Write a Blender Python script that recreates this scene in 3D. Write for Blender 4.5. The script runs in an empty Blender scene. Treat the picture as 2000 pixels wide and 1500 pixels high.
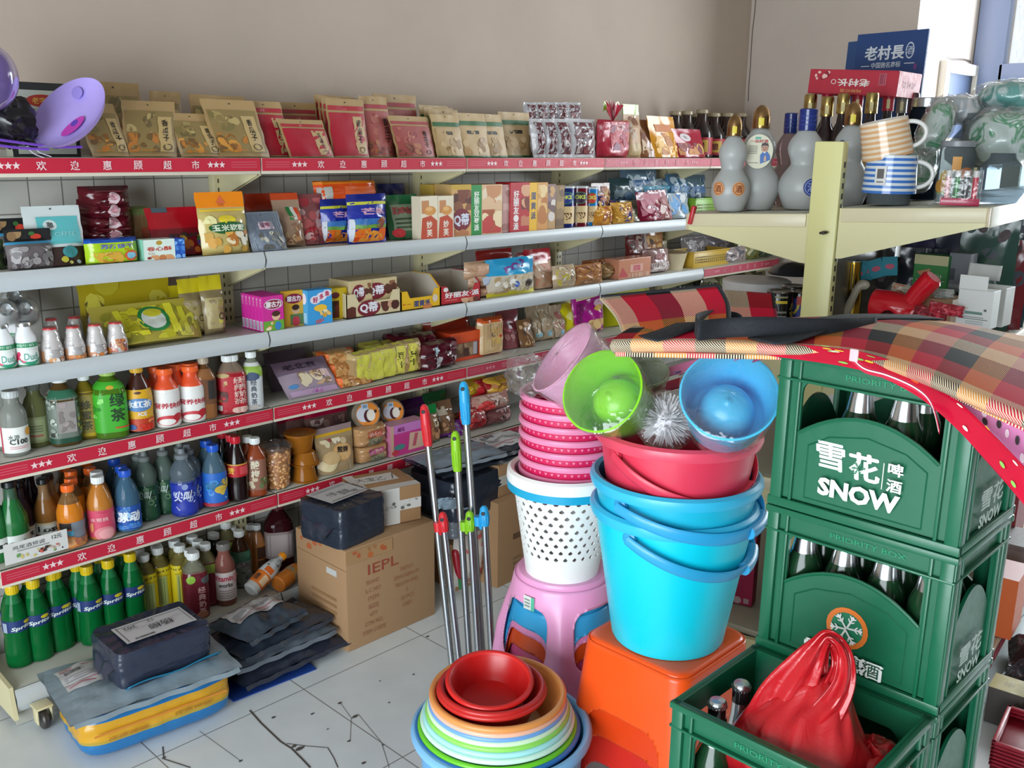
import bpy,bmesh,math,random
from math import pi,sin,cos,sqrt,atan2,radians,hypot
from mathutils import Vector,Matrix,noise
from mathutils.geometry import tessellate_polygon
SC=bpy.context.scene
COL=SC.collection
# ------------------------------------------------------------------ camera, sky, light, exposure
EYE=Vector((0,0,1.72))
RCAM=Matrix(((0.69531677,0.16537264,-0.69941867),
(-0.71858543,0.17759716,-0.67237952),
(0.0130216,0.97010883,0.24232065)))
FPX=1860.9
cam_d=bpy.data.cameras.new('camera')
cam_d.sensor_width=36.0
cam_d.lens=36.0*FPX/2000.0
cam_d.clip_start=0.02
cam=bpy.data.objects.new('camera',cam_d)
cam.matrix_world=Matrix.Translation(EYE) @ RCAM.to_4x4()
COL.objects.link(cam)
SC.camera=cam
world=bpy.data.worlds.new('sky')
SC.world=world
world.use_nodes=True
bg=world.node_tree.nodes['Background']
bg.inputs[0].default_value=(0.86,0.94,1.0,1)
bg.inputs[1].default_value=1.0
def area(name,loc,rot,sx,sy,power,col=(1,1,1),portal=False):
 l=bpy.data.lights.new(name,'AREA')
 l.shape='RECTANGLE'; l.size=sx; l.size_y=sy; l.energy=power; l.color=col
 if portal:
  l.cycles.is_portal=True
 o=bpy.data.objects.new(name,l)
 o.location=loc; o.rotation_euler=rot
 COL.objects.link(o)
 return o
 # daylight entering by the shop's front door wall (behind the camera) and by the far window
area('front_daylight',(-2.42,-0.2,1.22),(0,radians(-90),0),2.3,3.4,225,(0.86,0.95,1.0))
area('window_daylight',(6.12,0.9,1.95),(0,radians(90),0),2.0,2.2,170,(0.86,0.95,1.0))
SC.view_settings.view_transform='Standard'
SC.view_settings.look='None'
SC.view_settings.gamma=1
SC.view_settings.use_curve_mapping=False
SC.view_settings.exposure=0.15
SC.cycles.use_denoising=True
SC.cycles.max_bounces=8
SC.cycles.transparent_max_bounces=12
SC.cycles.transmission_bounces=8
SC.cycles.caustics_reflective=False
SC.cycles.caustics_refractive=False
SC.cycles.sample_clamp_indirect=6
# ------------------------------------------------------------------ pixel rays (frame 2000 x 1500) to places in the room
def ray(px,py):
 return RCAM @ Vector((px-1000.0,750.0-py,-FPX))
def onz(px,py,z):
 r=ray(px,py); return EYE+r*((z-EYE.z)/r.z)
def ony(px,py,y):
 r=ray(px,py); return EYE+r*(y/r.y)
def onx(px,py,x):
 r=ray(px,py); return EYE+r*(x/r.x)
 # ------------------------------------------------------------------ materials
def lin(c):
 c/= 255.0
 return c/12.92 if c<=0.04045 else ((c+0.055)/1.055)**2.4
def rgb(h):
 return (lin(int(h[0:2],16)),lin(int(h[2:4],16)),lin(int(h[4:6],16)),1.0)
MATS={}
def mat(spec):
 """'c8102e' plain print; suffix |g glossy |m metal |p soft plastic |t clear plastic |k glass |f thin film |c cloth/card |w wrinkled foil"""
 if not isinstance(spec,str):
  return spec
 if spec in MATS:
  return MATS[spec]
 h,_,s=spec.partition('|')
 m=bpy.data.materials.new('paint_'+spec.replace('|','_'))
 m.use_nodes=True
 nt=m.node_tree
 b=nt.nodes['Principled BSDF']
 b.inputs['Base Color'].default_value=rgb(h)
 rough={'':0.5,'g':0.16,'m':0.25,'p':0.34,'t':0.08,'k':0.04,'f':0.15,'c':0.85,'w':0.22,'x':0.3}[s]
 b.inputs['Roughness'].default_value=rough
 if s=='m':
  b.inputs['Metallic'].default_value=1.0
 if s=='t':
  b.inputs['Transmission Weight'].default_value=0.55
  b.inputs['IOR'].default_value=1.25
 if s=='k':
  b.inputs['Transmission Weight'].default_value=0.8
  b.inputs['IOR'].default_value=1.0
 if s=='x':
  b.inputs['Subsurface Weight'].default_value=0.25
  b.inputs['Subsurface Radius'].default_value=(0.02,0.02,0.02)
 if s in ('','p','c','g','w','m'):
  n=nt.nodes.new('ShaderNodeTexNoise')
  n.inputs['Scale'].default_value={'w':45,'c':160,'m':30}.get(s,60)
  tc=nt.nodes.new('ShaderNodeTexCoord')
  nt.links.new(tc.outputs['Object'],n.inputs['Vector'])
  r=nt.nodes.new('ShaderNodeMapRange')
  r.inputs[3].default_value=rough*0.75
  r.inputs[4].default_value=min(1,rough*1.25)
  nt.links.new(n.outputs['Fac'],r.inputs[0])
  nt.links.new(r.outputs[0],b.inputs['Roughness'])
  if s in ('w','c'):
   bp=nt.nodes.new('ShaderNodeBump')
   bp.inputs['Strength'].default_value=0.35 if s=='w' else 0.12
   bp.inputs['Distance'].default_value=0.004 if s=='w' else 0.001
   nt.links.new(n.outputs['Fac'],bp.inputs['Height'])
   nt.links.new(bp.outputs[0],b.inputs['Normal'])
 if s=='f':
  tr=nt.nodes.new('ShaderNodeBsdfTransparent')
  gl=nt.nodes.new('ShaderNodeBsdfGlossy')
  gl.inputs['Roughness'].default_value=0.12
  df=nt.nodes.new('ShaderNodeBsdfDiffuse')
  df.inputs['Color'].default_value=rgb(h)
  tr.inputs['Color'].default_value=(0.97,0.97,0.97,1)
  fr=nt.nodes.new('ShaderNodeLayerWeight'); fr.inputs[0].default_value=0.35
  m1=nt.nodes.new('ShaderNodeMixShader'); m1.inputs[0].default_value=0.035
  m2=nt.nodes.new('ShaderNodeMixShader')
  nt.links.new(tr.outputs[0],m1.inputs[1]); nt.links.new(df.outputs[0],m1.inputs[2])
  nt.links.new(m1.outputs[0],m2.inputs[1]); nt.links.new(gl.outputs[0],m2.inputs[2])
  ms=nt.nodes.new('ShaderNodeMath'); ms.operation='MULTIPLY_ADD'
  ms.inputs[1].default_value=0.45; ms.inputs[2].default_value=0.05
  nt.links.new(fr.outputs['Facing'],ms.inputs[0])
  nt.links.new(ms.outputs[0],m2.inputs[0])
  nt.links.new(m2.outputs[0],nt.nodes['Material Output'].inputs[0])
  nz=nt.nodes.new('ShaderNodeTexNoise'); nz.inputs['Scale'].default_value=38
  bp=nt.nodes.new('ShaderNodeBump'); bp.inputs['Strength'].default_value=0.8; bp.inputs['Distance'].default_value=0.006
  tc=nt.nodes.new('ShaderNodeTexCoord'); nt.links.new(tc.outputs['Object'],nz.inputs['Vector'])
  nt.links.new(nz.outputs['Fac'],bp.inputs['Height']); nt.links.new(bp.outputs[0],gl.inputs['Normal'])
 m.diffuse_color=rgb(h)
 MATS[spec]=m
 return m
 # ------------------------------------------------------------------ text outlines (flat, cached)
TXT={}
_fc=bpy.data.curves.new('lettering','FONT')
_fc.resolution_u=2
_fo=bpy.data.objects.new('lettering',_fc)
COL.objects.link(_fo)
def text2d(s,bold=0.0,shear=0.0):
 k=(s,bold,shear)
 if k not in TXT:
  _fc.body=s; _fc.offset=bold; _fc.shear=shear
  bpy.context.view_layer.update()
  me=bpy.data.meshes.new_from_object(_fo.evaluated_get(bpy.context.evaluated_depsgraph_get()))
  vs=[(v.co.x,v.co.y) for v in me.vertices]
  fs=[tuple(p.vertices) for p in me.polygons]
  bpy.data.meshes.remove(me)
  if vs:
   x0=min(v[0] for v in vs); x1=max(v[0] for v in vs)
   y0=min(v[1] for v in vs); y1=max(v[1] for v in vs)
   hh=max(y1-y0,1e-6)
   vs=[((v[0]-(x0+x1)/2)/hh,(v[1]-(y0+y1)/2)/hh) for v in vs]
   TXT[k]=(vs,fs,(x1-x0)/hh)
  else:
   TXT[k]=([],[],0)
 return TXT[k]
 # ------------------------------------------------------------------ mesh collector
class G:
 def __init__(s):
  s.v=[]; s.f=[]; s.m=[]; s.mats=[]
 def mi(s,spec):
  m=mat(spec)
  if m not in s.mats:
   s.mats.append(m)
  return s.mats.index(m)
 def face(s,idx,spec):
  s.f.append(tuple(idx)); s.m.append(s.mi(spec))
 def poly(s,pts,spec):
  n=len(s.v); s.v+=[tuple(p) for p in pts]
  s.face(range(n,n+len(pts)),spec)
 def grid(s,fn,nu,nv,spec,wu=False,wv=False,flip=False,skip=None):
  n=len(s.v)
  cu=nu if wu else nu+1; cv=nv if wv else nv+1
  for j in range(cv):
   for i in range(cu):
    s.v.append(tuple(fn(i/nu,j/nv)))
  for j in range(nv):
   for i in range(nu):
    if skip and skip((i+.5)/nu,(j+.5)/nv):
     continue
    a=n+j*cu+i; b=n+j*cu+(i+1) % cu
    c=n+((j+1) % cv)*cu+(i+1) % cu; d=n+((j+1) % cv)*cu+i
    s.face((a,d,c,b) if flip else (a,b,c,d),spec((i+.5)/nu,(j+.5)/nv) if callable(spec) else spec)
 def clip(s,fn,nu,nv,spec,keep,wu=False):
  """a grid cut along the smooth line keep(u, v) = 0"""
  idx={}
  def vid(u,v):
   k=(round((u % 1.0 if wu else u)*1e6),round(v*1e6))
   if k not in idx:
    idx[k]=len(s.v); s.v.append(tuple(fn(u,v)))
   return idx[k]
  for j in range(nv):
   for i in range(nu):
    q=[(i/nu,j/nv),((i+1)/nu,j/nv),((i+1)/nu,(j+1)/nv),(i/nu,(j+1)/nv)]
    d=[keep(*p) for p in q]
    if max(d)<=0:continue
    out=[]
    for a in range(4):
     b=(a+1) % 4
     if d[a]>0:out.append(vid(*q[a]))
     if (d[a]>0) != (d[b]>0):
      lo,hi=q[a],q[b]
      for _ in range(7):
       m=((lo[0]+hi[0])/2,(lo[1]+hi[1])/2)
       if (keep(*m)>0)==(d[a]>0):lo=m
       else:hi=m
      out.append(vid(*lo))
    out2=[x for n,x in enumerate(out) if x != out[n-1]]
    if len(out2)>2:s.face(out2,spec)
 def box(s,c,d,spec,bev=0.0,M=None):
  bm=bmesh.new()
  bmesh.ops.create_cube(bm,size=1.0)
  bmesh.ops.scale(bm,vec=d,verts=bm.verts)
  if bev:
   bmesh.ops.bevel(bm,geom=bm.edges[:],offset=bev,segments=2,affect='EDGES',profile=0.5)
  n=len(s.v); bm.verts.index_update()
  for v in bm.verts:
   p=v.co+Vector(c)
   s.v.append(tuple(M @ p if M else p))
  for f in bm.faces:
   s.face([n+v.index for v in f.verts],spec)
  bm.free()
 def lathe(s,prof,n,spec,c=(0,0,0),M=None,cap=False):
  """prof: list of (r, z[, spec])  spec of a ring covers the band up to the next ring"""
  b=len(s.v)
  c=Vector(c)
  for q in prof:
   r,z=q[0],q[1]
   for i in range(n):
    a=2*pi*i/n
    p=Vector((r*sin(a),-r*cos(a),z))+c
    s.v.append(tuple(M @ p if M else p))
  for j in range(len(prof)-1):
   sp=prof[j][2] if len(prof[j])>2 else spec
   for i in range(n):
    a0=b+j*n+i; a1=b+j*n+(i+1) % n
    s.face((a0,a1,a1+n,a0+n),sp)
  if cap:
   s.face([b+i for i in range(n)][::-1],prof[0][2] if len(prof[0])>2 else spec)
   s.face([b+(len(prof)-1)*n+i for i in range(n)],prof[-2][2] if len(prof[-2])>2 else spec)
 def tube(s,pts,r,spec,n=8,closed=False,cap=True):
  pts=[Vector(p) for p in pts]
  b=len(s.v); N=len(pts)
  up=Vector((0,0,1))
  prev=None
  for k,p in enumerate(pts):
   t=(pts[(k+1) % N]-pts[k-1]) if closed else (pts[min(k+1,N-1)]-pts[max(k-1,0)])
   t.normalize()
   if prev is None:
    prev=t.cross(up if abs(t.z)<0.9 else Vector((1,0,0))).normalized()
   u=(prev-t*prev.dot(t)).normalized(); prev=u
   w=t.cross(u)
   rr=r[k] if isinstance(r,(list,tuple)) else r
   for i in range(n):
    a=2*pi*i/n
    s.v.append(tuple(p+u*(rr*cos(a))+w*(rr*sin(a))))
  for k in range(N if closed else N-1):
   for i in range(n):
    a0=b+k*n+i; a1=b+k*n+(i+1) % n
    c0=b+((k+1) % N)*n+i; c1=b+((k+1) % N)*n+(i+1) % n
    s.face((a0,a1,c1,c0),spec)
  if cap and not closed:
   s.face([b+i for i in range(n)][::-1],spec)
   s.face([b+(N-1)*n+i for i in range(n)],spec)
 def prism(s,outer,holes,O,U,V,N,th,spec,side=None):
  """flat plate with holes: outline points (u, v) on plane O+uU+vV, thickness th along N"""
  loops=[outer]+holes
  O,U,V,N=Vector(O),Vector(U),Vector(V),Vector(N)
  flat=[[Vector((p[0],p[1],0)) for p in l] for l in loops]
  tris=tessellate_polygon(flat)
  pts=[p for l in loops for p in l]
  b=len(s.v); n=len(pts)
  for k in (0,1):
   for p in pts:
    s.v.append(tuple(O+U*p[0]+V*p[1]+N*(th*k)))
  for t in tris:
   s.face((b+t[0],b+t[1],b+t[2]),spec)
   s.face((b+n+t[2],b+n+t[1],b+n+t[0]),spec)
  o=0
  for l in loops:
   for i in range(len(l)):
    a=b+o+i; c=b+o+(i+1) % len(l)
    s.face((a,c,c+n,a+n),side or spec)
   o+=len(l)
 def text(s,t,fn,spec,bold=0.0,shear=0.0):
  vs,fs,w=text2d(t,bold,shear)
  n=len(s.v)
  for x,y in vs:
   s.v.append(tuple(fn(x,y)))
  k=s.mi(spec)
  for f in fs:
   s.f.append(tuple(n+i for i in f)); s.m.append(k)
 def build(s,name,parent=None,loc=None,rot=None,ang=38,flat=False):
  me=bpy.data.meshes.new(name)
  me.from_pydata(s.v,[],s.f)
  for m in s.mats:
   me.materials.append(m)
  me.polygons.foreach_set('material_index',s.m)
  if not flat:
   me.polygons.foreach_set('use_smooth',[True]*len(s.f))
   me.set_sharp_from_angle(angle=radians(ang))
  me.update()
  o=bpy.data.objects.new(name,me)
  COL.objects.link(o)
  if parent:
   o.parent=parent
  if loc is not None:
   o.location=loc
  if rot is not None:
   o.rotation_euler=rot
  return o
def tag(o,label,cat,group=None):
 o['label']=label; o['category']=cat
 if group:
  o['group']=group
 return o
def empty(name,loc=(0,0,0),rot=(0,0,0),label=None,cat=None,group=None):
 o=bpy.data.objects.new(name,None)
 o.empty_display_size=0.05
 o.location=loc; o.rotation_euler=rot
 COL.objects.link(o)
 if label:
  tag(o,label,cat,group)
 return o
def struct(o):
 o['kind']='structure'; return o
def dup(o,loc=None,rot=None,label=None,group=None,parent=None):
 c=o.copy(); COL.objects.link(c)
 c.parent=parent
 if loc is not None:c.location=loc
 if rot is not None:c.rotation_euler=rot
 if label:c['label']=label
 if group:c['group']=group
 for ch in [x for x in ALLCH.get(o.name,[])] or list(o.children):
  dup(ch,parent=c)
 return c
ALLCH={}
# ------------------------------------------------------------------ printing on a surface S(u, v)
def decals(g,S,w,h,specs,curved=6,off0=0.0006,step=0.00025):
 """u right 0..1, v up 0..1 on a face w x h metres"""
 if curved>4:step=max(step,.00042)
 def at(u,v,off):
  e=0.01
  p=S(u,v)
  a=S(min(u+e,1.2),v)-S(u-e,v); b=S(u,v+e)-S(u,v-e)
  n=a.cross(b)
  return p+n.normalized()*off if n.length>1e-12 else p
 for k,d in enumerate(specs):
  off=off0+step*k
  t=d[0]
  if t=='r':
   _,x0,y0,x1,y1,c=d
   nx=max(1,int(round(curved*abs(x1-x0)*2))) if curved>1 else 1
   ny=max(1,int(round(curved*abs(y1-y0)*2))) if curved>1 else 1
   g.grid(lambda u,v:at(x0+(x1-x0)*u,y0+(y1-y0)*v,off),nx,ny,c)
  elif t=='e':
   cx,cy,rx,ry,c=d[1:6]
   n=20; b=len(g.v)
   g.v.append(tuple(at(cx,cy,off)))
   rings=5 if curved>4 else 2 if curved>1 else 1
   for q in range(1,rings+1):
    for i in range(n):
     a=2*pi*i/n
     g.v.append(tuple(at(cx+rx*cos(a)*q/rings,cy+ry*sin(a)*q/rings,off)))
   for i in range(n):
    g.face((b,b+1+i,b+1+(i+1) % n),c)
    for q in range(1,rings):
     o1=b+1+(q-1)*n; o2=o1+n
     g.face((o1+i,o2+i,o2+(i+1) % n,o1+(i+1) % n),c)
  elif t=='o':
   cx,cy,rx,ry,th,c=d[1:7]
   g.grid(lambda u,v:at(cx+rx*(1-th*v)*cos(2*pi*u),cy+ry*(1-th*v)*sin(2*pi*u),off),28,1,c,wu=True)
  elif t=='t':
   s,cx,cy,hh,c=d[1:6]
   o=d[6] if len(d)>6 else {}
   H=hh*h
   rot=radians(o.get('rot',0)); cr,sr=cos(rot),sin(rot)
   bo=o.get('b',0); cjk=any(ord(q)>0x2e80 for q in s)
   reps=[(0,0)]
   if cjk and bo>.012:# heavy characters are printed over themselves with a small shift
    reps=[(0,0),(bo,0),(-bo,0),(0,bo*.7),(0,-bo*.7)]; bo=.006
   if o.get('vert'):
    n=len(s)
    for i,ch in enumerate(s):
     yy=cy+((n-1)/2-i)*hh*o.get('sp',1.15)
     for q,(ex,ey) in enumerate(reps):
      g.text(ch,lambda x,y:at(cx+(x+ex)*H*o.get('sx',1)/w,yy+(y+ey)*hh,off+q*.00004),c,bo,o.get('sh',0))
   else:
    ww=text2d(s,bo,o.get('sh',0))[2]*H
    sx=o['w']*w/ww if 'w' in o and ww>0 else o.get('sx',1)
    for q,(ex,ey) in enumerate(reps):
     g.text(s,lambda x,y:at(cx+((x+ex)*sx*cr-(y+ey)*sr)*H/w,cy+((x+ex)*sx*sr+(y+ey)*cr)*H/h,off+q*.00004),c,bo,o.get('sh',0))
  elif t=='p':
   g.poly([at(x,y,off) for x,y in d[1]],d[2])
  elif t=='s':
   _,x0,y0,x1,y1,n,c=d[:7]
   for i in range(n):
    ya=y0+(y1-y0)*(i+0.25)/n; yb=y0+(y1-y0)*(i+0.7)/n
    g.grid(lambda u,v:at(x0+(x1-x0)*u,ya+(yb-ya)*v,off),4 if curved>1 else 1,1,c)
  elif t=='i':# upright bars, as in a bar code
   _,x0,y0,x1,y1,n,c=d[:7]
   rr=random.Random(n*7+int(x0*100))
   for i in range(n):
    xa=x0+(x1-x0)*i/n; xb=xa+(x1-x0)/n*rr.uniform(.25,.75)
    g.grid(lambda u,v:at(xa+(xb-xa)*u,y0+(y1-y0)*v,off),1,2 if curved>1 else 1,c)
  elif t=='b':# scattered picture blobs
   _,x0,y0,x1,y1,n,sz,cols,seed=d
   rr=random.Random(seed)
   for i in range(n):
    cx=rr.uniform(x0,x1); cy=rr.uniform(y0,y1); r0=sz*rr.uniform(.6,1.3); asp=w/h
    an=rr.uniform(0,pi); el=rr.uniform(.55,1); c=rr.choice(cols); o2=off+0.000012*i
    pts=[]
    for q in range(9):
     a=2*pi*q/9; ex=r0*cos(a); ey=r0*el*sin(a)
     X=cx+(ex*cos(an)-ey*sin(an)); Y=cy+(ex*sin(an)+ey*cos(an))*asp
     pts.append(at(min(max(X,x0),x1),min(max(Y,y0),y1),o2))
    g.poly(pts,c)
def star2d(cx,cy,r,k=5,inner=0.42):
 return [(cx+(r if i % 2==0 else r*inner)*sin(pi*i/k),cy+(r if i % 2==0 else r*inner)*cos(pi*i/k)) for i in range(2*k)]
def rrect(x0,y0,x1,y1,r,n=4):
 out=[]
 for cx,cy,a0 in ((x1-r,y1-r,0),(x0+r,y1-r,90),(x0+r,y0+r,180),(x1-r,y0+r,270)):
  for i in range(n+1):
   a=radians(a0+90*i/n)
   out.append((cx+r*cos(a),cy+r*sin(a)))
 return out
 # ------------------------------------------------------------------ room
def wallmat(name,h,scale=3.0,bump=0.15,var=0.06,mark=False):
 m=bpy.data.materials.new(name); m.use_nodes=True
 nt=m.node_tree; b=nt.nodes['Principled BSDF']
 b.inputs['Roughness'].default_value=0.85
 tc=nt.nodes.new('ShaderNodeTexCoord')
 n=nt.nodes.new('ShaderNodeTexNoise'); n.inputs['Scale'].default_value=scale; n.inputs['Detail'].default_value=6
 nt.links.new(tc.outputs['Object'],n.inputs['Vector'])
 cr=nt.nodes.new('ShaderNodeValToRGB')
 c=rgb(h)
 cr.color_ramp.elements[0].position=0.35; cr.color_ramp.elements[1].position=0.65
 cr.color_ramp.elements[0].color=tuple(x*(1-var) for x in c[:3])+(1,)
 cr.color_ramp.elements[1].color=c
 nt.links.new(n.outputs['Fac'],cr.inputs[0]); nt.links.new(cr.outputs[0],b.inputs['Base Color'])
 n2=nt.nodes.new('ShaderNodeTexNoise'); n2.inputs['Scale'].default_value=90
 nt.links.new(tc.outputs['Object'],n2.inputs['Vector'])
 bp=nt.nodes.new('ShaderNodeBump'); bp.inputs['Strength'].default_value=bump; bp.inputs['Distance'].default_value=0.003
 nt.links.new(n2.outputs['Fac'],bp.inputs['Height']); nt.links.new(bp.outputs[0],b.inputs['Normal'])
 return m
WALL=wallmat('wall_plaster','b5a497')
WALL2=wallmat('wall_plaster_end','cabdb4')
CEIL=wallmat('ceiling_paint','a39d94')
DIM=wallmat('wall_plaster_front','6f665c')
def tilemat():
 m=bpy.data.materials.new('floor_tiles'); m.use_nodes=True
 nt=m.node_tree; b=nt.nodes['Principled BSDF']
 tc=nt.nodes.new('ShaderNodeTexCoord')
 mp=nt.nodes.new('ShaderNodeMapping'); mp.inputs['Location'].default_value=(-0.03,0.11,0); 
 nt.links.new(tc.outputs['Object'],mp.inputs['Vector'])
 br=nt.nodes.new('ShaderNodeTexBrick')
 br.offset=0.0; br.inputs['Scale'].default_value=1.0
 br.inputs['Brick Width'].default_value=0.5; br.inputs['Row Height'].default_value=0.5
 br.inputs['Mortar Size'].default_value=0.0022; br.inputs['Mortar Smooth'].default_value=0.2
 br.inputs['Color1'].default_value=rgb('e6edf0'); br.inputs['Color2'].default_value=rgb('e0e8ec')
 br.inputs['Mortar'].default_value=rgb('8d8d8b')
 nt.links.new(mp.outputs[0],br.inputs['Vector'])
 n=nt.nodes.new('ShaderNodeTexNoise'); n.inputs['Scale'].default_value=7; n.inputs['Detail'].default_value=8
 nt.links.new(tc.outputs['Object'],n.inputs['Vector'])
 mx=nt.nodes.new('ShaderNodeMixRGB'); mx.blend_type='MULTIPLY'
 r=nt.nodes.new('ShaderNodeMapRange'); r.inputs[1].default_value=.3; r.inputs[2].default_value=.7; r.inputs[3].default_value=.92; r.inputs[4].default_value=1.0
 nt.links.new(n.outputs['Fac'],r.inputs[0])
 mx.inputs[0].default_value=1
 nt.links.new(br.outputs['Color'],mx.inputs[1]); nt.links.new(r.outputs[0],mx.inputs[2])
 nt.links.new(mx.outputs[0],b.inputs['Base Color'])
 b.inputs['Roughness'].default_value=0.28
 return m
def plane(name,pts,m):
 g=G(); g.poly(pts,m); return struct(g.build(name))
BW,XE,XW,XL,YF,YA,HT=3.17,5.30,6.20,-2.5,-3.0,2.17,3.0
g=G()
g.box(((XL+XW)/2,(YF+BW)/2,-0.05),(XW-XL+.4,BW-YF+.4,0.1),tilemat()); floor=struct(g.build('floor'))
g=G(); g.box(((XL+XW)/2,(YF+BW)/2,HT+.05),(XW-XL+.4,BW-YF+.4,0.1),CEIL); struct(g.build('ceiling'))
g=G(); g.box(((XL+XE)/2,BW+.06,HT/2),(XE-XL+.2,.12,HT),WALL); struct(g.build('wall_back'))
# the block between the end of the back wall and the window alcove
g=G(); g.box(((XE+XW)/2+.1,(YA+BW)/2+.05,HT/2),(XW-XE+.2,BW-YA+.1,HT),WALL2)
NX0,NX1,NZ0,NZ1=5.72,6.14,1.80,2.155
struct(g.build('wall_end'))
# cracks and paint joint drawn in the plaster of the end wall
g=G()
def crackline(g,pts,w,spec,N):
 N=Vector(N)
 for a,b in zip(pts[:-1],pts[1:]):
  a,b=Vector(a),Vector(b); t=(b-a).normalized(); s=t.cross(N).normalized()*w/2
  g.poly([a-s,b-s,b+s,a+s],spec)
rr=random.Random(3)
crackline(g,[(XE-.002,3.15+rr.uniform(-.006,.006),2.0+.1*i) for i in range(10)],.006,'6e6058',(-1,0,0))
crackline(g,[(XE+.02+.1*i,YA-.002,2.235+rr.uniform(-.008,.008)) for i in range(9)],.012,'5e5550',(0,-1,0))
struct(g.build('trim_1'))
# niche in the alcove wall, its dark opening painted as a flat blue panel
g=G()
fr='e9e3dd'
for c,d in (((NX0-.03,YA-.02,(NZ0+NZ1)/2),(.06,.04,NZ1-NZ0+.12)),((NX1+.03,YA-.02,(NZ0+NZ1)/2),(.06,.04,NZ1-NZ0+.12)),
(((NX0+NX1)/2,YA-.02,NZ1+.03),(NX1-NX0,.04,.06))):
 g.box(c,d,fr,.004)
g.box(((NX0+NX1)/2,YA-.008,(NZ0+NZ1)/2),(NX1-NX0,.012,NZ1-NZ0),'3c4a66')
struct(g.build('trim_2'))
# far window wall
g=G()
wz0,wz1=0.95,2.9
wy0,wy1=-0.6,2.02
for c,d in (((XW+.06,(wy0+YF)/2,HT/2),(.12,wy0-YF,HT)),((XW+.06,(wy0+wy1)/2,wz0/2),(.12,wy1-wy0,wz0)),
((XW+.06,(wy0+wy1)/2,(wz1+HT)/2),(.12,wy1-wy0,HT-wz1)),((XW+.06,(wy1+YA)/2+.05,HT/2),(.12,YA-wy1+.1,HT))):
 g.box(c,d,WALL2)
struct(g.build('wall_right'))
g=G()
fm='8390b4|p'  # frame blue made paler, the window haze is put into its colour
for c,d in (((XW-.02,wy1+.06,(wz0+wz1)/2),(.07,.17,wz1-wz0)),((XW-.02,wy0,(wz0+wz1)/2),(.07,.1,wz1-wz0)),
((XW-.02,(wy0+wy1)/2,2.16),(.07,wy1-wy0,.12)),((XW-.02,(wy0+wy1)/2,wz0),(.07,wy1-wy0,.08)),
((XW-.02,(wy0+wy1)/2,wz1),(.07,wy1-wy0,.08)),((XW-.02,.75,(wz0+wz1)/2),(.07,.07,wz1-wz0)),((XW-.02,1.5,1.5),(.05,.04,1.2))):
 g.box(c,d,fm,.006)
w1=struct(g.build('window_1'))
g=G(); g.box((XW+.0,(wy0+wy1)/2,(wz0+wz1)/2),(.006,wy1-wy0,wz1-wz0),'ffffff|f'); g.build('pane',w1)
# front wall and shop door side
g=G(); g.box(((XL+XW)/2,YF-.06,HT/2),(XW-XL+.2,.12,HT),DIM); struct(g.build('wall_front'))
g=G()
dy0,dy1,dz1=-2.0,1.6,2.45
for c,d in (((XL-.06,(YF+dy0)/2,HT/2),(.12,dy0-YF,HT)),((XL-.06,(dy1+BW)/2,HT/2),(.12,BW-dy1,HT)),((XL-.06,(dy0+dy1)/2,(dz1+HT)/2),(.12,dy1-dy0,HT-dz1))):
 g.box(c,d,DIM)
struct(g.build('wall_left'))
# cracks and chips in the floor tiles
g=G()
def fl(px,py):return onz(px,py,0.0012)
ck='55524e'
def floorcrack(px,w=.004):
 crackline(g,[fl(*p) for p in px],w,ck,(0,0,1))
floorcrack([(488,1387),(510,1412),(548,1448),(570,1462),(590,1482),(606,1499)],.006)
floorcrack([(560,1452),(600,1457),(640,1460),(652,1480),(660,1499)],.003)
floorcrack([(318,1458),(320,1482),(372,1499)],.004)
floorcrack([(665,1373),(686,1402),(684,1446)],.0015)
floorcrack([(390,1428),(470,1486)],.0015)
floorcrack([(700,1395),(745,1450),(760,1499)],.0015)
for px,py,s in ((664,1373,10),(694,1399,14),(682,1447,8),(610,1394,8),(534,1401,9),(470,1486,8),(640,1424,5),(748,1455,6),(710,1490,9),(320,1480,8),(835,1243,9),(742,1330,5),(808,1317,7),(585,1462,16),(575,1457,12),(760,1372,6)):
 c=fl(px,py); r=s*.00085
 g.poly([c+Vector((r*(1+.5*sin(3*i+px))*cos(i*pi/4),r*.6*sin(i*pi/4),.0002)) for i in range(8)],ck)
struct(g.build('trim_3'))
# ------------------------------------------------------------------ shelving along the back wall
LIPY,BACKY=2.80,3.09
JX=[0.80,1.72,2.64,3.505,4.385,5.19]
SZ={1:1.672,2:1.364,3:1.093,4:0.828,5:0.512,6:0.125}
CREAM,GREYL,SHELFC='d8cfa6|p','c3c9cd|p','b9b8ae|p'
def gridpanel():
 m=bpy.data.materials.new('grid_panel'); m.use_nodes=True
 nt=m.node_tree; b=nt.nodes['Principled BSDF']; b.inputs['Roughness'].default_value=.5
 tc=nt.nodes.new('ShaderNodeTexCoord'); sp=nt.nodes.new('ShaderNodeSeparateXYZ'); cb=nt.nodes.new('ShaderNodeCombineXYZ')
 nt.links.new(tc.outputs['Object'],sp.inputs[0]); nt.links.new(sp.outputs['X'],cb.inputs['X']); nt.links.new(sp.outputs['Z'],cb.inputs['Y'])
 br=nt.nodes.new('ShaderNodeTexBrick'); br.offset=0; br.inputs['Scale'].default_value=1
 br.inputs['Brick Width'].default_value=.1; br.inputs['Row Height'].default_value=.1; br.inputs['Mortar Size'].default_value=.0022
 br.inputs['Color1'].default_value=rgb('c9c6bf'); br.inputs['Color2'].default_value=rgb('c3c0ba'); br.inputs['Mortar'].default_value=rgb('7d7a74')
 nt.links.new(cb.outputs[0],br.inputs['Vector']); nt.links.new(br.outputs['Color'],b.inputs['Base Color'])
 return m
GRIDP=gridpanel()
RED,PALE='c2203a','efd2d4'
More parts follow.
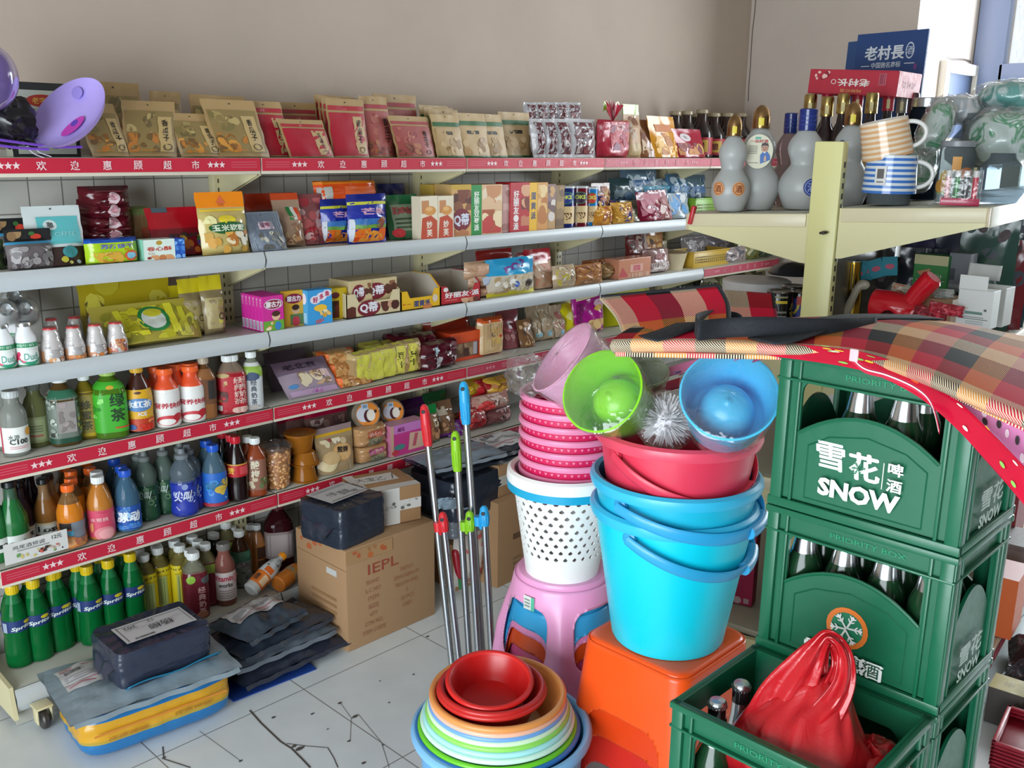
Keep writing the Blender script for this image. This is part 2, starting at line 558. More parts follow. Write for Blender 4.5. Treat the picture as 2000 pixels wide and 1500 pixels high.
def strip_print(g,S,w,h,seed=0,faded=0):
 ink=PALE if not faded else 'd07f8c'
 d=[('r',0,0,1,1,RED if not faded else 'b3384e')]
 for s in (0,1):
  x0,x1=(.015,.115) if s==0 else (.885,.985)
  for k in range(3):
   d.append(('s',x0,.28+.19*k,x1,.36+.19*k,1,'d8707f'))
  for k in range(3):
   cx=(.135+.022*k) if s==0 else (.805+.022*k)
   st=star2d(0,0,1)
   d.append(('p',[(cx+x*.28*h/w,.5+y*.28) for x,y in st],ink))
 for k,ch in enumerate('欢迎惠顾超市'):
  d.append(('t',ch,(.25+.10*k),.5,.64,ink,{'b':.01}))
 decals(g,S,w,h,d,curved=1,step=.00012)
shelving=empty('wall_shelving',(0,0,0),(0,0,0),'long cream metal shelving along the back wall with red lettered price strips','shelving')
for k,x in enumerate(JX):
 g=G()
 g.box((x,BACKY-.005,.825),(.05,.04,1.65),CREAM,.003)
 for i in range(50):
  for sx in (-.009,.009):
   g.box((x+sx,BACKY-.0255,.18+i*.03),(.005,.002,.014),'4a4638')
 g.build('upright',shelving)
g=G(); g.box(((JX[0]+JX[-1])/2,BACKY+.022,.89),(JX[-1]-JX[0],.012,1.6),GRIDP); g.build('back_panel',shelving)
for lv,z in SZ.items():
 for k in range(5):
  x0,x1=JX[k]+.003,JX[k+1]-.003
  if lv==2 and k==4:pass
  w=x1-x0; xc=(x0+x1)/2
  g=G()
  g.box((xc,(LIPY+BACKY)/2-.01,z-.012),(w,BACKY-LIPY-.03,.024),SHELFC,.002)
  lh=.052 if lv<6 else .07
  grey=(lv in (2,3) and not (lv==3 and k==4)) or lv==6
  if grey:
   n=8
   prof=[(LIPY+.012,z-lh)]+[(LIPY+.012-.014*sin(pi*(.1+.8*i/n)),z-lh+(lh+.003)*i/n) for i in range(n+1)]+[(LIPY+.012,z+.003)]
   g.grid(lambda u,v:Vector((x0+w*u,prof[int(round(v*(len(prof)-1)))][0],prof[int(round(v*(len(prof)-1)))][1])),1,len(prof)-1,GREYL)
   g.box((xc,LIPY+.016,z-lh/2),(w,.008,lh),GREYL,.001)
  else:
   g.box((xc,LIPY+.010,z-lh/2),(w,.018,lh),'d6cdbb|p',.002)
  sh=g.build('shelf',shelving)
  if not grey:
   g=G()
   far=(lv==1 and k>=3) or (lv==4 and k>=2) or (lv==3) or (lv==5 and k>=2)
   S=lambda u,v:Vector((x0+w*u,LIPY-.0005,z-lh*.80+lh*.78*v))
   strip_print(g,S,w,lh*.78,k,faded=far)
   g.build('price_strip',sh,flat=True)
  if lv<6:
   for xx in (x0+.004,x1-.004):
    g=G()
    g.prism([(0,0),(BACKY-LIPY-.04,-.03),(BACKY-LIPY-.04,-.125),(BACKY-LIPY-.06,-.125),(0,-.045)][::-1],[],
(xx,LIPY+.02,z-.012),(0,1,0),(0,0,1),(1,0,0),.003,CREAM)
    g.build('bracket',sh)
  else:
   g=G(); g.box((xc,LIPY+.03,.03),(w,.01,.055),SHELFC); g.build('kick_plate',sh)
   # end foot and caster at the near end of the run
g=G(); g.prism([(0,0),(.30,0),(.30,.12),(.02,.10)],[],(JX[0]-.012,LIPY-.01,.04),(0,1,0),(0,0,1),(1,0,0),.012,CREAM); g.build('end_foot',shelving)
cast=G()
cast.lathe([(.0,-.011),(.026,-.011),(.03,-.006),(.03,.006),(.026,.011),(0,.011)],20,'3a3532|p',M=Matrix.Translation((JX[0]+.06,LIPY-.04,.030)) @ Matrix.Rotation(radians(90),4,'Y'))
for s in (-.02,.02):
 cast.box((JX[0]+.06+s,LIPY-.035,.045),(.006,.035,.05),CREAM,.004)
cast.box((JX[0]+.06,LIPY-.03,.072),(.05,.05,.008),CREAM,.002)
cast.build('caster',shelving)
# ------------------------------------------------------------------ shared shapes for goods
def cr(a,b,c,d,t):
 return 0.5*(2*b+(c-a)*t+(2*a-5*b+4*c-d)*t*t+(3*b-a-3*c+d)*t**3)
def spl(pts,t):
 n=len(pts)-1; x=min(max(t,0),1)*n; i=min(int(x),n-1); f=x-i
 return cr(pts[max(i-1,0)],pts[i],pts[i+1],pts[min(i+2,n)],f)
def patch(rows):
 rows=[[Vector(p) for p in r] for r in rows]
 return lambda u,v:spl([spl(r,u) for r in rows],v)
def sheet(name,fn,nu,nv,m,thick,parent=None,us=1.0,vs=1.0,u0=0.0,v0=0.0,swap=False):
 me=bpy.data.meshes.new(name)
 vs_=[tuple(fn(i/nu,j/nv)) for j in range(nv+1) for i in range(nu+1)]
 fs=[(j*(nu+1)+i,j*(nu+1)+i+1,(j+1)*(nu+1)+i+1,(j+1)*(nu+1)+i) for j in range(nv) for i in range(nu)]
 me.from_pydata(vs_,[],fs)
 uv=me.uv_layers.new(name='uv')
 for lp in me.loops:
  i=lp.vertex_index
  a,b=u0+us*(i % (nu+1))/nu,v0+vs*(i // (nu+1))/nv
  uv.data[lp.index].uv=(b,a) if swap else (a,b)
 me.materials.append(mat(m))
 me.polygons.foreach_set('use_smooth',[True]*len(fs))
 o=bpy.data.objects.new(name,me); COL.objects.link(o); o.parent=parent
 md=o.modifiers.new('thickness','SOLIDIFY'); md.thickness=thick; md.offset=0
 return o
def bag_surface(w,h,d,style,seed,wr):
 def T(u,v):
  U=abs(2*u-1)
  if style=='pouch':
   t=(1-U**3)*(1.0 if v<.12 else max(.0,1-((v-.12)/.74)**1.3) if v<.86 else 0)
  elif style=='header':
   t=(1-U**3)*((min(1,v/.1)**.5)*(1 if v<.55 else max(0,1-(v-.55)/.2)))
  elif style=='block':
   t=(1-U**8)*(1-abs(2*v-1)**10)**.5 if 0<v<1 else 0
  else:
   V=abs(2*v-1)
   t=(1-U**4)*(1-min(1,V/.93)**3.2)
  return max(t,0)
 def S(side):
  def f(u,v):
   t=T(min(max(u,0),1),min(max(v,0),1))
   k=noise.noise(Vector((u*5+seed*3.1,v*5,side*7.7+seed)))
   k2=noise.noise(Vector((u*13+seed,v*13,side*3+seed*1.7)))
   wv=1-(.05*t if style=='pillow' else 0)
   edge=.008*noise.noise(Vector((v*6,seed,u*2))) if style != 'block' else 0
   return Vector(((u-.5)*w*wv+edge*.5,side*(d/2*t*(1+.25*wr*k)+.003*wr*k2*min(1,t*3)+.0012)+.003*wr*k*(1-t),v*h))
  return f
 return S(-1),S(1)
def bag_geo(g,w,h,d,style='pouch',seed=1,wr=1.0,col='c0a070',bands=(),specs=(),nu=12,nv=16,back=None):
 F,B=bag_surface(w,h,d,style,seed,wr)
 def sp(u,v):
  for v0,v1,c in bands:
   if v0<=v<v1:return c
  return col
 g.grid(F,nu,nv,sp)
 g.grid(B,nu,nv,(lambda u,v:back) if back else sp,flip=True)
 for k in range(nv):# side seams and ends
  for u in (0,1):
   a,b,c,d2=F(u,k/nv),F(u,(k+1)/nv),B(u,(k+1)/nv),B(u,k/nv)
   g.poly([a,b,c,d2] if u==1 else [d2,c,b,a],sp(u,(k+.5)/nv))
 for k in range(nu):
  for v in (0,1):
   a,b,c,d2=F(k/nu,v),F((k+1)/nu,v),B((k+1)/nu,v),B(k/nu,v)
   g.poly([a,b,c,d2],sp(.5,.01 if v==0 else .99))
 if specs:
  decals(g,F,w,h,specs,curved=6,off0=.0012)
 return g
def carton_geo(g,w,d,h,col,f=(),l=(),t=(),r=(),bev=.0015,z0=0):
 g.box((0,0,h/2+z0),(w,d,h),col,bev)
 if f:decals(g,lambda u,v:Vector(((u-.5)*w,-d/2,v*h+z0)),w,h,f,curved=1,step=.00015)
 if l:decals(g,lambda u,v:Vector((-w/2,(.5-u)*d,v*h+z0)),d,h,l,curved=1,step=.00015)
 if r:decals(g,lambda u,v:Vector((w/2,(u-.5)*d,v*h+z0)),d,h,r,curved=1,step=.00015)
 if t:decals(g,lambda u,v:Vector(((u-.5)*w,(v-.5)*d,h+z0)),w,d,t,curved=1,step=.00015)
 return g
 # ------------------------------------------------------------------ green beer crates
CW,CD,CH=.325,.262,.277
GRN,GRN2='125c40|p','0e4a34|p'
CX0,CY0=1.47,.775 # front left corner of the tall stack
def arc_open(u0=.13,u1=.86,v1=.845,vs=.50,vm=.665,w=CW):
 pts=[]
 n=14
 for i in range(n+1):
  u=u0+(u1-u0)*i/n
  pts.append((u*w,(vs+(vm-vs)*(1-(2*i/n-1)**2))*CH))
 r=.022
 for cx,cy,a0 in ((u1*w-r,v1*CH-r,0),(u0*w+r,v1*CH-r,90)):
  for i in range(6):
   a=radians(a0+18*i)
   pts.append((cx+r*cos(a),cy+r*sin(a)))
 return pts
def crate_geo(g,logo):
 W,D,H=CW,CD,CH
 rect=lambda w:[(0,.012),(w,.012),(w,H),(0,H)]
 # four walls: local frame x = away from the viewer (depth), y = to the left; origin at front-left-bottom
 g.prism(rect(W),[arc_open()],(0.006,0,0),(0,-1,0),(0,0,1),(1,0,0),.006,GRN)
 g.prism(rect(W),[arc_open()],(D-.012,0,0),(0,-1,0),(0,0,1),(1,0,0),.006,GRN)
 side=arc_open(.17,.83,.845,.42,.66,CD)
 g.prism(rect(D),[side],(0,-.006,0),(1,0,0),(0,0,1),(0,-1,0),.006,GRN)
 g.prism(rect(D),[side],(0,-W+.006,0),(1,0,0),(0,0,1),(0,1,0),.006,GRN)
 g.box((D/2,-W/2,.012),(D-.012,W-.012,.014),GRN2)
 for z,hh,o in ((H-.006,.012,.004),(.010,.016,.003),(H-.044,.005,.003)):# rims and ribs
  for c,d in (((.003,-W/2,z),(.012,W+2*o,hh)),((D-.003,-W/2,z),(.012,W+2*o,hh)),
((D/2,-.003,z),(D,.012,hh)),((D/2,-W+.003,z),(D,.012,hh))):
   g.box(c,d,GRN,.002)
 for u in (.115,.885):# upright ribs and corner posts
  g.box((.003,-u*W,H/2),(.007,.006,H-.02),GRN,.0015)
  g.box((.003,-W*(.035 if u<.5 else .965),H/2),(.010,.022,H-.02),GRN,.003)
  g.box((D-.003,-u*W,H/2),(.007,.006,H-.02),GRN,.0015)
 for x in (.15,.85):
  for y in (-.003,-W+.003):
   g.box((x*D,y,H/2),(.006,.007,H-.02),GRN,.0015)
   g.box((D*(.05 if x<.5 else .95),y,H/2),(.022,.010,H-.02),GRN,.003)
   # raised panel under the opening, its frame line and arc lip
 S=lambda u,v:Vector((.0055,-u*W,v*H))
 pts=[(.135,.12)]+[(.135+.72*i/12,.43+.165*(1-(2*i/12-1)**2)) for i in range(13)]+[(.855,.12)]
 a=arc_open()[:15]
 g.tube([(.004,-x,z+.0015) for x,z in a],.0035,GRN,n=6)
 for p,q in zip([(.19,.10),(.81,.10),(.81,.44),(.7,.52),(.5,.565),(.3,.52),(.19,.44)],[(.81,.10),(.81,.44),(.7,.52),(.5,.565),(.3,.52),(.19,.44),(.19,.10)]):
  A,B=S(*p),S(*q)
  g.tube([A,B],.0012,GRN,n=4,cap=False)
 wht='e6e9e6'
 def flake(cx,cy,r,c,wd=.16,asp=CW/CH):
  out=[]
  for k in range(6):
   t=pi/3*k+.12
   def pt(a,b):
    return (cx+(a*cos(t)-b*sin(t))*r,cy+(a*sin(t)+b*cos(t))*r*asp)
   out.append(('p',[pt(0,-wd/2),pt(.95,-wd/2),pt(.95,wd/2),pt(0,wd/2)],c))
   for q in (.45,.72):
    for sgn in (1,-1):
     l=.3
     out.append(('p',[pt(q,0),pt(q+.12,0),pt(q+.12+l*.7,sgn*l*.75),pt(q+l*.7,sgn*l*.75)][::sgn],c))
   out.append(('e',*pt(.95,0),.10*r,.10*r*asp,c))
  return out
 if logo==1:
  sp=[('t','雪',.315,.405,.165,wht,{'b':.020,'w':.155,'sh':-.1}),('t','花',.50,.385,.165,wht,{'b':.030,'w':.16,'sh':-.1})]
  sp+=flake(.475,.375,.032,'15704d')
  sp+=[('r',.605,.29,.609,.45,wht),('t','啤',.668,.425,.075,wht,{'b':.02,'w':.075}),('t','酒',.668,.325,.075,wht,{'b':.02,'w':.075}),
('t','SNOW',.49,.215,.115,wht,{'b':.045,'w':.43})]
  decals(g,S,W,H,sp,curved=1,step=.0002)
 elif logo==2:
  sp=[('e',.50,.335,.115,.115*W/H,'e0762a'),('e',.50,.335,.088,.088*W/H,'1b7a56')]+flake(.50,.335,.082,wht,.12)
  for k,ch in enumerate('雪花啤酒'):
   sp+=[('t',ch,.345+.105*k,.135,.105,wht,{'b':.06,'w':.112}),('t',ch,.345+.105*k,.135,.092,'1d4f3c',{'b':.011,'w':.088})]
  decals(g,S,W,H,sp,curved=1,step=.0002)
 decals(g,lambda u,v:Vector((u*D,-W-.0005,v*H)),D,H,[('t','雪花',.5,.26,.13,'b9c9c0',{'b':.02,'w':.4}),('t','SNOW',.5,.13,.08,'b9c9c0',{'b':.03,'w':.4})],curved=1)
 # moulded lettering on the top rail
 decals(g,S,W,H,[('t','PRIORITY BOX',.56,.905,.035,'17855b|p',{'w':.4})],curved=1,off0=.001)
def beer_bottle(loc,label,sleeve=True,group=None):
 r0=empty('beer_bottle',loc,(0,0,random.Random(int(loc[1]*1e4)).uniform(0,6)),label,'bottle',group)
 if not BEER:
  g=G(); g.lathe([(0,0),(.030,.0),(.034,.004),(.034,.135),(.031,.152),(.020,.178),(.0155,.20),(.014,.225),(.0135,.25)],20,'16351f|g')
  BEER['b']=g.build('glass')
  g=G(); g.lathe([(.0235,.168,),(.0180,.2),(.0160,.225),(.0155,.252),(.014,.258),(0,.258)],20,'c9ccce|m'); BEER['s']=g.build('foil_sleeve')
  g=G(); g.lathe([(.0150,.247),(.0162,.25),(.0150,.256),(.012,.259),(0,.26)],24,'c5cbd0|m')
  for i in range(21):
   a=2*pi*i/21; g.box((.0155*cos(a),.0155*sin(a),.2495),(.002,.002,.005),'b9bfc4|m')
  BEER['c']=g.build('crown_cap')
  g=G(); g.lathe([(.0200,.180),(.0162,.203),(.0150,.224)],20,'cfd2d6|m'); g.lathe([(.0152,.224),(.0146,.246)],20,'1a1a1d|g'); BEER['n']=g.build('neck_label')
  for q,n in (('b','glass'),('s','foil_sleeve'),('c','crown_cap'),('n','neck_label')):
   BEER[q].hide_render=False; COL.objects.unlink(BEER[q])
 r0.scale=(1,1,.985 if sleeve else 1.0)
 for q in (('b','s') if sleeve else ('b','c','n')):
  c=BEER[q].copy(); COL.objects.link(c); c.parent=r0
 return r0
BEER={}
CLAB={}
def crate_thing(x,y,z,logo,label):
 r0=empty('beer_crate',(x,y,z),(0,0,0),label,'crate','green beer crates')
 if logo not in CLAB:
  g=G(); crate_geo(g,logo); CLAB[logo]=g.build('crate_body',ang=30)
  CLAB[logo].parent=r0
 else:
  c=CLAB[logo].copy(); COL.objects.link(c); c.parent=r0
 return r0
lab5=['dusty green beer crate standing on the floor, lowest of the tall stack','green beer crate second from the floor in the tall stack, behind the red bag crate',
'green beer crate in the middle of the tall stack, hidden behind the open crate','green beer crate with orange ringed snowflake, second from top of the stack',
'green beer crate with large white lettering, topmost of the tall stack under the plaid mat']
for k in range(5):
 crate_thing(CX0,CY0,k*CH,1 if k==4 else 2,lab5[k])
FX0=CX0-CD-.006
for k,lb in enumerate(['green beer crate on the floor in front of the tall stack','green beer crate under the open crate that holds the red bag','open green beer crate holding the red plastic bag']):
 crate_thing(FX0,CY0+.002,k*CH,2,lb)
def bpos(x0,i,j,k):
 return (x0+.055+.076*i,CY0-.050-.0745*j,k*CH+.0195)
for (i,j),lb in zip(((0,1),(0,2),(1,2),(1,3)),('left foil topped green beer bottle in the top crate','nearest foil topped green beer bottle in the middle of the top crate','foil topped green beer bottle behind the nearest one in the top crate','green beer bottle at the back right corner of the top crate')):
 beer_bottle(bpos(CX0,i,j,4),lb)
for i,row in enumerate(('front','second')):
 for j,pl in enumerate(('at the left end','second from the left','third from the left','at the right end')):
  beer_bottle(bpos(CX0,i,j,3),f'foil topped green beer bottle {pl} in the {row} row, snowflake crate')
beer_bottle(bpos(FX0,0,0,2),'beer bottle with crown cap nearest the camera in the open crate',False)
beer_bottle(bpos(FX0,1,0,2),'beer bottle with crown cap second from the camera in the open crate',False)
# ------------------------------------------------------------------ red plastic bag in the open crate
rb=empty('plastic_bag',(1.335,.60,.72),(0,0,0),'shiny red plastic carrier bag slumped in the open beer crate','bag')
O=Vector((1.335,.60,.72))
REDF=bpy.data.materials.new('red_film'); REDF.use_nodes=True
b=REDF.node_tree.nodes['Principled BSDF']; b.inputs['Base Color'].default_value=rgb('b01a22'); b.inputs['Roughness'].default_value=.22
b.inputs['Subsurface Weight'].default_value=.2; b.inputs['Subsurface Radius'].default_value=(.03,.005,.005)
nz=REDF.node_tree.nodes.new('ShaderNodeTexNoise'); nz.inputs['Scale'].default_value=26; nz.inputs['Detail'].default_value=5; nz.inputs['Distortion'].default_value=1.2
bp=REDF.node_tree.nodes.new('ShaderNodeBump'); bp.inputs['Strength'].default_value=.35; bp.inputs['Distance'].default_value=.006
tc=REDF.node_tree.nodes.new('ShaderNodeTexCoord')
REDF.node_tree.links.new(tc.outputs['Object'],nz.inputs['Vector']); REDF.node_tree.links.new(nz.outputs['Fac'],bp.inputs['Height']); REDF.node_tree.links.new(bp.outputs[0],b.inputs['Normal'])
g=G()
spine=[Vector((.0,-.02,-.16)),Vector((0,-.015,-.02)),Vector((-.02,-.005,.06)),Vector((-.015,-.0,.105)),Vector((.0,-.005,.150)),Vector((.012,-.012,.178)),Vector((.016,-.016,.188))]
rx=[.105,.112,.10,.078,.048,.030,.004]; ry=[.125,.138,.118,.090,.060,.040,.004]
def bagf(u,v):
 a=2*pi*u
 c=spl(spine,v); x=spl([Vector((p,0,0)) for p in rx],v).x; y=spl([Vector((p,0,0)) for p in ry],v).x
 fold=1+(.05+.20*max(0,v-.3))*sin(7*a+3*v+2*sin(2*a))*.6+.10*noise.noise(Vector((cos(a)*2.2,sin(a)*2.2,v*5)))
 return c+Vector((x*fold*cos(a),y*fold*sin(a),.012*noise.noise(Vector((cos(a)*3,sin(a)*3,v*7)))))
g.grid(bagf,72,48,REDF,wu=True)
g.build('bag_body',rb)
g=G()
def strap(pts,ws,seed):
 P=[Vector(p) for p in pts]; Wd=[Vector((w,0,0)) for w in ws]
 def f(u,v):
  c=spl(P,v); t=(spl(P,min(v+.03,1))-spl(P,max(v-.03,0))).normalized()
  s=t.cross(Vector((-.8,-.5,.35))).normalized()
  k=Vector((-.8,-.5,.3)).normalized()
  return c+s*(u-.5)*spl(Wd,v).x+k*(.010*sin(3.1*u)+.005*sin(13*u+seed)+.005*noise.noise(Vector((u*4,v*7,seed))))
 g.grid(f,16,40,REDF)
pp=lambda l:[onx(x,y,d)-O for x,y,d in l]
strap(pp([(1500,1425,1.29),(1535,1360,1.30),(1572,1298,1.31),(1598,1258,1.32),(1616,1240,1.33),(1640,1258,1.335),(1652,1295,1.33),(1645,1345,1.32),(1610,1400,1.30),(1570,1440,1.28)]),[.09,.085,.055,.030,.020,.022,.028,.036,.05,.06],1)
strap(pp([(1590,1350,1.335),(1600,1300,1.34),(1612,1262,1.345),(1628,1262,1.345),(1638,1300,1.34),(1628,1345,1.335)]),[.05,.03,.016,.016,.026,.04],2)
h=g.build('bag_handle',rb); md=h.modifiers.new('thickness','SOLIDIFY'); md.thickness=.0012
g=G()
g.grid(lambda u,v:Vector((.02+.085*cos(2*pi*u)*sin(pi*v*.5),-.095+.065*sin(2*pi*u)*sin(pi*v*.5),.03+.055*cos(pi*v*.5)+.016*noise.noise(Vector((u*9,v*5,4))))),40,14,REDF,wu=True)
g.build('bag_fold',rb)
# ------------------------------------------------------------------ plaid mats lying over the top crate
def plaid():
 m=bpy.data.materials.new('plaid_weave'); m.use_nodes=True
 nt=m.node_tree; b=nt.nodes['Principled BSDF']; b.inputs['Roughness'].default_value=.75; b.inputs['Specular IOR Level'].default_value=.2
 uv=nt.nodes.new('ShaderNodeUVMap'); sp=nt.nodes.new('ShaderNodeSeparateXYZ'); nt.links.new(uv.outputs[0],sp.inputs[0])
 def ramp(sock,cols):
  f=nt.nodes.new('ShaderNodeMath'); f.operation='FRACT'; nt.links.new(sock,f.inputs[0])
  r=nt.nodes.new('ShaderNodeValToRGB'); r.color_ramp.interpolation='CONSTANT'
  e=r.color_ramp.elements
  while len(e)<len(cols):e.new(.5)
  for k,c in enumerate(cols):
   e[k].position=k/len(cols); e[k].color=rgb(c)
  nt.links.new(f.outputs[0],r.inputs[0]); return r.outputs[0]
 wu=ramp(sp.outputs['X'],['d68a36','c41a44','17171b']); wv=ramp(sp.outputs['Y'],['e2cdb0','cf1228','17171b'])
 a=nt.nodes.new('ShaderNodeMath'); a.operation='ADD'; nt.links.new(sp.outputs['X'],a.inputs[0]); nt.links.new(sp.outputs['Y'],a.inputs[1])
 k=nt.nodes.new('ShaderNodeMath'); k.operation='MULTIPLY'; k.inputs[1].default_value=34; nt.links.new(a.outputs[0],k.inputs[0])
 f=nt.nodes.new('ShaderNodeMath'); f.operation='FRACT'; nt.links.new(k.outputs[0],f.inputs[0])
 gt=nt.nodes.new('ShaderNodeMath'); gt.operation='GREATER_THAN'; gt.inputs[1].default_value=.5; nt.links.new(f.outputs[0],gt.inputs[0])
 mx=nt.nodes.new('ShaderNodeMixRGB'); nt.links.new(gt.outputs[0],mx.inputs[0]); nt.links.new(wu,mx.inputs[1]); nt.links.new(wv,mx.inputs[2])
 nt.links.new(mx.outputs[0],b.inputs['Base Color'])
 return m
PLAID=plaid()
BLK='1b1f26|c'
pm=empty('picnic_mat',(0,0,0),(0,0,0),'folded red and black plaid mat with black straps lying on the top crate','mat')
# top leaf: rows from the front edge to the far edge, left to right
E1=[(1.30,1.01,1.388),(1.385,.90,1.392),(1.455,.775,1.398),(1.49,.66,1.402),(1.44,.535,1.400),(1.365,.40,1.388),(1.30,.26,1.375)]
E2=[(1.40,1.03,1.400),(1.50,.965,1.405),(1.63,.86,1.408),(1.72,.745,1.408),(1.70,.60,1.405),(1.65,.45,1.396),(1.59,.29,1.385)]
E3=[(1.50,1.05,1.392),(1.60,1.00,1.392),(1.78,.885,1.390),(1.93,.77,1.388),(1.98,.65,1.386),(1.95,.51,1.382),(1.90,.34,1.372)]
E0=[(x+.012,y+.004,z-.020) for x,y,z in E1]
MT0=patch([E0,E1,E2,E3])
MT=lambda u,v:MT0(u,(1+2*v)/3)
MTE=lambda u,v:MT0(u,v/.08/3 if v<.08 else (1+2*(v-.08)/.92)/3)
sheet('top_leaf',lambda u,v:MTE(u,v)+Vector((0,0,.003*sin(9*u+4*v))),60,50,PLAID,.004,pm,5.6,2.35,.70,.02)
sheet('lower_leaf',lambda u,v:MT(.01+u*.98,v*.93+.06)-Vector((0,0,.024+.003*sin(7*u))),40,12,PLAID,.008,pm,5.6,2.3,.5,.3)
g=G()
for pts in (E3,):
 g.tube([MT(i/40,1)-Vector((0,0,.012)) for i in range(41)],.0085,BLK,n=8)
g.tube([MT(1,i/12)-Vector((0,0,.008)) for i in range(13)],.016,BLK,n=8)
g.build('binding',pm)
# raised leaf at the left
FA,FB=Vector((1.335,1.005,1.392)),Vector((1.50,.90,1.408))
TL,TR=onx(1174,583,1.50),onx(1402,561,1.63)
FL=patch([[FA,FA.lerp(FB,.5)+Vector((0,0,.002)),FB],[FA.lerp(TL,.5)+Vector((.012,0,0)),(FA+FB+TL+TR)/4+Vector((.02,.005,0)),FB.lerp(TR,.5)+Vector((.015,0,0))],[TL,TL.lerp(TR,.5),TR]])
sheet('raised_leaf',FL,26,16,PLAID,.008,pm,1.72,.56,.0,.18,True)
g=G(); g.tube([FL(i/20,1) for i in range(21)],.007,BLK); g.tube([FL(0,i/10) for i in range(11)],.0035,'b8a58a|c'); g.tube([FL(1,i/10) for i in range(11)],.0055,BLK); g.build('binding',pm)
T2=[onx(1415,568,1.78),onx(1512,575,1.86)]; B2=[onx(1432,640,1.72),onx(1520,640,1.80)]
sheet('rear_leaf',patch([B2,T2]),10,8,PLAID,.006,pm,.75,.6,.0,.35,True)
g=G()
A,B,Cc=onx(1360,647,1.46),onx(1500,640,1.58),onx(1605,640,1.70)
st=[onx(1366,646,1.37),onx(1410,641,1.42),onx(1480,638,1.46),onx(1560,640,1.52),onx(1640,641,1.60),onx(1712,637,1.72)]
def webbing(pts,w,up):
 P=[Vector(p) for p in pts]
 g.grid(lambda u,v:spl(P,u)+Vector(up)*(w*(v-.5)),40,3,BLK)
webbing(st,.034,(0.12,.05,1))
webbing([st[0],onx(1362,630,1.44),onx(1395,621,1.54),onx(1436,626,1.58),onx(1450,640,1.52)],.030,(.12,.05,1))
P3=[MT(.30+.28*t,.0+1.0*t**1.3)+Vector((0,0,.008)) for t in [i/8 for i in range(9)]]
g.grid(lambda u,v:spl(P3,u)+Vector((.006,.030,0))*(2*(v-.5))+Vector((.018,0,0))*(v-.5)*0,30,3,BLK)
P4=[MT(.085+.10*t,t*.5)+Vector((0,0,.009)) for t in [i/8 for i in range(9)]]
g.grid(lambda u,v:spl(P4,u)+Vector((.004,.024,0))*(2*(v-.5)),20,3,BLK)
wb=g.build('strap',pm); md=wb.modifiers.new('thickness','SOLIDIFY'); md.thickness=.003
# shiny printed gift bags folded under the mat
def draped(name,label,rows,m,dots,seed,cat='gift bag'):
 P=patch(rows)
 o=sheet(name,lambda u,v:P(u,v)+Vector((0,0,.003*sin(11*u+seed))),44,10,m,.002)
 tag(o,label,cat)
 if dots:
  g=G(); rr=random.Random(seed)
  for k in range(dots[0]):
   u,v=rr.uniform(.03,.97),rr.uniform(.1,.9)
   decals(g,P,.7,.12,[('e',u,v,dots[1],dots[1]*3.2,rr.choice(dots[2]))],curved=2,off0=.0045)
   decals(g,P,.7,.12,[('e',u,v,dots[1],dots[1]*3.2,rr.choice(dots[2]))],curved=2,off0=-.0045)
  g.build('printed_dots',o)
 return o
def hang(pxs,xs,drop,tuck=.03):
 top=[onx(px,py,x) for (px,py),x in zip(pxs,xs)]
 return [[p+Vector((tuck*.6,-.0,.012)) for p in top],[p+Vector((.012,0,.004)) for p in top],[p+Vector((0,0,-drop*(.3+.7*k/(len(top)-1)))) for k,p in enumerate(top)]]
draped('gift_bag','glossy red printed gift bag hanging over the right side of the top crate',hang([(1500,682),(1580,690),(1690,712),(1790,754),(1870,808),(1930,868),(1990,938),(2040,1000)],[1.458,1.458,1.455,1.43,1.40,1.375,1.345,1.33],.027),'c01234|g',(26,.012,['e8c83a','f0e6d8','86c05a','e05a30']),4)
draped('gift_bag','pink gift bag with black spots folded under the right end of the plaid mat',hang([(1790,742),(1880,775),(1950,820),(2000,862),(2060,930)],[1.46,1.45,1.44,1.43,1.42],.045),'d98cc0|g',(30,.02,['2a2228','f2dfee','2a2228']),9)
draped('gift_bag','pink and blue dotted gift bag sticking out left from under the plaid mat',hang([(1236,752),(1310,728),(1400,700),(1480,676),(1560,690)],[1.84,1.80,1.72,1.58,1.50],.022),'d679a8|g',(12,.016,['2c6fb0','f0c0d8','3a2a35']),5)
draped('gift_bag','metallic crimson gift bag squeezed between the plaid mat and the crate',hang([(1250,772),(1340,745),(1430,705),(1510,678),(1600,692)],[1.88,1.82,1.74,1.60,1.52],.03),'b5123c|g',None,6)
g=G()
P=[onx(1665,700,1.40),onx(1690,722,1.40),onx(1735,735,1.39),onx(1790,760,1.385),onx(1820,790,1.385),onx(1835,845,1.385)]
P=[Vector(p) for p in P]
g.grid(lambda u,v:spl(P,u)+Vector((-.002,0,1))*(.012*(1-.5*u)*(v-.5)),30,2,'b81c3c|c')
g.grid(lambda u,v:spl(P,u)+Vector((-.004,0,.002))+Vector((0,0,1))*(.0022*(v-.5)),30,1,'e6c9cc|c')
g.box(onx(1668,694,1.395),(.004,.014,.020),'d8b0b6|c',.002)
tag(g.build('ribbon'),'narrow red and white patterned ribbon dangling across the top crate opening','ribbon')
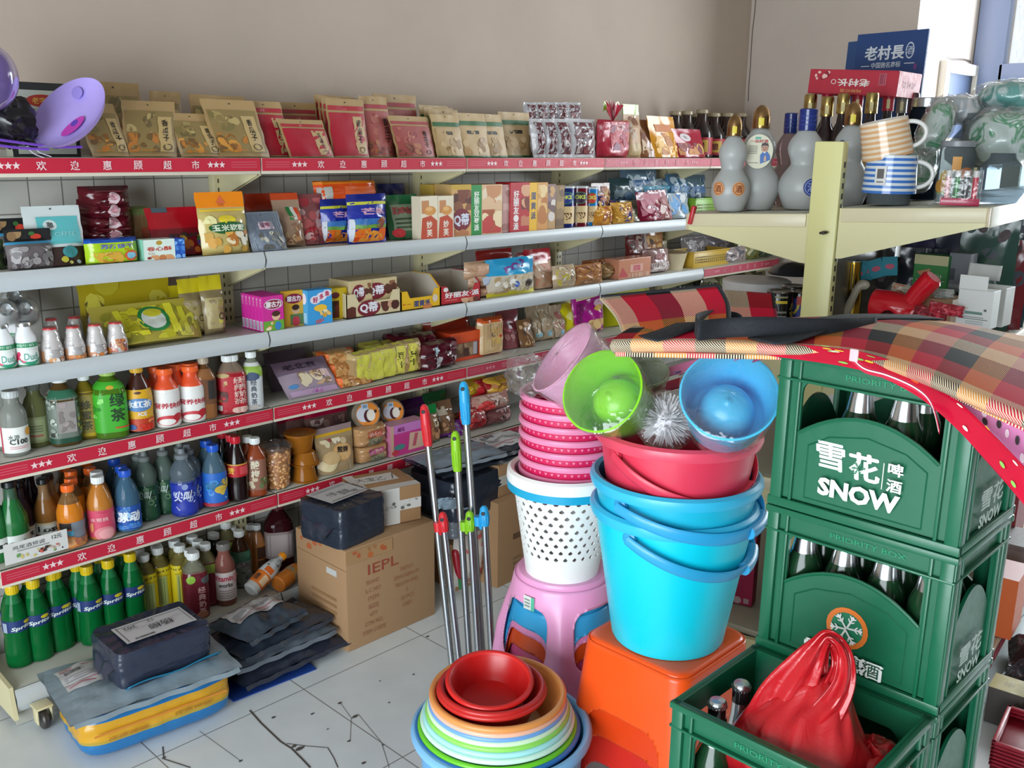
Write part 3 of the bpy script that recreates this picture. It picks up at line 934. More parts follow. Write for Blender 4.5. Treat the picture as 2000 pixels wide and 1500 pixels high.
# ------------------------------------------------------------------ plastic stools
def square_stool(loc,label,col):
 r0=empty('plastic_stool',loc,(0,0,0),label,'stool','stacked orange stools')
 h,t0,b0=.46,.142,.185
 g=G()
 def rim(s,n=10,r=.035):
  return rrect(-s,-s,s,s,r,n)
 pts=rim(t0); N=len(pts)
 def wall(u,v):
  i=int(round(u*N)) % N
  s=t0+(b0-t0)*v
  x,y=rim(s,10,.035+.01*v)[i]
  zz=h-.012-(h-.012)*v
  return Vector((x,y,zz))
 M_=60
 # sample the outline more finely along the sides
 def out(u,s,r):
  per=4*(2*(s-r))+2*pi*r; d=u*per; seg=2*(s-r); q=pi*r/2
  for k in range(4):
   if d<seg:
    p=(-(s-r)+d,-s); break
   d-=seg
   if d<q:
    a=-pi/2+d/r; p=((s-r)+r*cos(a),-(s-r)+r*sin(a)); break
   d-=q
  else:
   k=3; p=(s-r,-s)
  for _ in range(k):
   p=(-p[1],p[0])
  return p
 def W(u,v):
  s=t0+(b0-t0)*v
  x,y=out(u,s,.04)
  return Vector((x,y,(h-.010)*(1-v)))
 g.clip(W,160,40,col,lambda u,v:(abs(((u*4) % 1)-.39)/.385)**6+(abs(v-1.08)/.74)**5-1,wu=True)
 prof=[(0,h),(.5,h),(.86,h-.0005),(.96,h-.003),(1.0,h-.010)]
 def top(u,v):
  k=v*(len(prof)-1); i=min(int(k),len(prof)-2); f=k-i
  s=prof[i][0]*(1-f)+prof[i+1][0]*f; z=prof[i][1]*(1-f)+prof[i+1][1]*f
  x,y=out(u,t0,.04); return Vector((x*s,y*s,z))
 g.grid(top,72,8,col,wu=True,flip=True)
 o=g.build('seat_and_legs',r0,ang=50); md=o.modifiers.new('thickness','SOLIDIFY'); md.thickness=.003; md.offset=-1
 return r0
SX,SY=1.745,1.155
for k,(c,lb) in enumerate((('c8281a|x','red plastic stool at the bottom of the square stack under the blue buckets'),('d8400f|x','orange red plastic stool in the middle of the square stack'),('f0561a|x','bright orange square plastic stool directly under the blue buckets'))):
 square_stool((SX,SY,.07*k),lb,c)
STOP=.14+.46
PX_,PY_=1.815,1.545
def round_stool(loc,label,col,sticker=False,rot=0.0):
 r0=empty('plastic_stool',loc,(0,0,rot),label,'stool','stacked pink and blue stools')
 h,t0,b0=.44,.128,.19
 g=G()
 def rad(u,v):
  lobes=.5+.5*cos(4*2*pi*u) # four legs at lobes
  r=t0+(b0-t0)*v**.85
  return r+(.020*lobes**10)*min(1,max(0,v-.08)*3.5)
 def W(u,v):
  a=2*pi*u; return Vector((rad(u,v)*cos(a),rad(u,v)*sin(a),(h-.014)*(1-v)))
 def keep(u,v):
  f=((u*4) % 1)-.5
  return min((abs(f)/.355)**4+(abs(v-.315)/.195)**4-1,(abs(f)/.37)**4+(abs(v-1.08)/.44)**4-1)
 g.clip(W,160,48,col,keep,wu=True)
 g.lathe([(0,h-.004),(t0*.70,h-.004),(t0*.78,h),(t0*.94,h-.001),(t0,h-.014)][::-1],64,col)
 o=g.build('seat_and_legs',r0,ang=50); md=o.modifiers.new('thickness','SOLIDIFY'); md.thickness=.003; md.offset=-1
 if sticker:
  g=G()
  a0=radians(136)
  S=lambda u,v:Vector(((rad(.5,.12)+.0012)*cos(a0+.25*u),(rad(.5,.12)+.0012)*sin(a0+.25*u),h-.075+.038*v))
  decals(g,S,.045,.03,[('r',0,0,1,1,'d8ddd8'),('s',.08,.15,.6,.85,3,'8a938f'),('r',.72,0,1,1,'58b99a')],curved=1)
  g.build('sticker',r0)
 else:
  pass
 return r0
pitch=.045
cols=[('d05a8a|x','dark pink','lowest'),('e0551f|x','orange','second from the bottom'),('e690c0|x','pink','middle one'),('35a6dc|x','blue','second from the top'),('eba3cf|x','pink','topmost')]
PTOP=.62
for k,(c,nm,pl) in enumerate(cols):
 lb=f'{nm} round plastic stool, {pl} of the stack under the white basket' if k<4 else 'pink round plastic stool with rose print, topmost under the white basket'
 s=round_stool((PX_,PY_,(0,.045,.092,.112,.18)[k]),lb,c,k==4,radians(40))
g=G(); rr=random.Random(8)
for k in range(26):
 a=rr.uniform(0,2*pi); r=sqrt(rr.random())*.09
 n=7; q=rr.uniform(.008,.022); a1=rr.uniform(0,pi)
 g.poly([(PX_+r*cos(a)+q*cos(a1+2*pi*i/n)*(1 if i % 2 else .7),PY_+r*sin(a)+q*.6*sin(a1+2*pi*i/n),PTOP-.0015+.0001*k) for i in range(n)],rr.choice(['d2648f','c84a78','e8a0bd','b03a60']))
g.build('rose_print',s); bpy.data.objects['rose_print'].location=Vector((0,0,0)); bpy.data.objects['rose_print'].matrix_parent_inverse=(Matrix.Translation(s.location) @ Matrix.Rotation(radians(40),4,'Z')).inverted()
# ------------------------------------------------------------------ white pierced basket and the pink bins nested in it
bk=empty('laundry_basket',(PX_-.01,PY_-.005,PTOP+.001),(0,0,0),'white pierced plastic basket with a blue rim on the pink stools','basket')
g=G()
BR0,BR1,BH=.098,.138,.272
NU,NR=28,9
def bw(u,v):return Vector(((BR0+(BR1-BR0)*v)*cos(2*pi*u),(BR0+(BR1-BR0)*v)*sin(2*pi*u),BH*v))
# wall as a sheet of tiles, each tile a ring of quads around a teardrop hole
v0,v1=.22,.88
g.grid(lambda u,v:bw(u,v0*v),90,4,'eef0ee|p',wu=True)
g.grid(lambda u,v:bw(u,v1+(1-v1)*v),90,3,'eef0ee|p',wu=True)
for j in range(NR):
 for i in range(NU):
  off=.5 if j % 2 else 0
  def at(x,y):return bw((i+off+x)/NU,v0+(v1-v0)*(j+y)/NR)
  n=16; ro=[]; ri=[]
  for q in range(n):
   a=2*pi*q/n+pi/4
   m=max(abs(cos(a)),abs(sin(a)))
   ro.append((.5+.5*cos(a)/m,.5+.5*sin(a)/m))
   dx=.30*cos(a)*(1 if sin(a)<0 else (1-.75*sin(a))); dy=.34*sin(a) if sin(a)<0 else .40*sin(a)
   ri.append((.5+dx*.8,.47+dy*.8))
  b0=len(g.v)
  g.v+=[tuple(at(*p)) for p in ro]+[tuple(at(*p)) for p in ri]
  for q in range(n):
   g.face((b0+q,b0+(q+1) % n,b0+n+(q+1) % n,b0+n+q),'eef0ee|p')
g.lathe([(BR0,.0),(0,.0)],60,'eef0ee|p')
o=g.build('basket_wall',bk,flat=True); md=o.modifiers.new('thickness','SOLIDIFY'); md.thickness=.003
g=G(); g.lathe([(BR1-.004,BH-.016),(BR1+.012,BH-.016),(BR1+.014,BH-.008),(BR1+.012,BH+.012),(BR1+.004,BH+.018),(BR1-.006,BH+.012),(BR1-.006,BH-.016)],72,'f2f3f0|p'); g.build('rim',bk)
g=G(); g.lathe([(BR1+.002,BH-.038),(BR1+.012,BH-.036),(BR1+.013,BH-.015),(BR1+.002,BH-.014)],72,'1c9fc8|p'); g.build('rim_band',bk)
zb=PTOP+BH-.045
for k in range(7):
 pb=empty('pink_bin',(PX_+.004,PY_-.006,zb+.0335*k),(0,0,.3*k),['pink bin with red heart band, lowest of the stack in the white basket','pink bin with red heart band, second lowest in the nested stack','pink bin with red heart band, third lowest in the nested stack','pink bin with red heart band in the middle of the nested stack','pink bin with red heart band, third from the top of the nested stack','pink bin with red heart band, second from the top of the nested stack','topmost pink bin, holding crumpled plastic film and the pink cup'][k],'bin','nested pink bins')
 if k==0:
  g=G(); g.lathe([(0,-.02),(.10,-.02),(.117,-.012),(.1195,.0),(.1245,.050)],64,'cc2058|p')
  rr=random.Random(2)
  for i in range(46):
   a=2*pi*i/46; r=.1212
   for j,zz in enumerate((.026,.041)):
    aa=a+j*.07; q=.0042; rr_=.1195+.005*(zz/.05)+.0012
    pts=[(0,-1),(.8,.05),(.75,.6),(.4,.75),(0,.35),(-.4,.75),(-.75,.6),(-.8,.05)]
    g.poly([(rr_*cos(aa+x*q/rr_),rr_*sin(aa+x*q/rr_),zz+y*q) for x,y in pts],'ea7f9c')
  w0=g.build('bin_wall',pb)
  g=G(); g.lathe([(.1235,.0495),(.1305,.0490),(.1325,.053),(.1315,.0615),(.128,.0645),(.123,.063),(.1205,.05)],64,'e58bb0|x'); w1_=g.build('bin_rim',pb)
 else:
  for w_ in (w0,w1_):
   c=w_.copy(); COL.objects.link(c); c.parent=pb
PBTOP=zb+.0335*6+.066
# ------------------------------------------------------------------ buckets on the orange stool
BCX,BCY=SX,SY
def bucket(z,r0_,r1_,h,col,rimc,hcol,label,beta,piv,name='bucket',hr=1.08):
 e=empty(name,(BCX,BCY,z),(0,0,piv),label,'bucket')
 g=G()
 g.lathe([(0,.004),(r0_-.012,.004),(r0_-.004,.0),(r0_,.008),(r1_-.006,h-.05),(r1_-.004,h-.02)],72,col)
 g.build('bucket_wall',e)
 g=G(); g.lathe([(r1_-.008,h-.020),(r1_+.008,h-.024),(r1_+.012,h-.012),(r1_+.010,h-.002),(r1_+.002,h+.004),(r1_-.008,h),(r1_-.012,h-.03),(r0_,.02),(0,.016)],72,rimc); g.build('rim',e)
 g=G()
 R=r1_*hr
 # strap handle pivoting at the +-x ears, hanging over the -y side
 def hp(t):
  a=pi*t
  return Vector((-R*cos(a),-R*sin(a)*cos(beta)*1.0,h-.035-R*sin(a)*sin(beta)))
 n=36
 def strapf(u,v):
  c=hp(u); tt=(hp(min(u+.01,1))-hp(max(u-.01,0))).normalized()
  nrm=Vector((0,-cos(beta),-sin(beta)))
  wv=tt.cross(Vector((0,sin(beta),-cos(beta)))).normalized()
  a=2*pi*v
  up=Vector((0,-sin(beta),cos(beta)))
  return c+up*(.018*(1-.35*abs(2*u-1)))*cos(a)+wv*.0045*sin(a)
 g.grid(strapf,n,10,hcol,wv=True)
 for s in (-1,1):
  g.lathe([(0,0),(.016,0),(.016,.008),(.010,.012),(0,.012)],20,hcol,M=Matrix.Translation((s*(r1_-.002),0,h-.035)) @ Matrix.Rotation(s*radians(90),4,'Y'))
 if beta>.0:
  tt=.60; c=hp(tt); g.tube([hp(.52+.16*i/8) for i in range(9)],.015,hcol,n=10)
 g.build('handle',e)
 return e
bucket(STOP+.001,.132,.182,.335,'0acbe2|p','2fb6de|p','2f9fd0|p','bright turquoise bucket standing on the orange stool',radians(26),radians(4))
bucket(STOP+.070,.126,.184,.335,'1fb4d2|p','35b4dc|p','2f9fd4|p','blue bucket nested in the turquoise one, upper of the two',radians(16),radians(-4),hr=1.10)
bucket(STOP+.255,.142,.176,.255,'d83a54|p','de4a62|p','d23550|p','red bucket on top of the two blue buckets, holding wrapped brush sets',radians(30),radians(-14),hr=1.06)
RB_Z=STOP+.255+.255
# ------------------------------------------------------------------ wrapped toilet brush holders, brush
def cup(px,py,x,axis,col,label,r=.092,depth=.125,inner=None):
 c=onx(px,py,x); ax=Vector(axis).normalized()
 rot=ax.to_track_quat('Z','Y').to_euler()
 e=empty('brush_holder',c,rot,label,'brush holder','wrapped brush holders')
 g=G()
 g.lathe([(0,-depth),(r*.78,-depth),(r*.82,-depth+.006),(r,0),(r+.003,.002),(r-.001,.003),(r-.006,-.004),(r*.80,-depth+.010),(r*.62,-depth+.012)],48,col+'|x')
 g.lathe([(r*.62,-depth+.012),(r*.60,-.075),(r*.5,-.050),(r*.33,-.036),(r*.15,-.031),(.008,-.030),(.006,-.028),(0,-.027)],40,inner or col+'|x')
 g.build('holder',e)
 g=G(); sd=px*.01
 def fs(u,v):
  a=2*pi*u
  zz=-depth*1.12+(depth*1.12+.012)*v if v<.8 else None
  if v<.8:
   t=v/.8; z=-depth*1.10+(depth*1.10+.004)*t; rr_=(r*.86+(r*1.06-r*.86)*t)*(1+.05*noise.noise(Vector((cos(a)*3,sin(a)*3,z*20+sd)))+.02*sin(9*a+sd))
  else:
   t=(v-.8)/.2; z=.004+.012*sin(t*pi/2)+.004*noise.noise(Vector((cos(a)*t*4,sin(a)*t*4,sd))); rr_=r*1.06*(1-t)
  return Vector((rr_*cos(a),rr_*sin(a),z))
 g.grid(fs,48,22,'ffffff|f',wu=True)
 # crease lines that catch the light
 g.build('film_wrap',e)
 return e
cup(1176,764,1.545,(-.70,-.10,.42),'86d41f','lime green brush holder wrapped in clear film on the red bucket',.090,.115)
cup(1424,772,1.60,(-.62,-.42,.60),'52c4ee','sky blue brush holder wrapped in clear film at the right of the red bucket',.094,.12)
cup(1098,698,1.66,(-.60,.42,.60),'eab0d0','pale pink brush holder wrapped in clear film on the pink bins',.098,.16)
e=cup(1245,720,1.72,(-.2,-.3,.95),'7d9a6a','murky green brush holder standing upright behind the lime green one',.07,.12)
e=empty('toilet_brush',onx(1300,822,1.66),(.5,-.6,0),'fluffy white round brush in a clear bag between the green and blue holders','brush')
g=G(); rr=random.Random(5)
for k in range(420):
 z=rr.uniform(-.4,1); a=rr.uniform(0,2*pi); s=sqrt(max(0,1-z*z)); d=Vector((s*cos(a),s*sin(a),z)); L=.062*rr.uniform(.85,1.05)
 t=d.cross(Vector((0,0,1)) if abs(d.z)<.9 else Vector((1,0,0))).normalized(); w=d.cross(t); q=.0032
 g.poly([d*.012+t*q,d*.012-t*q,d*L-t*q*.3,d*L+t*q*.3],'e6e4e6|c')
 g.poly([d*.012+w*q,d*.012-w*q,d*L-w*q*.3,d*L+w*q*.3],'dad8dc|c')
g.lathe([(0,-.03),(.03,-.03),(.035,0),(.02,.03),(0,.04)],20,'e0dee2|c')
g.build('bristles',e)
g=G(); g.grid(lambda u,v:Vector((.068*sin(pi*v)*cos(2*pi*u),.068*sin(pi*v)*sin(2*pi*u),.068*cos(pi*v)))*(1+.06*noise.noise(Vector((u*9,v*6,2)))),32,18,'ffffff|f',wu=True); g.build('film_wrap',e)
# crumpled film in the topmost pink bin
g=G(); c0=onx(1035,735,1.72)
g.grid(lambda u,v:Vector((.055*sin(pi*v)*cos(2*pi*u),.07*sin(pi*v)*sin(2*pi*u),.05*cos(pi*v)))*(1+.35*noise.noise(Vector((cos(2*pi*u)*2.2,sin(2*pi*u)*2.2,v*6)))),48,24,'f4f4f6|f',wu=True)
o=g.build('film_bag',None,c0); tag(o,'crumpled clear plastic bag lying on the topmost pink bin','plastic bag')
# ------------------------------------------------------------------ nested wash basins
QX,QY=1.402,1.380
def basin(r,z,dep,col,label,tilt=(0,0),rimc=None,rr_=.007,stripes=(),off=(0,0)):
 e=empty('wash_basin',(QX+off[0],QY+off[1],z-dep),(tilt[0],tilt[1],0),label,'basin','nested wash basins')
 g=G()
 rb_=r*.72
 g.lathe([(0,.003),(rb_*.9,.003),(rb_,.0),(rb_+(r-rb_)*.25,dep*.3),(rb_+(r-rb_)*.8,dep*.82),(r-.004,dep-.012)],72,col)
 g.lathe([(r-.006,dep-.008),(rb_+(r-rb_)*.8-.004,dep*.82),(rb_+(r-rb_)*.25-.004,dep*.3),(rb_-.004,.008),(rb_*.5,.007),(0,.007)],72,col)
 g.build('bowl',e)
 g=G()
 pr=[(r-.006+rr_*(1-cos(2*pi*i/10)) ,dep-.008+rr_*sin(2*pi*i/10)) for i in range(11)]
 g.lathe(pr,72,rimc or col); g.build('rim',e)
 if stripes:
  g=G()
  for zz,c in stripes:
   t=zz; ra=rb_+(r-rb_)*(.8*t/.82)+.0012
   g.lathe([(ra,dep*t),(ra+.0025,dep*(t+.06))],72,c)
  g.build('painted_band',e)
 return e
g=G()
TUBH,TUBR=.415,.198
tb=empty('wash_tub',(QX+.006,QY-.008,0),(0,0,0),'deep sky blue plastic tub holding the nested wash basins','tub')
g.lathe([(0,.003),(.15,.003),(.155,0),(.16,.01),(TUBR-.006,TUBH-.04),(TUBR-.002,TUBH-.012),(TUBR-.006,TUBH-.01),(TUBR-.012,TUBH-.04),(.152,.02),(0,.012)],72,'5fa8dc|p'); g.build('tub_wall',tb)
g=G(); g.lathe([(TUBR-.008+.011*(1-cos(2*pi*i/10)),TUBH-.012+.012*sin(2*pi*i/10)) for i in range(11)],72,'7db8e6|p'); g.build('rim',tb)
bs=[(.186,.418,.12,'2f6fb4|p','dark blue wash basin sunk in the sky blue tub',{}),(.178,.425,.115,'63b822|p','grass green wash basin, lower of the two greens in the tub',{'rimc':'69c428|p'}),
(.172,.440,.11,'c9ead8|p','pale mint wash basin between the green basins',{}),(.166,.452,.11,'9fd8dc|p','light aqua wash basin in the nested stack',{'rimc':'a6e2e4|p'}),
(.160,.462,.10,'8fd070|p','white wash basin with a green rim in the nested stack',{'rimc':'8ed45e|p'}),(.156,.472,.10,'e8efe4|p','cream wash basin under the blue rimmed one',{'rimc':'cfe8c4|p'}),
(.153,.482,.10,'6f9fd8|p','blue rimmed wash basin below the salmon one',{'rimc':'6f9fd8|p'}),(.151,.491,.10,'f0e4dc|p','white wash basin with a salmon rim under the orange basin',{'rimc':'e8b49a|p'}),
(.149,.503,.095,'d98a48|p','dull orange wash basin around the red ones',{'rimc':'e0924e|p','rr_':.008}),
(.120,.512,.08,'b8211f|p','larger red wash basin second from the top',{'rimc':'c82a26|p','off':(-.012,.008)}),(.116,.520,.08,'b01c1c|p','red wash basin tucked under the topmost bowl',{'rimc':'c02422|p','off':(-.012,.008)}),
(.094,.540,.072,'c01818|p','small bright red bowl, topmost of the nested basins',{'rimc':'d02320|p','tilt':(radians(7),radians(-6)),'off':(-.014,.014)})]
for r,z,d,c,lb,kw in bs:
 basin(r,z,d,c,lb,**kw)
 # tan handle of plaited wire behind the basins
g=G(); P=[onx(872,1306,1.42),onx(885,1298,1.43),onx(905,1300,1.43),onx(935,1292,1.45)]
for k in range(3):
 g.tube([spl([Vector(p)+Vector((0,0,.004*sin(k*2+i))) for i,p in enumerate(P)],t/14) for t in range(15)],.0016,'a8854c|c',n=5)
tag(g.build('wire_handle'),'thin tan wire hoop showing behind the orange basin','wire')
# ------------------------------------------------------------------ mop poles
def mop(top,bot,z1,y_,cols_,label,rr_=.0105,grip=.13,kind='long'):
 e=empty('mop_pole',bot,(0,0,0),label,'mop pole','steel mop poles')
 b=Vector((0,0,0)); t=Vector(top)-Vector(bot); d=t.normalized(); L=t.length
 g=G(); g.tube([b,b+d*(L-grip*.6)],rr_,'b9bcc0|m',n=16); g.build('pole',e)
 g=G()
 P=[b+d*(L-grip),b+d*(L-grip+.006),b+d*(L-grip*.5),b+d*(L-.03),b+d*(L-.008),b+d*L]
 g.tube(P,[rr_*1.25,rr_*1.35,rr_*1.55,rr_*1.5,rr_*1.15,rr_*.55],cols_+'|p',n=16)
 side=d.cross(Vector((.83,.55,-.2))).normalized()
 for k in range(5):
  a=-.9+.45*k
  q=(Vector((-.8,-.5,.2))*cos(a)+side*sin(a)).normalized()*rr_*1.45
  g.tube([b+d*(L-grip*.9)+q,b+d*(L-grip*.5)+q*1.08],.0012,cols_+'|p',n=5)
 c=b+d*(L-.022); f=Vector((-.83,-.5,.15)).normalized()*rr_*1.42
 g.lathe([(.006,0),(.0045,.001),(0,.0012)],14,'20242a',M=Matrix.Translation(c+f) @ f.to_track_quat('Z','Y').to_matrix().to_4x4())
 g.build('grip',e)
 if kind=='short':
  g=G()
  sd=Vector((-.55,.83,0))*.019
  g.tube([b+d*(L-grip*1.02)+sd,b+d*(L-grip*.55)+sd],rr_*1.25,cols_+'|p',n=14)
  g.box(b+d*(L-grip*.8)+sd*.5,(.012,.012,.05),cols_+'|p',.002); g.build('clip',e)
 return e
MP=[((828,790),(884,1312),'d62a34','tall steel mop pole with a red grip, leftmost of the poles',.13,'long'),((889,842),(918,1306),'8cc81e','tall steel mop pole with a lime green grip',.125,'long'),
((905,745),(944,1300),'2aa6e0','tallest steel mop pole with a sky blue grip',.13,'long'),
((864,1000),(899,1312),'d62a34','short steel mop pole with a red hanging grip',.062,'short'),((917,998),(936,1306),'86c222','short steel mop pole with a lime green hanging grip',.062,'short'),((945,988),(962,1298),'2aa0dc','short steel mop pole with a blue hanging grip',.062,'short')]
for (tx,ty),(bx,by),c,lb,gr,kd in MP:
 x=1.86+(bx-884)*.0006+(0 if kd=='long' else-.02)
 B=onx(bx,by,x); T=onx(tx,ty,x-.012)
 d=(B-T).normalized(); B=B+d*(B.z/-d.z) # carried down to the floor
 mop(T,B,0,0,c,lb,grip=gr,kind=kd)
 # ------------------------------------------------------------------ goods on the shelves
def slot(sh,x0,yt,x1,yb,Y=None,z=None):
 zz=SZ[sh] if z is None else z
 xm=(x0+x1)/2
 if Y is None:
  Y=min(max(onz(xm,yb,zz).y,LIPY+.014),3.04)
 X0,X1=ony(x0,yb,Y).x,ony(x1,yb,Y).x
 return (X0+X1)/2,Y,zz,X1-X0,max(.01,ony(xm,yt,Y).z-zz)
def put(o,x,y,z,w,roll,lean,yaw):
 o.location=(x,y,z+abs(sin(radians(roll)))*w/2+.001)
 o.rotation_euler=(radians(-lean),radians(roll),radians(yaw))
SEED=[0]
def BAG(sh,box,label,style='pouch',col='c0a070',bands=(),specs=(),d=.04,roll=0,lean=6,yaw=0,Y=None,z=None,wr=1.0,name='snack_bag',cat='snack bag',group=None,w=None):
 SEED[0]+=1
 x,y,zz,ww,h=slot(sh,*box,Y=Y,z=z)
 ww=w or ww
 sh_=math.tan(radians(roll)); ww0=ww
 if roll:
  ww=max(ww*.45,ww-abs(sh_)*h); x-=sh_*h/2
 g=bag_geo(G(),ww,h,d,style,SEED[0],wr,col,bands,specs)
 if roll:
  g.v=[(p[0]+sh_*p[2],p[1],p[2]) for p in g.v]
 o=g.build(name)
 put(o,x,y+d/2+.002,zz,ww,0,lean,yaw)
 return tag(o,label,cat,group)
def BOX(sh,box,label,col,f=(),l=(),t=(),r=(),d=.06,yaw=0,Y=None,z=None,name='biscuit_box',cat='biscuit box',group=None,roll=0,lean=0):
 x,y,zz,w,h=slot(sh,*box,Y=Y,z=z)
 o=carton_geo(G(),w,d,h,col,f,l,t,r).build(name,flat=True)
 put(o,x,y+d/2,zz,w,roll,lean,yaw)
 return tag(o,label,cat,group)
def seedprint(kind,n=1):
 txt='香瓜子'
 if kind=='k':
  return [('e',.5,.93,.018,.012,'3a2c1c'),('r',.05,.06,.95,.82,'8b7445'),('b',.06,.45,.6,.8,7,.10,['7a6a3c','a08c58','6a5a34','b39d66'],n),('b',.06,.08,.62,.42,10,.10,['b5712c','8a5a28','c98a3a','70522a'],n+3),
('r',.63,.09,.9,.72,'bb9e68'),('t',txt,.765,.47,.115,'2c2417',{'vert':1,'b':.02}),('o',.765,.17,.09,.06,.25,'5a4a30'),('s',.1,.1,.55,.13,1,'c97f2a')]
 if kind=='r':
  return [('e',.5,.94,.018,.012,'3a2418'),('r',.03,.80,.97,.88,'a81e2c'),('t','洽洽',.45,.84,.05,'d8a0a0'),('r',.03,.02,.97,.76,'a5122a'),('r',.63,.05,.93,.7,'b89a6c'),('t',txt,.78,.44,.12,'2c1a14',{'vert':1,'b':.02}),('o',.78,.12,.08,.05,.25,'6a3a30')]
 if kind=='p':
  return [('e',.5,.94,.018,.012,'3a2418'),('r',.03,.80,.97,.87,'9c3038'),('r',.03,.02,.97,.76,'9d4a46'),('b',.05,.35,.6,.72,7,.10,['a85c50','8c3a3a','b87460'],n),('b',.05,.05,.6,.33,8,.10,['8a4a34','a8643c','6c3428'],n+1),('t',txt,.78,.44,.12,'2c1a14',{'vert':1,'b':.02}),('o',.78,.12,.08,.05,.25,'5a2a28')]
 return [('e',.5,.95,.018,.012,'3a2c18'),('r',.02,.72,.98,.82,'1f5a2c'),('r',.08,.03,.92,.68,'b89a70'),('r',.3,.52,.68,.6,'2c2a20'),('t','花生',.49,.56,.05,'c0a878'),('b',.12,.06,.88,.45,9,.12,['a3835a','c6a880','927048','b08c60'],n),('r',.02,0,.98,.03,'1f5a2c')]
KR='a98a5c'
def POUCH(kind,box,label,Y=2.85,roll=0,lean=6,n=1,d=.035):
 return BAG(1,box,label,'pouch',KR if kind != 'g' else 'b39668',(),seedprint(kind,n),d,roll,lean,0,Y,name='seed_pouch',cat='seed pouch',group='seed and nut pouches on the top shelf')
POUCH('k',(190,160,292,292),'brown kraft seed pouch standing behind, just right of the purple dish',2.97,n=2)
POUCH('k',(300,178,372,296),'brown kraft seed pouch behind the gap between the two nearest pouches',2.97,n=3,roll=6)
POUCH('k',(388,186,494,298),'brown kraft seed pouch standing behind the third one from the purple dish',2.97,n=4)
POUCH('k',(160,202,262,296),'kraft seed pouch half covered by the purple dish',roll=-14,n=5)
POUCH('k',(248,197,358,298),'upright kraft seed pouch with a flat header, second from the purple dish',roll=4,n=6)
POUCH('k',(338,222,445,300),'short kraft seed pouch slumped left, third from the purple dish',roll=-16,n=7)
POUCH('k',(408,195,533,303),'kraft seed pouch leaning left beside the first red pouch',roll=-13,n=8,Y=2.84)
POUCH('r',(490,198,578,302),'dark red and kraft seed pouch next to the last brown pouch',roll=-10,n=1,Y=2.88)
POUCH('p',(546,200,632,300),'kraft headed red pouch peeking above the short red pouch',2.97,n=2)
POUCH('r',(554,234,658,304),'short red seed pouch slumped left in front of another',roll=-16,n=3,Y=2.84)
for k in range(3):
 POUCH('r',(628+7*k,186+2*k,698+7*k,303),['red seed pouch furthest back of the tight row of four','red seed pouch third from the front of the tight row of four','red seed pouch just behind the bright front one'][k],2.99-.032*k,n=4,d=.02)
POUCH('r',(650,193,725,304),'bright red seed pouch at the front of the tight row of four',2.86,n=5,d=.024,roll=-2)
POUCH('p',(716,188,776,304),'faded pinkish seed pouch right of the bright red one',2.88,n=6,roll=-4)
POUCH('p',(742,184,826,300),'faded red seed pouch at the back with a wide kraft header',2.98,n=7)
POUCH('p',(770,227,858,304),'short faded red seed pouch in front of the green edged row',roll=-12,n=8,Y=2.85)
for k in range(3):
 POUCH('g',(828+9*k,206+4*k,892+9*k,303),['green edged nut pouch furthest back of the first green row','green edged nut pouch in the middle of the first green row','green edged nut pouch second from the front of the first row'][k],2.99-.035*k,n=k,d=.02,roll=-6)
POUCH('g',(852,224,914,304),'first green banded nut pouch at the front, leaning left',roll=-8,n=5,Y=2.84)
POUCH('g',(894,221,966,304),'second green banded nut pouch at the front, leaning left',roll=-9,n=6,Y=2.85)
POUCH('g',(938,223,998,304),'third green banded nut pouch at the front, leaning left',roll=-9,n=7,Y=2.86)
POUCH('g',(984,219,1044,304),'dim upright green banded nut pouch beside the silver packs',2.92,n=8)
# silver and maroon milk sweets, gift bag and the bags at the right
def foilpack(n):return [('r',.2,.08,.86,.9,'5a1a24'),('r',.2,.60,.86,.78,'b9b6ba'),('b',.22,.1,.84,.58,7,.12,['7a2a30','d8d0d0','3c1016','a89a98'],n),('t','老式',.52,.68,.12,'6a2030',{'b':.02})]
for k in range(5):
 BAG(1,(1030+20*k,200,1056+20*k+(6 if k==4 else 0),238),f'{["first", "second", "third", "fourth", "fifth"][k]} silver and maroon foil pack from the left, upper layer, top shelf','pillow','b4b2b6|w',(),foilpack(k),.03,Y=2.95,z=SZ[1]+.125,name='foil_pack',cat='snack pack',group='silver and maroon foil packs',wr=2)
for k,(a,b) in enumerate(((1046,1074),(1068,1098),(1090,1126),(1116,1172))):
 BAG(1,(a,232,b,304),f'{["leftmost", "second", "third", "widest rightmost"][k]} silver and maroon foil pack in the lower layer of the top shelf','pillow','c2c0c4|w',(),foilpack(k+9),.05,Y=2.86+.004*k,name='foil_pack',cat='snack pack',group='silver and maroon foil packs',wr=2,roll=(-6 if k<3 else 0))
BAG(1,(1060,236,1170,300),'stack of silver foil packs behind the front ones','block','8d6a72|w',(),foilpack(4),.12,Y=2.93,name='foil_pack',cat='snack pack',wr=1)
g=G()
x,y,z,w,h=slot(1,1176,195,1234,306,Y=2.86)
bag_geo(g,w,h*.66,.06,'block',3,1.5,'a8283c|w',(),[('r',.3,.2,.95,.95,'b8545c'),('b',.3,.2,.95,.9,12,.13,['c98a7a','9a2a40','d8a090','7a3a58'],3),('t','喜糖',.6,.8,.16,'ecd0d0',{'b':.02})])
gb=empty('gift_sweet_bag',(x,y+.035,z),(0,0,0),'red cellophane gift bag of sweets gathered into a ruffle at the top','sweet bag'); g.build('bag',gb)
g=G()
for k in range(26):
 a=2*pi*k/26; r=.05+.02*sin(k*5)
 g.poly([(0,0,h*.62),(.012*cos(a),.012*sin(a),h*.70),(r*cos(a),r*.5*sin(a),h*(.93+.08*sin(k*3))),(r*.7*cos(a+.3),r*.4*sin(a+.3),h*.92)],'c03048|g' if k % 3 else 'd89aa2|g')
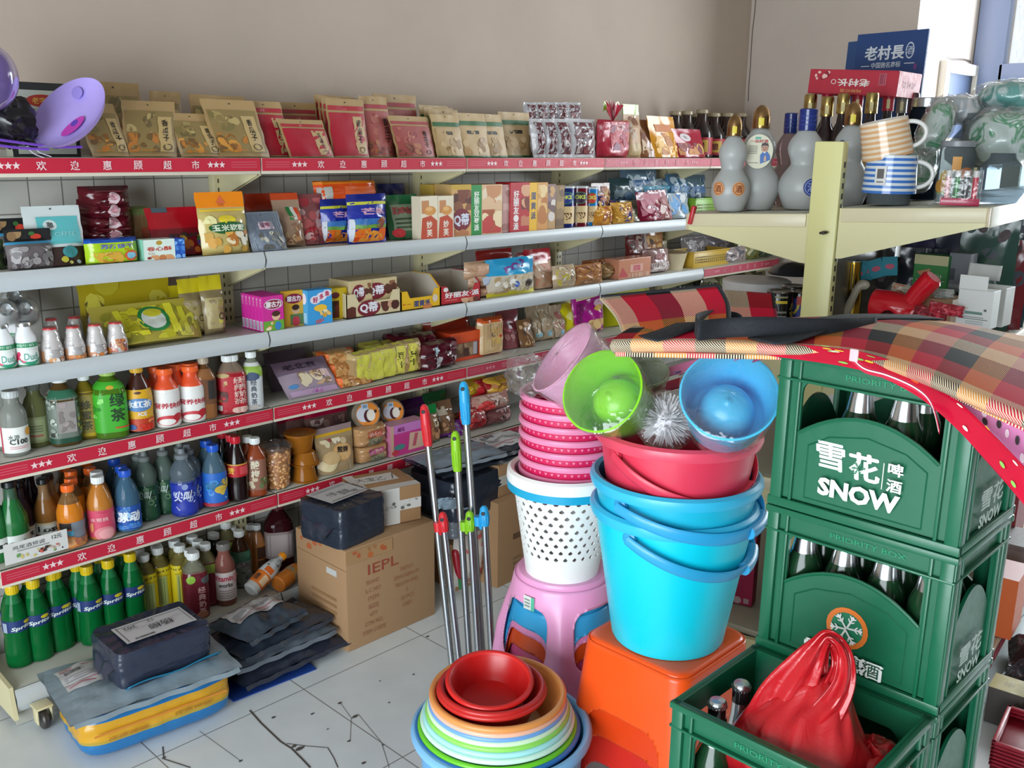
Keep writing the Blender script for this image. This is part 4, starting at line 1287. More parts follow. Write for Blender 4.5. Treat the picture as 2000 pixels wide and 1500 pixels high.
for s in (-1,1):
 g.grid(lambda u,v:Vector((s*(.03+.03*u),.01,h*(.78+.16*v+.05*sin(3*u)))),6,4,'8fa83a|g')
g.build('ruffle',gb)
BAG(1,(1229,203,1260,303),'tall clear snack bag with a lime green header beside the red gift bag','header','b08c6a',((.82,1,'8fb03a|g'),),[('b',.1,.3,.9,.8,8,.15,['d0c4b8','9a6a4a','7a4a34'],5),('r',.1,.04,.9,.25,'b39a70')],.05,Y=2.87)
BAG(1,(1258,234,1294,303),'brownish clear snack bag between the green headed and the yellow bags','pouch','8a5a3a|g',(),[('b',.1,.1,.9,.8,12,.16,['a87a4a','6c3a24','b8502c','d8c0a8'],6)],.06,Y=2.87)
BAG(1,(1274,227,1336,303),'yellow orange snack bag leaning left on the top shelf','pouch','c98a2a|g',(),[('b',.1,.06,.9,.6,14,.14,['d8a24a','b06a24','e8bc6a'],7),('r',.2,.62,.8,.8,'b8661c')],.05,roll=-14,Y=2.85)
BAG(1,(1318,252,1388,303),'red snack bag with a pale round badge, right end of the top shelf bags','pouch','9c1c34|g',(),[('e',.42,.7,.16,.14,'cfc4c8'),('t','XX',.42,.7,.1,'3a2a34'),('b',.1,.08,.9,.5,9,.15,['b8742c','c8a04a','7a1a2c'],8)],.06,roll=-18,Y=2.84)
# ---- second shelf
x,y,z,w,h=slot(1,18,163,150,288,Y=2.95)
g=G(); carton_geo(g,w,.05,h,'c6cdbc',f=[('r',.0,0,1,1,'2c2e2c'),('r',.08,.04,.94,.9,'c9cfc0'),('e',.5,.76,.24,.085,'b8321f'),('t','老字号',.5,.76,.09,'e0b050',{'b':.02}),('b',.1,.08,.9,.55,9,.13,['3e6a3e','274a2c','86a878','1e2a22'],2)],t=[('r',0,0,1,1,'262826')])
tag(g.build('food_carton',None,(x,y,z),flat=True),'white and green carton with black edges and a red oval badge','carton')
hd=lambda c:[('e',.5,.95,.02,.015,'333333')]
for (bx,lb,yy) in (((2,428,76,486),'black headed bag of grey sweets at the back left of the second shelf',2.93),((25,449,116,528),'black headed bag of grey sweets at the front left of the second shelf',None)):
 BAG(2,bx,lb,'header','6a6264|g',((.60,.66,'3a8fb8'),(.66,1,'141518')),[('b',.05,.7,.42,.94,3,.14,['8a6a48','5c4630','a08058'],3),('e',.68,.80,.12,.07,'c83a26'),('e',.58,.88,.07,.05,'3a6a34'),('b',.06,.05,.94,.55,26,.08,['8a8486','54494c','9c9698','6c6668'],4)],.06,Y=yy)
BAG(2,(-18,470,20,528),'small dark green sweet bag at the very left of the second shelf','pouch','2c3a22|g',(),[('b',.1,.1,.9,.9,10,.2,['4a5a38','1c2418','8a9a7a'],3)],.05)
BAG(2,(66,403,178,522),'white pouch with a large teal panel and dark coffee beans below','pouch','cfd8d8',((.0,.30,'3a2622'),),[('e',.5,.95,.02,.014,'3a3f42'),('r',.2,.36,.93,.82,'5cb8bc'),('e',.42,.68,.12,.085,'c8d8d8'),('t','咖',.42,.68,.1,'4a4648',{'b':.02}),('t','COFFEE',.6,.52,.07,'9ad4d4',{'w':.45}),('e',.68,.22,.13,.1,'3a8a90'),('e',.56,.10,.06,.05,'b8b03a'),('e',.66,.05,.04,.03,'c9c46a'),('e',.8,.05,.04,.035,'9aa8b0')],.05,lean=8)
for k in range(4):
 BAG(2,(162+2*k,440-25*k,276-3*k,466-25*k),['maroon snack pack at the bottom of the stack of four','maroon snack pack second from the bottom of the stack of four','maroon snack pack third from the bottom of the stack of four','maroon snack pack topmost of the stack of four'][k],'pillow','5a1420|g',(),[('e',.55,.5,.11,.26,'d8c0c4'),('e',.55,.55,.07,.16,'c08a96'),('r',.2,.75,.9,.8,'8a3a48')],.11,Y=2.91,z=SZ[2]+.040+.0365*k,lean=0,name='snack_pack',cat='snack pack',group='stacked maroon packs',wr=1.6)
BOX(2,(166,466,272,492),'plain dark box under the stack of maroon packs','3a2420',d=.1,Y=2.90,name='dark_box',cat='box')
BAG(2,(262,404,304,470),'tan kraft pack standing right of the maroon stack','block','8a6a44',((.8,1,'6a7a3c'),),[('e',.6,.45,.2,.12,'a04a2c')],.05,Y=2.96)
BAG(2,(176,466,278,521),'lime green biscuit bag with a blue top edge, front of second shelf','block','a9cc24|g',((.84,1,'1d4fa8|g'),),[('t','苏打饼干',.55,.66,.17,'6a6fb8',{'b':.03,'w':.62}),('b',.1,.05,.66,.44,10,.12,['d8a83a','c08a2a','e6bf5a'],3),('e',.8,.28,.13,.2,'d85a2c'),('e',.8,.28,.08,.13,'7ab8d0'),('t','香脆',.72,.52,.09,'c83a1c')],.05,lean=4)
BOX(2,(283,468,344,518),'white and mint roll biscuit box with red lettering','d8ece0',f=[('r',0,0,1,1,'dcebe2'),('e',.5,.84,.1,.11,'b8963a'),('t','卷心酥',.5,.56,.2,'c03a2a',{'b':.025,'w':.8}),('t','ROLL',.25,.35,.1,'a84a3a'),('b',.2,.03,.98,.26,9,.12,['d89a6a','c07a4a','e8c09a'],3),('e',.16,.14,.07,.06,'8a2a1c')],l=[('r',0,0,1,1,'8fd0bc')],d=.05)
BOX(2,(342,466,364,514),'narrow cobalt blue box beside the roll biscuit box','1c4fb0',f=[('b',.05,.05,.95,.95,12,.25,['4a86d8','2a66c4','0f3a8c','7ab0e8'],3)],d=.05)
BAG(2,(304,406,432,512),'dark red chocolate sweets bag with round candies, leaning left','pouch','7c1422|g',((.55,1,'b01222|g'),),[('t','m&m',.5,.42,.12,'3a2a2a',{'b':.04,'w':.5}),('b',.4,.04,.95,.4,14,.07,['c86a2a','5a3a8a','3a7a3a','d8b03a','4a1a2a'],3),('r',.1,.90,.35,1,'4a5a64')],.07,roll=-8,Y=2.87)
BAG(2,(400,376,498,508),'corn candy bag with an orange header and green oval lettering','header','c8b470|g',((.72,1,'f08a1c|g'),),[('p',[(.5,.95),(.4,.82),(.62,.82)],'d8663a'),('t','徐福',.5,.80,.05,'b8542c'),('r',.04,.69,.96,.72,'f0cc3a'),('e',.52,.56,.17,.06,'e6d02c'),('e',.52,.43,.38,.10,'1f5c2c'),('t','玉米软糖',.52,.43,.10,'dfe8cf',{'b':.03,'w':.66}),('b',.06,.04,.94,.36,16,.10,['d8a24a','e8d8b0','b8702a','c89a3a','efe8d8'],3),('b',.06,.5,.3,.68,4,.08,['d8cc5a','e8e0a0'],4)],.06,roll=-3,lean=3)
BAG(2,(494,378,590,470),'bag with an orange red header behind the grey striped pouch','header','7a4a3a|g',((.7,1,'a8341c|g'),),[('b',.1,.1,.9,.6,10,.14,['9a6a4a','6a3a2a','b89a80'],3)],.05,Y=2.97)
BAG(2,(492,415,570,501),'grey blue striped pouch with a pink square badge','pouch','7a8494',(),[('i',.02,.02,.98,.98,26,'66707f'),('e',.5,.93,.02,.015,'2a2e34'),('r',.27,.55,.72,.75,'d0b4c0'),('t','话梅',.49,.65,.13,'8a3a58',{'b':.03}),('b',.2,.04,.9,.48,16,.09,['c8c4b8','8a8a84','a8a498','5c5c58'],3)],.05,roll=-9,lean=8)
BAG(2,(546,378,606,482),'clear snack bag with a green, white and orange striped tag','header','a88a74|g',((.86,1,'c84a22|g'),),[('r',.42,.50,.58,.74,'1f7a3a'),('r',.58,.50,.72,.74,'d8d8d0'),('r',.72,.48,.88,.72,'d8481c'),('b',.1,.05,.9,.45,14,.12,['b8865a','c8a880','8a5a3a'],4)],.05,Y=2.88,roll=-5)
BAG(2,(590,380,648,482),'clear bag of red sweets behind the first blue bag','pouch','8a4a4c|g',(),[('b',.1,.08,.9,.92,22,.17,['a81c2c','8a1424','b85a5c','c8a0a0'],4)],.06,Y=2.90)
BAG(2,(628,353,748,410),'orange sweet bag lying across the tops of the blue bags','block','e0521a|g',((.82,1,'e8801c|g'),(0,.1,'b83414|g')),[('r',.02,.1,.2,.7,'b8b4ac'),('r',.4,.3,.9,.7,'e8641c')],.07,Y=2.93,z=SZ[2]+.135,lean=10)
bl=[('r',0,.78,1,.84,'c8c83a'),('t','芒果',.55,.64,.13,'d8a8c8',{'b':.05,'w':.6}),('r',.05,.36,.95,.50,'3a72b8'),('r',.05,.30,.95,.38,'6a9a3a'),('b',.08,.03,.92,.3,12,.15,['e07a1c','d84a1c','f0a03a','e8641c'],4),('e',.72,.4,.12,.12,'8a4a34'),('r',.02,.05,.1,.5,'c8ccd8')]
for bx,lb,yy in (((640,390,704,488),'blue mango sweet bag, left one of the pair at the front',2.88),((692,380,770,486),'blue mango sweet bag, right one of the pair at the front',None)):
 BAG(2,bx,lb,'pillow','1f2f9a|g',((.84,1,'1a2a86|g'),),bl,.07,roll=3,lean=5,Y=yy,group='blue mango sweet bags',wr=1.6)
BAG(2,(752,359,812,420),'dark navy bag standing behind the green pouch','pouch','1a2462|g',(),[],.05,Y=2.99,roll=-6)
BAG(2,(764,381,832,478),'dark green pouch with a framed print and a red spot','pouch','1f5a34|g',(),[('e',.5,.94,.02,.014,'0c2010'),('r',.12,.18,.88,.78,'7a8a72'),('r',.16,.56,.84,.72,'9a4a48'),('t','牛肉干',.5,.64,.09,'2a3a28',{'w':.55}),('s',.18,.22,.82,.5,3,'3a4a34'),('e',.22,.14,.16,.10,'b82c34'),('r',.6,.02,.95,.14,'6a8a2c')],.045,roll=-4,Y=2.86)
# biscuit boxes standing on the second shelf
miao=lambda a:[('r',0,0,1,1,'e8dcc4'),('r',.08,.60,.5,.9,'c88a5a'),('p',[(.0,0),(.95,0),(.95,.42),(.6,.55),(.1,.5)],'c24a2c'),('t','妙芙',.5,.24,.17,'f0e4d4',{'vert':1,'b':.03,'sx':1}),('e',.55,.66,.34,.11,'d8964a'),('e',.5,.70,.2,.05,'e8b474')]
BOX(2,(822,384,856,473),'cream and orange cake box nearest the camera in the row of boxes','e6d9c0',f=miao(0),l=[('r',0,0,1,1,'ded2ba')],d=.05,roll=-1)
BOX(2,(856,383,886,469),'cream and red cake box second in the row, round cake picture','e6d9c0',f=miao(1),d=.05)
qd=[('r',0,0,1,1,'d2a468'),('r',0,.9,1,1,'c8a23a'),('b',.02,.5,1,.9,9,.28,['5a2a1c','7a3e26','4a2016','8a5434'],3),('e',.5,.32,.48,.22,'7a1a2c'),('t','Q蒂',.5,.32,.24,'d8dcec',{'b':.04,'w':.75}),('b',.05,.02,.95,.14,5,.16,['c88a5a','b8764a'],4)]
BOX(2,(846,361,880,440),'yellow topped chocolate cake box behind the cream cake boxes','c9a84a',f=[('r',0,0,1,1,'c9a84a'),('b',.05,.55,.95,.95,4,.3,['4a2418','6a3a24'],3)],d=.08,Y=2.93)
BOX(2,(882,361,920,466),'tan chocolate cake box with a maroon oval logo','c8a46a',f=qd,d=.10,Y=2.83)
BOX(2,(920,361,980,463),'cake box with a broad green lettered edge and pastry pictures','c89a6a',f=[('r',0,0,.33,1,'1f8a3e'),('t','好丽友双莓派',.17,.48,.125,'e8f0e4',{'vert':1,'b':.03,'sx':1.1,'sp':1.05}),('r',.33,0,1,1,'d8b48a'),('b',.35,.5,.98,.98,9,.24,['e8d4b8','c88a5c','b86a3c','e0b890'],3),('b',.35,.02,.98,.5,11,.20,['a8542c','d88a4a','c03a34','f0d8b0','8a3a20'],4)],d=.09,Y=2.83)
BOX(2,(980,361,996,460),'narrow dusky pink cake box between the green and red ones','b88a84',f=[('b',.05,.05,.95,.95,8,.4,['c8a098','9a6a64'],3)],d=.09,Y=2.835)
BOX(2,(996,357,1033,457),'red cake box with white upright lettering','b81c28',f=[('r',0,0,1,1,'b81c2a'),('t','好丽友·派',.30,.44,.15,'eee4e4',{'vert':1,'b':.035,'sp':1.08}),('b',.55,.12,1,.95,9,.28,['7a2a1c','d8a078','5a1c14','c87a5a'],3)],d=.09,Y=2.83)
BOX(2,(1033,357,1068,454),'yellow egg pie box with blue upright lettering','e0aa2c',f=[('r',0,0,.42,1,'eab51c'),('t','蛋黄派',.22,.52,.15,'2c3e6a',{'vert':1,'b':.03,'sp':1.35}),('r',.42,0,1,1,'d0924a'),('b',.44,.05,.98,.95,9,.28,['e0b06a','b8702c','e8c890'],3)],d=.09,Y=2.83)
BOX(2,(1068,360,1084,450),'brown and white cake box right of the yellow one','b8905c',f=[('r',0,.5,1,1,'8a6a6a'),('b',.05,.05,.95,.95,8,.4,['6a4a4a','d8ccc4','c89a5c'],3)],d=.09,Y=2.835)
BOX(2,(1084,362,1101,447),'dull ochre cake box at the right end of the box row','8a6a3c',f=[('b',.05,.05,.95,.95,8,.4,['a8844c','6a4a28'],3)],d=.09,Y=2.85)
def tube_can(box,label,col,c2):
 x,y,z,w,h=slot(2,*box,Y=2.84)
 e=empty('crisp_tube',(x,y+w/2,z),(0,0,-.6),label,'crisp tube','cardboard crisp tubes'); r=w/2
 g=G(); g.lathe([(0,0),(r,0),(r,h*.97)],32,col); S=lambda u,v:Vector((r*sin((u-.5)*2.4),-r*cos((u-.5)*2.4),h*v))
 decals(g,S,r*2.4,h,[('e',.5,.72,.34,.15,'2c7a4a'),('e',.5,.72,.30,.13,c2),('t','OKS',.5,.74,.10,'cfe05a',{'b':.04,'w':.45}),('r',.1,.1,.9,.52,'d8bc8a'),('b',.15,.03,.9,.36,6,.20,['d8b06a','e8cc94','5a2c1c'],3)],curved=6)
 g.build('tube',e)
 g=G(); g.lathe([(r+.001,h*.955),(r+.0012,h),(r*.9,h+.001),(0,h+.001)],32,'c8ccd0|g'); g.build('lid',e)
tube_can((1101,364,1130,448),'navy blue cardboard crisp tube next to the box row','1f2a6a|g','2a3a8a')
tube_can((1129,364,1155,445),'maroon cardboard crisp tube between the two blue ones','6a1424|g','3a1a3a')
tube_can((1152,366,1172,443),'light blue cardboard crisp tube at the right end','1f7ac0|g','c83a2c')
cs=['d89a3c','c8641c','e8c46a','8a3a1c','e0b050']
BAG(2,(1165,358,1200,402),'brown pointed snack bag standing behind the orange and purple bags','pouch','8a4a24|g',(),[('b',.1,.1,.9,.9,8,.2,cs,3)],.04,Y=2.96,z=SZ[2]+.03)
for k,bx in enumerate(((1158,384,1188,442),(1166,404,1204,441),(1202,396,1246,437),(1190,388,1216,425))):
 BAG(2,bx,['purple edged biscuit bag at the left of the small bag cluster','orange biscuit bag at the front of the small bag cluster','orange and white biscuit bag right of the front one','blue and orange biscuit bag half hidden behind the front ones'][k],'pillow',['3a2a6a|g','c8842c|g','c8943c|g','2c3a7a|g'][k],(),[('b',.08,.08,.92,.92,12,.18,[cs+['e8dccc'],cs,cs+['e8e0d0','2c2a6a'],cs+['2a3a8a']][k],k)],.05,Y=[2.9,None,None,2.95][k],roll=[0,5,-8,10][k],wr=2)
for k,(bx,c,lb,yy,rl,pc) in enumerate((((1214,374,1250,402),'b03440','flat red topped snack bag lying above the clear bag',2.95,10,['c8a090','8a2030']),((1222,392,1268,437),'a8a090','clear snack bag with green leaves left of the crimson bags',2.87,-10,['8a9a6a','c8c0b8','6a7a4a']),((1254,376,1306,432),'7c1a34','crimson dried fruit bag at the front of the far bags',None,-8,['9a2a48','5a1024','a85a6a']),((1276,372,1322,428),'9a5a5c','clear bag with crimson header leaning left beside the crimson bag',2.84,-20,['b88a88','8a3a44','c8b0a8']),
((1312,378,1356,424),'9aa4ac','clear bag with blue printed bands at the far right of the second shelf',2.85,-6,['c8ccd0','2c6aa8','8a949c','3a86c0']))):
 BAG(2,bx,lb,'pouch',c+'|g',(),[('b',.06,.06,.94,.94,14,.2,pc,k+20)],.06,Y=yy,roll=rl,wr=2)
for k,(bx,lb) in enumerate((((1222,330,1290,384),'blue and clear wafer bag topmost at the back of the second shelf'),((1252,350,1326,400),'blue and white wafer bag with a turquoise band at the back'),((1200,348,1250,392),'dim teal wafer bag at the back, left of the blue ones'),((1310,340,1356,392),'blue wafer bag at the back, right of the banded one'),((1342,342,1386,396),'blue edged clear bag leaning at the far right back corner'))):
 BAG(2,bx,lb,'pillow',['5c7488|g','8a98a2|g','30484c|g','3a6484|g','50646e|g'][k],(),[('r',.1,.4,.9,.62,['2a5a8a','2f8aa8','2a4a50','2a6a9a','2c5a8a'][k]),('b',.1,.1,.9,.9,8,.16,['9aaab4','3a5a78','b8c4cc'],k)],.05,Y=2.98-.01*k,z=SZ[2]+(.10 if k<2 else .05),wr=2,name='wafer_bag',group='blue wafer bags at the back')
def weave_basket(box,sh,label,col,Y=None,z=None,dd=.16):
 x,y,zz,w,h=slot(sh,*box,Y=Y,z=z)
 g=G()
 for c,dm in (((0,-dd/2,h/2),(w,.003,h)),((0,dd/2,h/2),(w,.003,h)),((-w/2,0,h/2),(.003,dd,h)),((w/2,0,h/2),(.003,dd,h)),((0,0,.002),(w,dd,.004))):
  g.box(c,dm,col,.001)
 for s in (-1,1):
  g.box((0,s*dd/2,h),(w+.012,.010,.008),col,.002); g.box((s*w/2,0,h),(.010,dd+.012,.008),col,.002)
 decals(g,lambda u,v:Vector(((u-.5)*w,-dd/2-.0018,v*h)),w,h,[('e',.06+.055*i,.35+.16*j,.014,.05,'4a4020') for i in range(16) for j in range(3)],curved=1)
 return tag(g.build('plastic_basket',None,(x,y+dd/2,zz)),label,'basket')
weave_basket((1358,388,1404,404),2,'lime green pierced basket at the far end of the second shelf','7aa82a|p',2.86)
# ---- third shelf
def milkbottle(box,label,lid=True,z=None,Y=None):
 x,y,zz,w,h=slot(3,*box,Y=Y,z=z)
 r=w/2
 e=empty('milk_bottle',(x,y+r,zz),(0,0,-.35),label,'bottle','white milk drink bottles in film')
 g=G(); g.lathe([(0,0),(r*.9,0),(r,.006),(r,h*.55),(r*.93,h*.66),(r*.62,h*.82),(r*.55,h*.88),(r*.6,h*.9),(r*.55,h*.93),(0,h*.93)],28,'e9ebee|p'); g.build('bottle_body',e)
 g=G(); S=lambda u,v:Vector(((r+.0008)*sin((u-.5)*3),-(r+.0008)*cos((u-.5)*3),h*(.03+.52*v)))
 g.grid(S,20,4,'e6ebe8')
 decals(g,S,r*3,h*.52,[('r',0,.8,1,1,'2c8a5c'),('t','纯牛奶',.5,.9,.12,'d8ece0',{'w':.5}),('e',.62,.34,.34,.30,'2f9a78'),('e',.62,.44,.32,.27,'e6ebe8'),('t','A',.30,.38,.46,'d02c5a',{'b':.05}),('t','Dudi',.64,.40,.30,'3a9a86',{'w':.4}),('r',0,0,1,.05,'2c8a5c')],curved=8)
 g.build('label',e)
 g=G(); g.lathe([(r*.66,h*.90),(r*.68,h*.97),(r*.6,h*1.0),(0,h*1.0)],24,'d4d8dc|m'); g.build('foil_lid',e)
milkbottle((-4,634,40,722),'white milk drink bottle with green print, first at the left of the third shelf')
milkbottle((40,630,84,717),'white milk drink bottle with green print, second at the left of the third shelf')
milkbottle((26,606,66,690),'milk drink bottle behind the front pair, left side',Y=2.93)
g=G()
for k,(px,py,r) in enumerate(((12,606,.034),(48,604,.037),(28,580,.034))):
 c=ony(px,py,2.90+.03*k)
 e=empty('milk_bottle',c,(radians(72),0,radians(-20)),['upper milk bottle lying on the others, end on, at the far left','upper milk bottle lying end on above the second bottle','upper milk bottle lying behind the other two'][k],'bottle','white milk drink bottles in film')
 q=G(); q.lathe([(0,-.10),(r*.92,-.10),(r,-.09),(r,-.03),(r*.85,-.012),(r*.55,.008),(r*.5,.02),(r*.42,.024),(r*.3,.016),(0,.012)],28,'dfe2e6|p'); q.build('bottle_body',e)
 q=G(); q.lathe([(r*.56,.010),(r*.56,.027),(r*.46,.031),(r*.4,.022),(0,.02)],24,'aeb4b9|m'); q.build('foil_lid',e)
 q=G(); q.lathe([(r*1.10,-.1),(r*1.12,-.02),(r*.8,.02),(r*.3,.036),(0,.036)],24,'ffffff|f'); q.build('film_wrap',e)
def yog(box,label,n=0,Y=None,face=False):
 x,y,zz,w,h=slot(3,*box,Y=Y); r=w/2
 e=empty('yogurt_bottle',(x,y+r,zz),(0,0,-.4),label,'bottle','shrink wrapped yogurt drink bottles')
 pr=[(0,0),(r*.85,0),(r*.97,.006),(r*1.0,h*.28),(r*.90,h*.50),(r*.74,h*.62),(r*.66,h*.72),(r*.70,h*.80),(r*.60,h*.90),(r*.48,h*.94)]
 g=G(); g.lathe(pr,28,'ddd6d4|p')
 S=lambda u,v:Vector((r*1.0*(1-.1*max(0,v-.5))*1.015*sin((u-.5)*3),-r*(1-.1*max(0,v-.5))*1.015*cos((u-.5)*3),h*(.02+.46*v)))
 decals(g,S,r*3,h*.46,[('r',0,0,.28,.7,'d8905a'),('t','%d' % 200,.4,.9,.16,'8a8486'),('s',.42,.3,.8,.8,5,'a8a4a6'),('b',.3,0,.95,.28,6,.14,['d89a64','c87a3c','efe8e4'],n)] if not face else [('e',.5,.75,.2,.2,'d8ae94'),('b',.2,.1,.85,.98,10,.12,['8a3a2c','d88a4a','efe0d0','b8502c'],n),('r',0,0,.3,.4,'e08a3c')],curved=8)
 g.build('bottle_body',e)
 g=G(); g.lathe([(r*.52,h*.925),(r*.62,h*.93),(r*.62,h*.965),(r*.5,h*.985),(0,h*.985)],24,'c83a3c|p'); g.build('foil_lid',e)
 g=G(); g.lathe([(r*1.04,.002),(r*1.07,h*.35),(r*.85,h*.62),(r*.78,h*.82),(r*.5,h*1.0),(0,h)],20,'ffffff|f'); g.build('film_wrap',e)
for k,bx in enumerate(((90,640,133,709),(136,637,176,707),(179,633,217,703),(219,629,259,697))):
 yog(bx,f'white yogurt drink bottle {["first", "second", "third", "fourth"][k]} from the left in the front row on the third shelf',k,face=(k==3))
for k,bx in enumerate(((95,622,130,690),(140,618,175,686),(180,612,214,682))):
 yog(bx,f'white yogurt drink bottle {["left", "middle", "right"][k]} one of the row behind on the third shelf',k,Y=2.93)
yl=['c8c020','b0a818','d8d040','8a8420']
BAG(3,(205,592,410,684),'large yellow snack bag with a green and white round badge','pouch','a89a3c|g',(),[('b',.05,.05,.95,.9,40,.06,yl,3),('s',.2,.1,.45,.9,3,'d0c828'),('r',.68,.15,.76,.92,'d8d030'),('r',.8,.1,.86,.8,'c8c028'),('r',.2,.3,.26,.85,'d0c82c'),('e',.54,.55,.15,.33,'1f7a3a'),('e',.54,.55,.115,.255,'cfd4cc'),('e',.55,.70,.09,.10,'c8c02c')],.09,lean=22,Y=2.835)
BAG(3,(172,541,350,640),'yellow snack bag with a printed peak standing behind the round badge bag','pouch','b8a41c|g',(),[('b',.05,.05,.95,.95,12,.12,['c0b028','a09018','6a5c14','d0c440'],4)],.07,Y=2.96)
for k,bx in enumerate(((340,560,372,640),(366,546,412,658),(408,540,450,656))):
 BAG(3,bx,['small yellow topped snack bag behind the round badge bag','yellow topped clear snack bag left of the one by the pink boxes','yellow topped clear snack bag next to the pink boxes'][k],'header','8a7a58|g',((.72,1,'d0c020|g'),),[('r',.1,.1,.9,.62,['8a7a48','9a8a58','b0a070'][k]),('b',.1,.1,.9,.6,9,.14,['b8a878','7a6a3c','c8c040','9a8a70'],k),('o',.7,.3,.14,.06,.3,'4a3c28')],.05,Y=[2.97,2.90,2.88][k])
x,y,z,w,h=slot(3,514,578,558,662)
for k in range(6):
 x2,y2,z2,w2,h2=slot(3,514,578,558,662)
 o=carton_geo(G(),.085,.021,h2*1.0,'d02a96',f=[('r',0,0,1,1,'d42c98'),('e',.52,.76,.46,.15,'d8c8d8'),('e',.52,.76,.42,.125,'8a1a3c'),('t','蘑古力',.52,.76,.16,'f0e8ec',{'b':.05,'w':.72}),('r',0,0,1,.30,'6aa83a'),('e',.62,.42,.2,.12,'e8c09a'),('e',.62,.49,.2,.08,'4a2a1c'),('e',.7,.14,.15,.12,'3a86c8'),('b',.05,.04,.5,.28,6,.09,['e8c878','d89a4a','f0e0c0'],4)] if k==0 else (),
l=[('t','蘑古力',.5,.82,.075,'efc8e0',{'vert':1}),('r',.15,.04,.85,.3,'d8d4e0'),('i',.2,.06,.8,.28,8,'6a4a66')]).build('cookie_box',flat=True)
 o.location=(x2-.012*k*.0,y2+.012+.0225*k,z2+.001); o.rotation_euler=(0,0,radians(4))
 tag(o,f'magenta mushroom biscuit box, {["foremost", "second", "third", "fourth", "fifth", "rearmost"][k]} of the six in the slanted file','biscuit box','magenta biscuit boxes')
for k in range(5):
 BOX(3,(557,568,594,652),f'yellow mushroom biscuit box, {["foremost", "second", "third", "fourth", "rearmost"][k]} of the file right of the magenta ones','d0a02c',f=[('r',0,0,1,1,'d8a830'),('e',.52,.78,.46,.14,'8a1a3c'),('t','蘑古力',.52,.78,.15,'f0e8ec',{'b':.05,'w':.7}),('e',.6,.46,.2,.12,'d8b088'),('e',.6,.53,.2,.08,'3a2218'),('r',.3,.04,1,.34,'5a7a4a'),('e',.6,.14,.2,.14,'c03a4a')] if k==0 else (),d=.021,Y=2.845+.023*k,name='cookie_box',group='yellow biscuit boxes')
BOX(3,(604,566,650,647),'sky blue fish biscuit box with a yellow biscuit picture','3a9ad8',f=[('r',0,0,1,1,'3a9cdc'),('e',.3,.72,.22,.12,'e8e0ec'),('e',.56,.80,.22,.12,'e8e0ec'),('e',.8,.88,.2,.1,'e8e0ec'),('t','好',.3,.72,.16,'c02a5a',{'b':.04}),('t','多',.56,.80,.15,'c02a5a',{'b':.04}),('t','鱼',.8,.88,.14,'c02a5a',{'b':.04}),('e',.5,.48,.28,.10,'f0c038'),('b',.4,.2,.95,.42,8,.09,['e8c470','d8a03a','f0e0b0'],3),('t','FISH',.45,.1,.11,'d85a4a',{'b':.03,'rot':12})],l=[('r',0,0,1,1,'4aa8e0'),('e',.5,.75,.3,.16,'e8e0ec'),('r',.2,.05,.8,.35,'a8d0e8')],d=.05)
BOX(3,(648,563,679,640),'bright yellow biscuit box with a dark picture beside the blue one','d8b81c',f=[('r',0,0,1,1,'dcbc20'),('r',0,.05,.5,.6,'6a2a1c'),('b',.0,.05,.5,.6,6,.2,['3a4a2c','7a2a24','4a1c14'],3),('e',.28,.78,.26,.1,'6a1c24')],d=.06,Y=2.86)
def tray(sh,box,label,col,front,d=.16,cut=.55,backh=1.5,Y=None):
 x,y,zz,w,h=slot(sh,*box,Y=Y)
 H=h*backh; t=.003
 g=G()
 lo=h*cut
 pts=[(0,0),(w,0),(w,h),(w*.86,h),(w*.80,lo),(w*.22,lo),(w*.15,h),(0,h)]
 g.prism(pts,[],(-w/2,0,0),(1,0,0),(0,0,1),(0,1,0),t,col)
 for s in (-1,1):
  g.prism([(0,0),(d,0),(d,H),(d*.35,H),(0,h)],[],(s*(w/2-t/2)-t/2,0,0),(0,1,0),(0,0,1),(1,0,0),t,col)
  g.prism([(t,.004),(d,.004),(d,H-.002),(d*.35,H-.002),(t,h-.002)],[],(s*(w/2-t/2)-t/2+(-s)*t*.9,0,0),(0,1,0),(0,0,1),(1,0,0),t*.4,'b9aea0')
 g.box((0,d,H/2),(w,t,H),'b9aea0'); g.box((0,d/2,.002),(w,d,.004),'b9aea0')
 decals(g,lambda u,v:Vector(((u-.5)*w,-.0003,v*h)),w,h,front,curved=1,step=.00015)
 o=g.build('display_tray',None,(x,y,zz),flat=True)
 return tag(o,label,'display tray')
qf=[('e',.40,.35,.21,.34,'7a1a2c'),('t','Q蒂',.40,.38,.44,'e6e4ec',{'b':.04,'w':.32}),('b',.62,.1,.98,.55,5,.10,['5a2c1c','4a2016','c89a7a'],3),('b',.0,.05,.16,.6,4,.1,['7a3a24','5a2418'],4)]
tray(3,(678,570,783,633),'cream display tray with a maroon oval logo holding chocolate cake boxes','d8c8a0',qf,.17,.62,1.15,Y=2.835)
for k,(bx,lb) in enumerate((((642,548,706,596),'cream chocolate cake box, left one standing in the cream tray'),((706,544,776,600),'cream chocolate cake box, right one standing in the cream tray'))):
 BOX(3,bx if k else (684,548,728,600),lb,'cdb98c',f=[('e',.4,.62,.3,.26,'7a1a2c'),('t','Q蒂',.4,.64,.3,'e6e4ec',{'b':.04,'w':.45}),('b',.65,.35,1,.9,4,.14,['5a2c1c','8a5a3c'],3)]+([('r',0,.3,.12,1,'d8d4c8')] if k else []),t=[('r',.1,.1,.9,.9,'c0aa80')],d=.13,Y=2.85+.004*k,z=SZ[3]+.012)
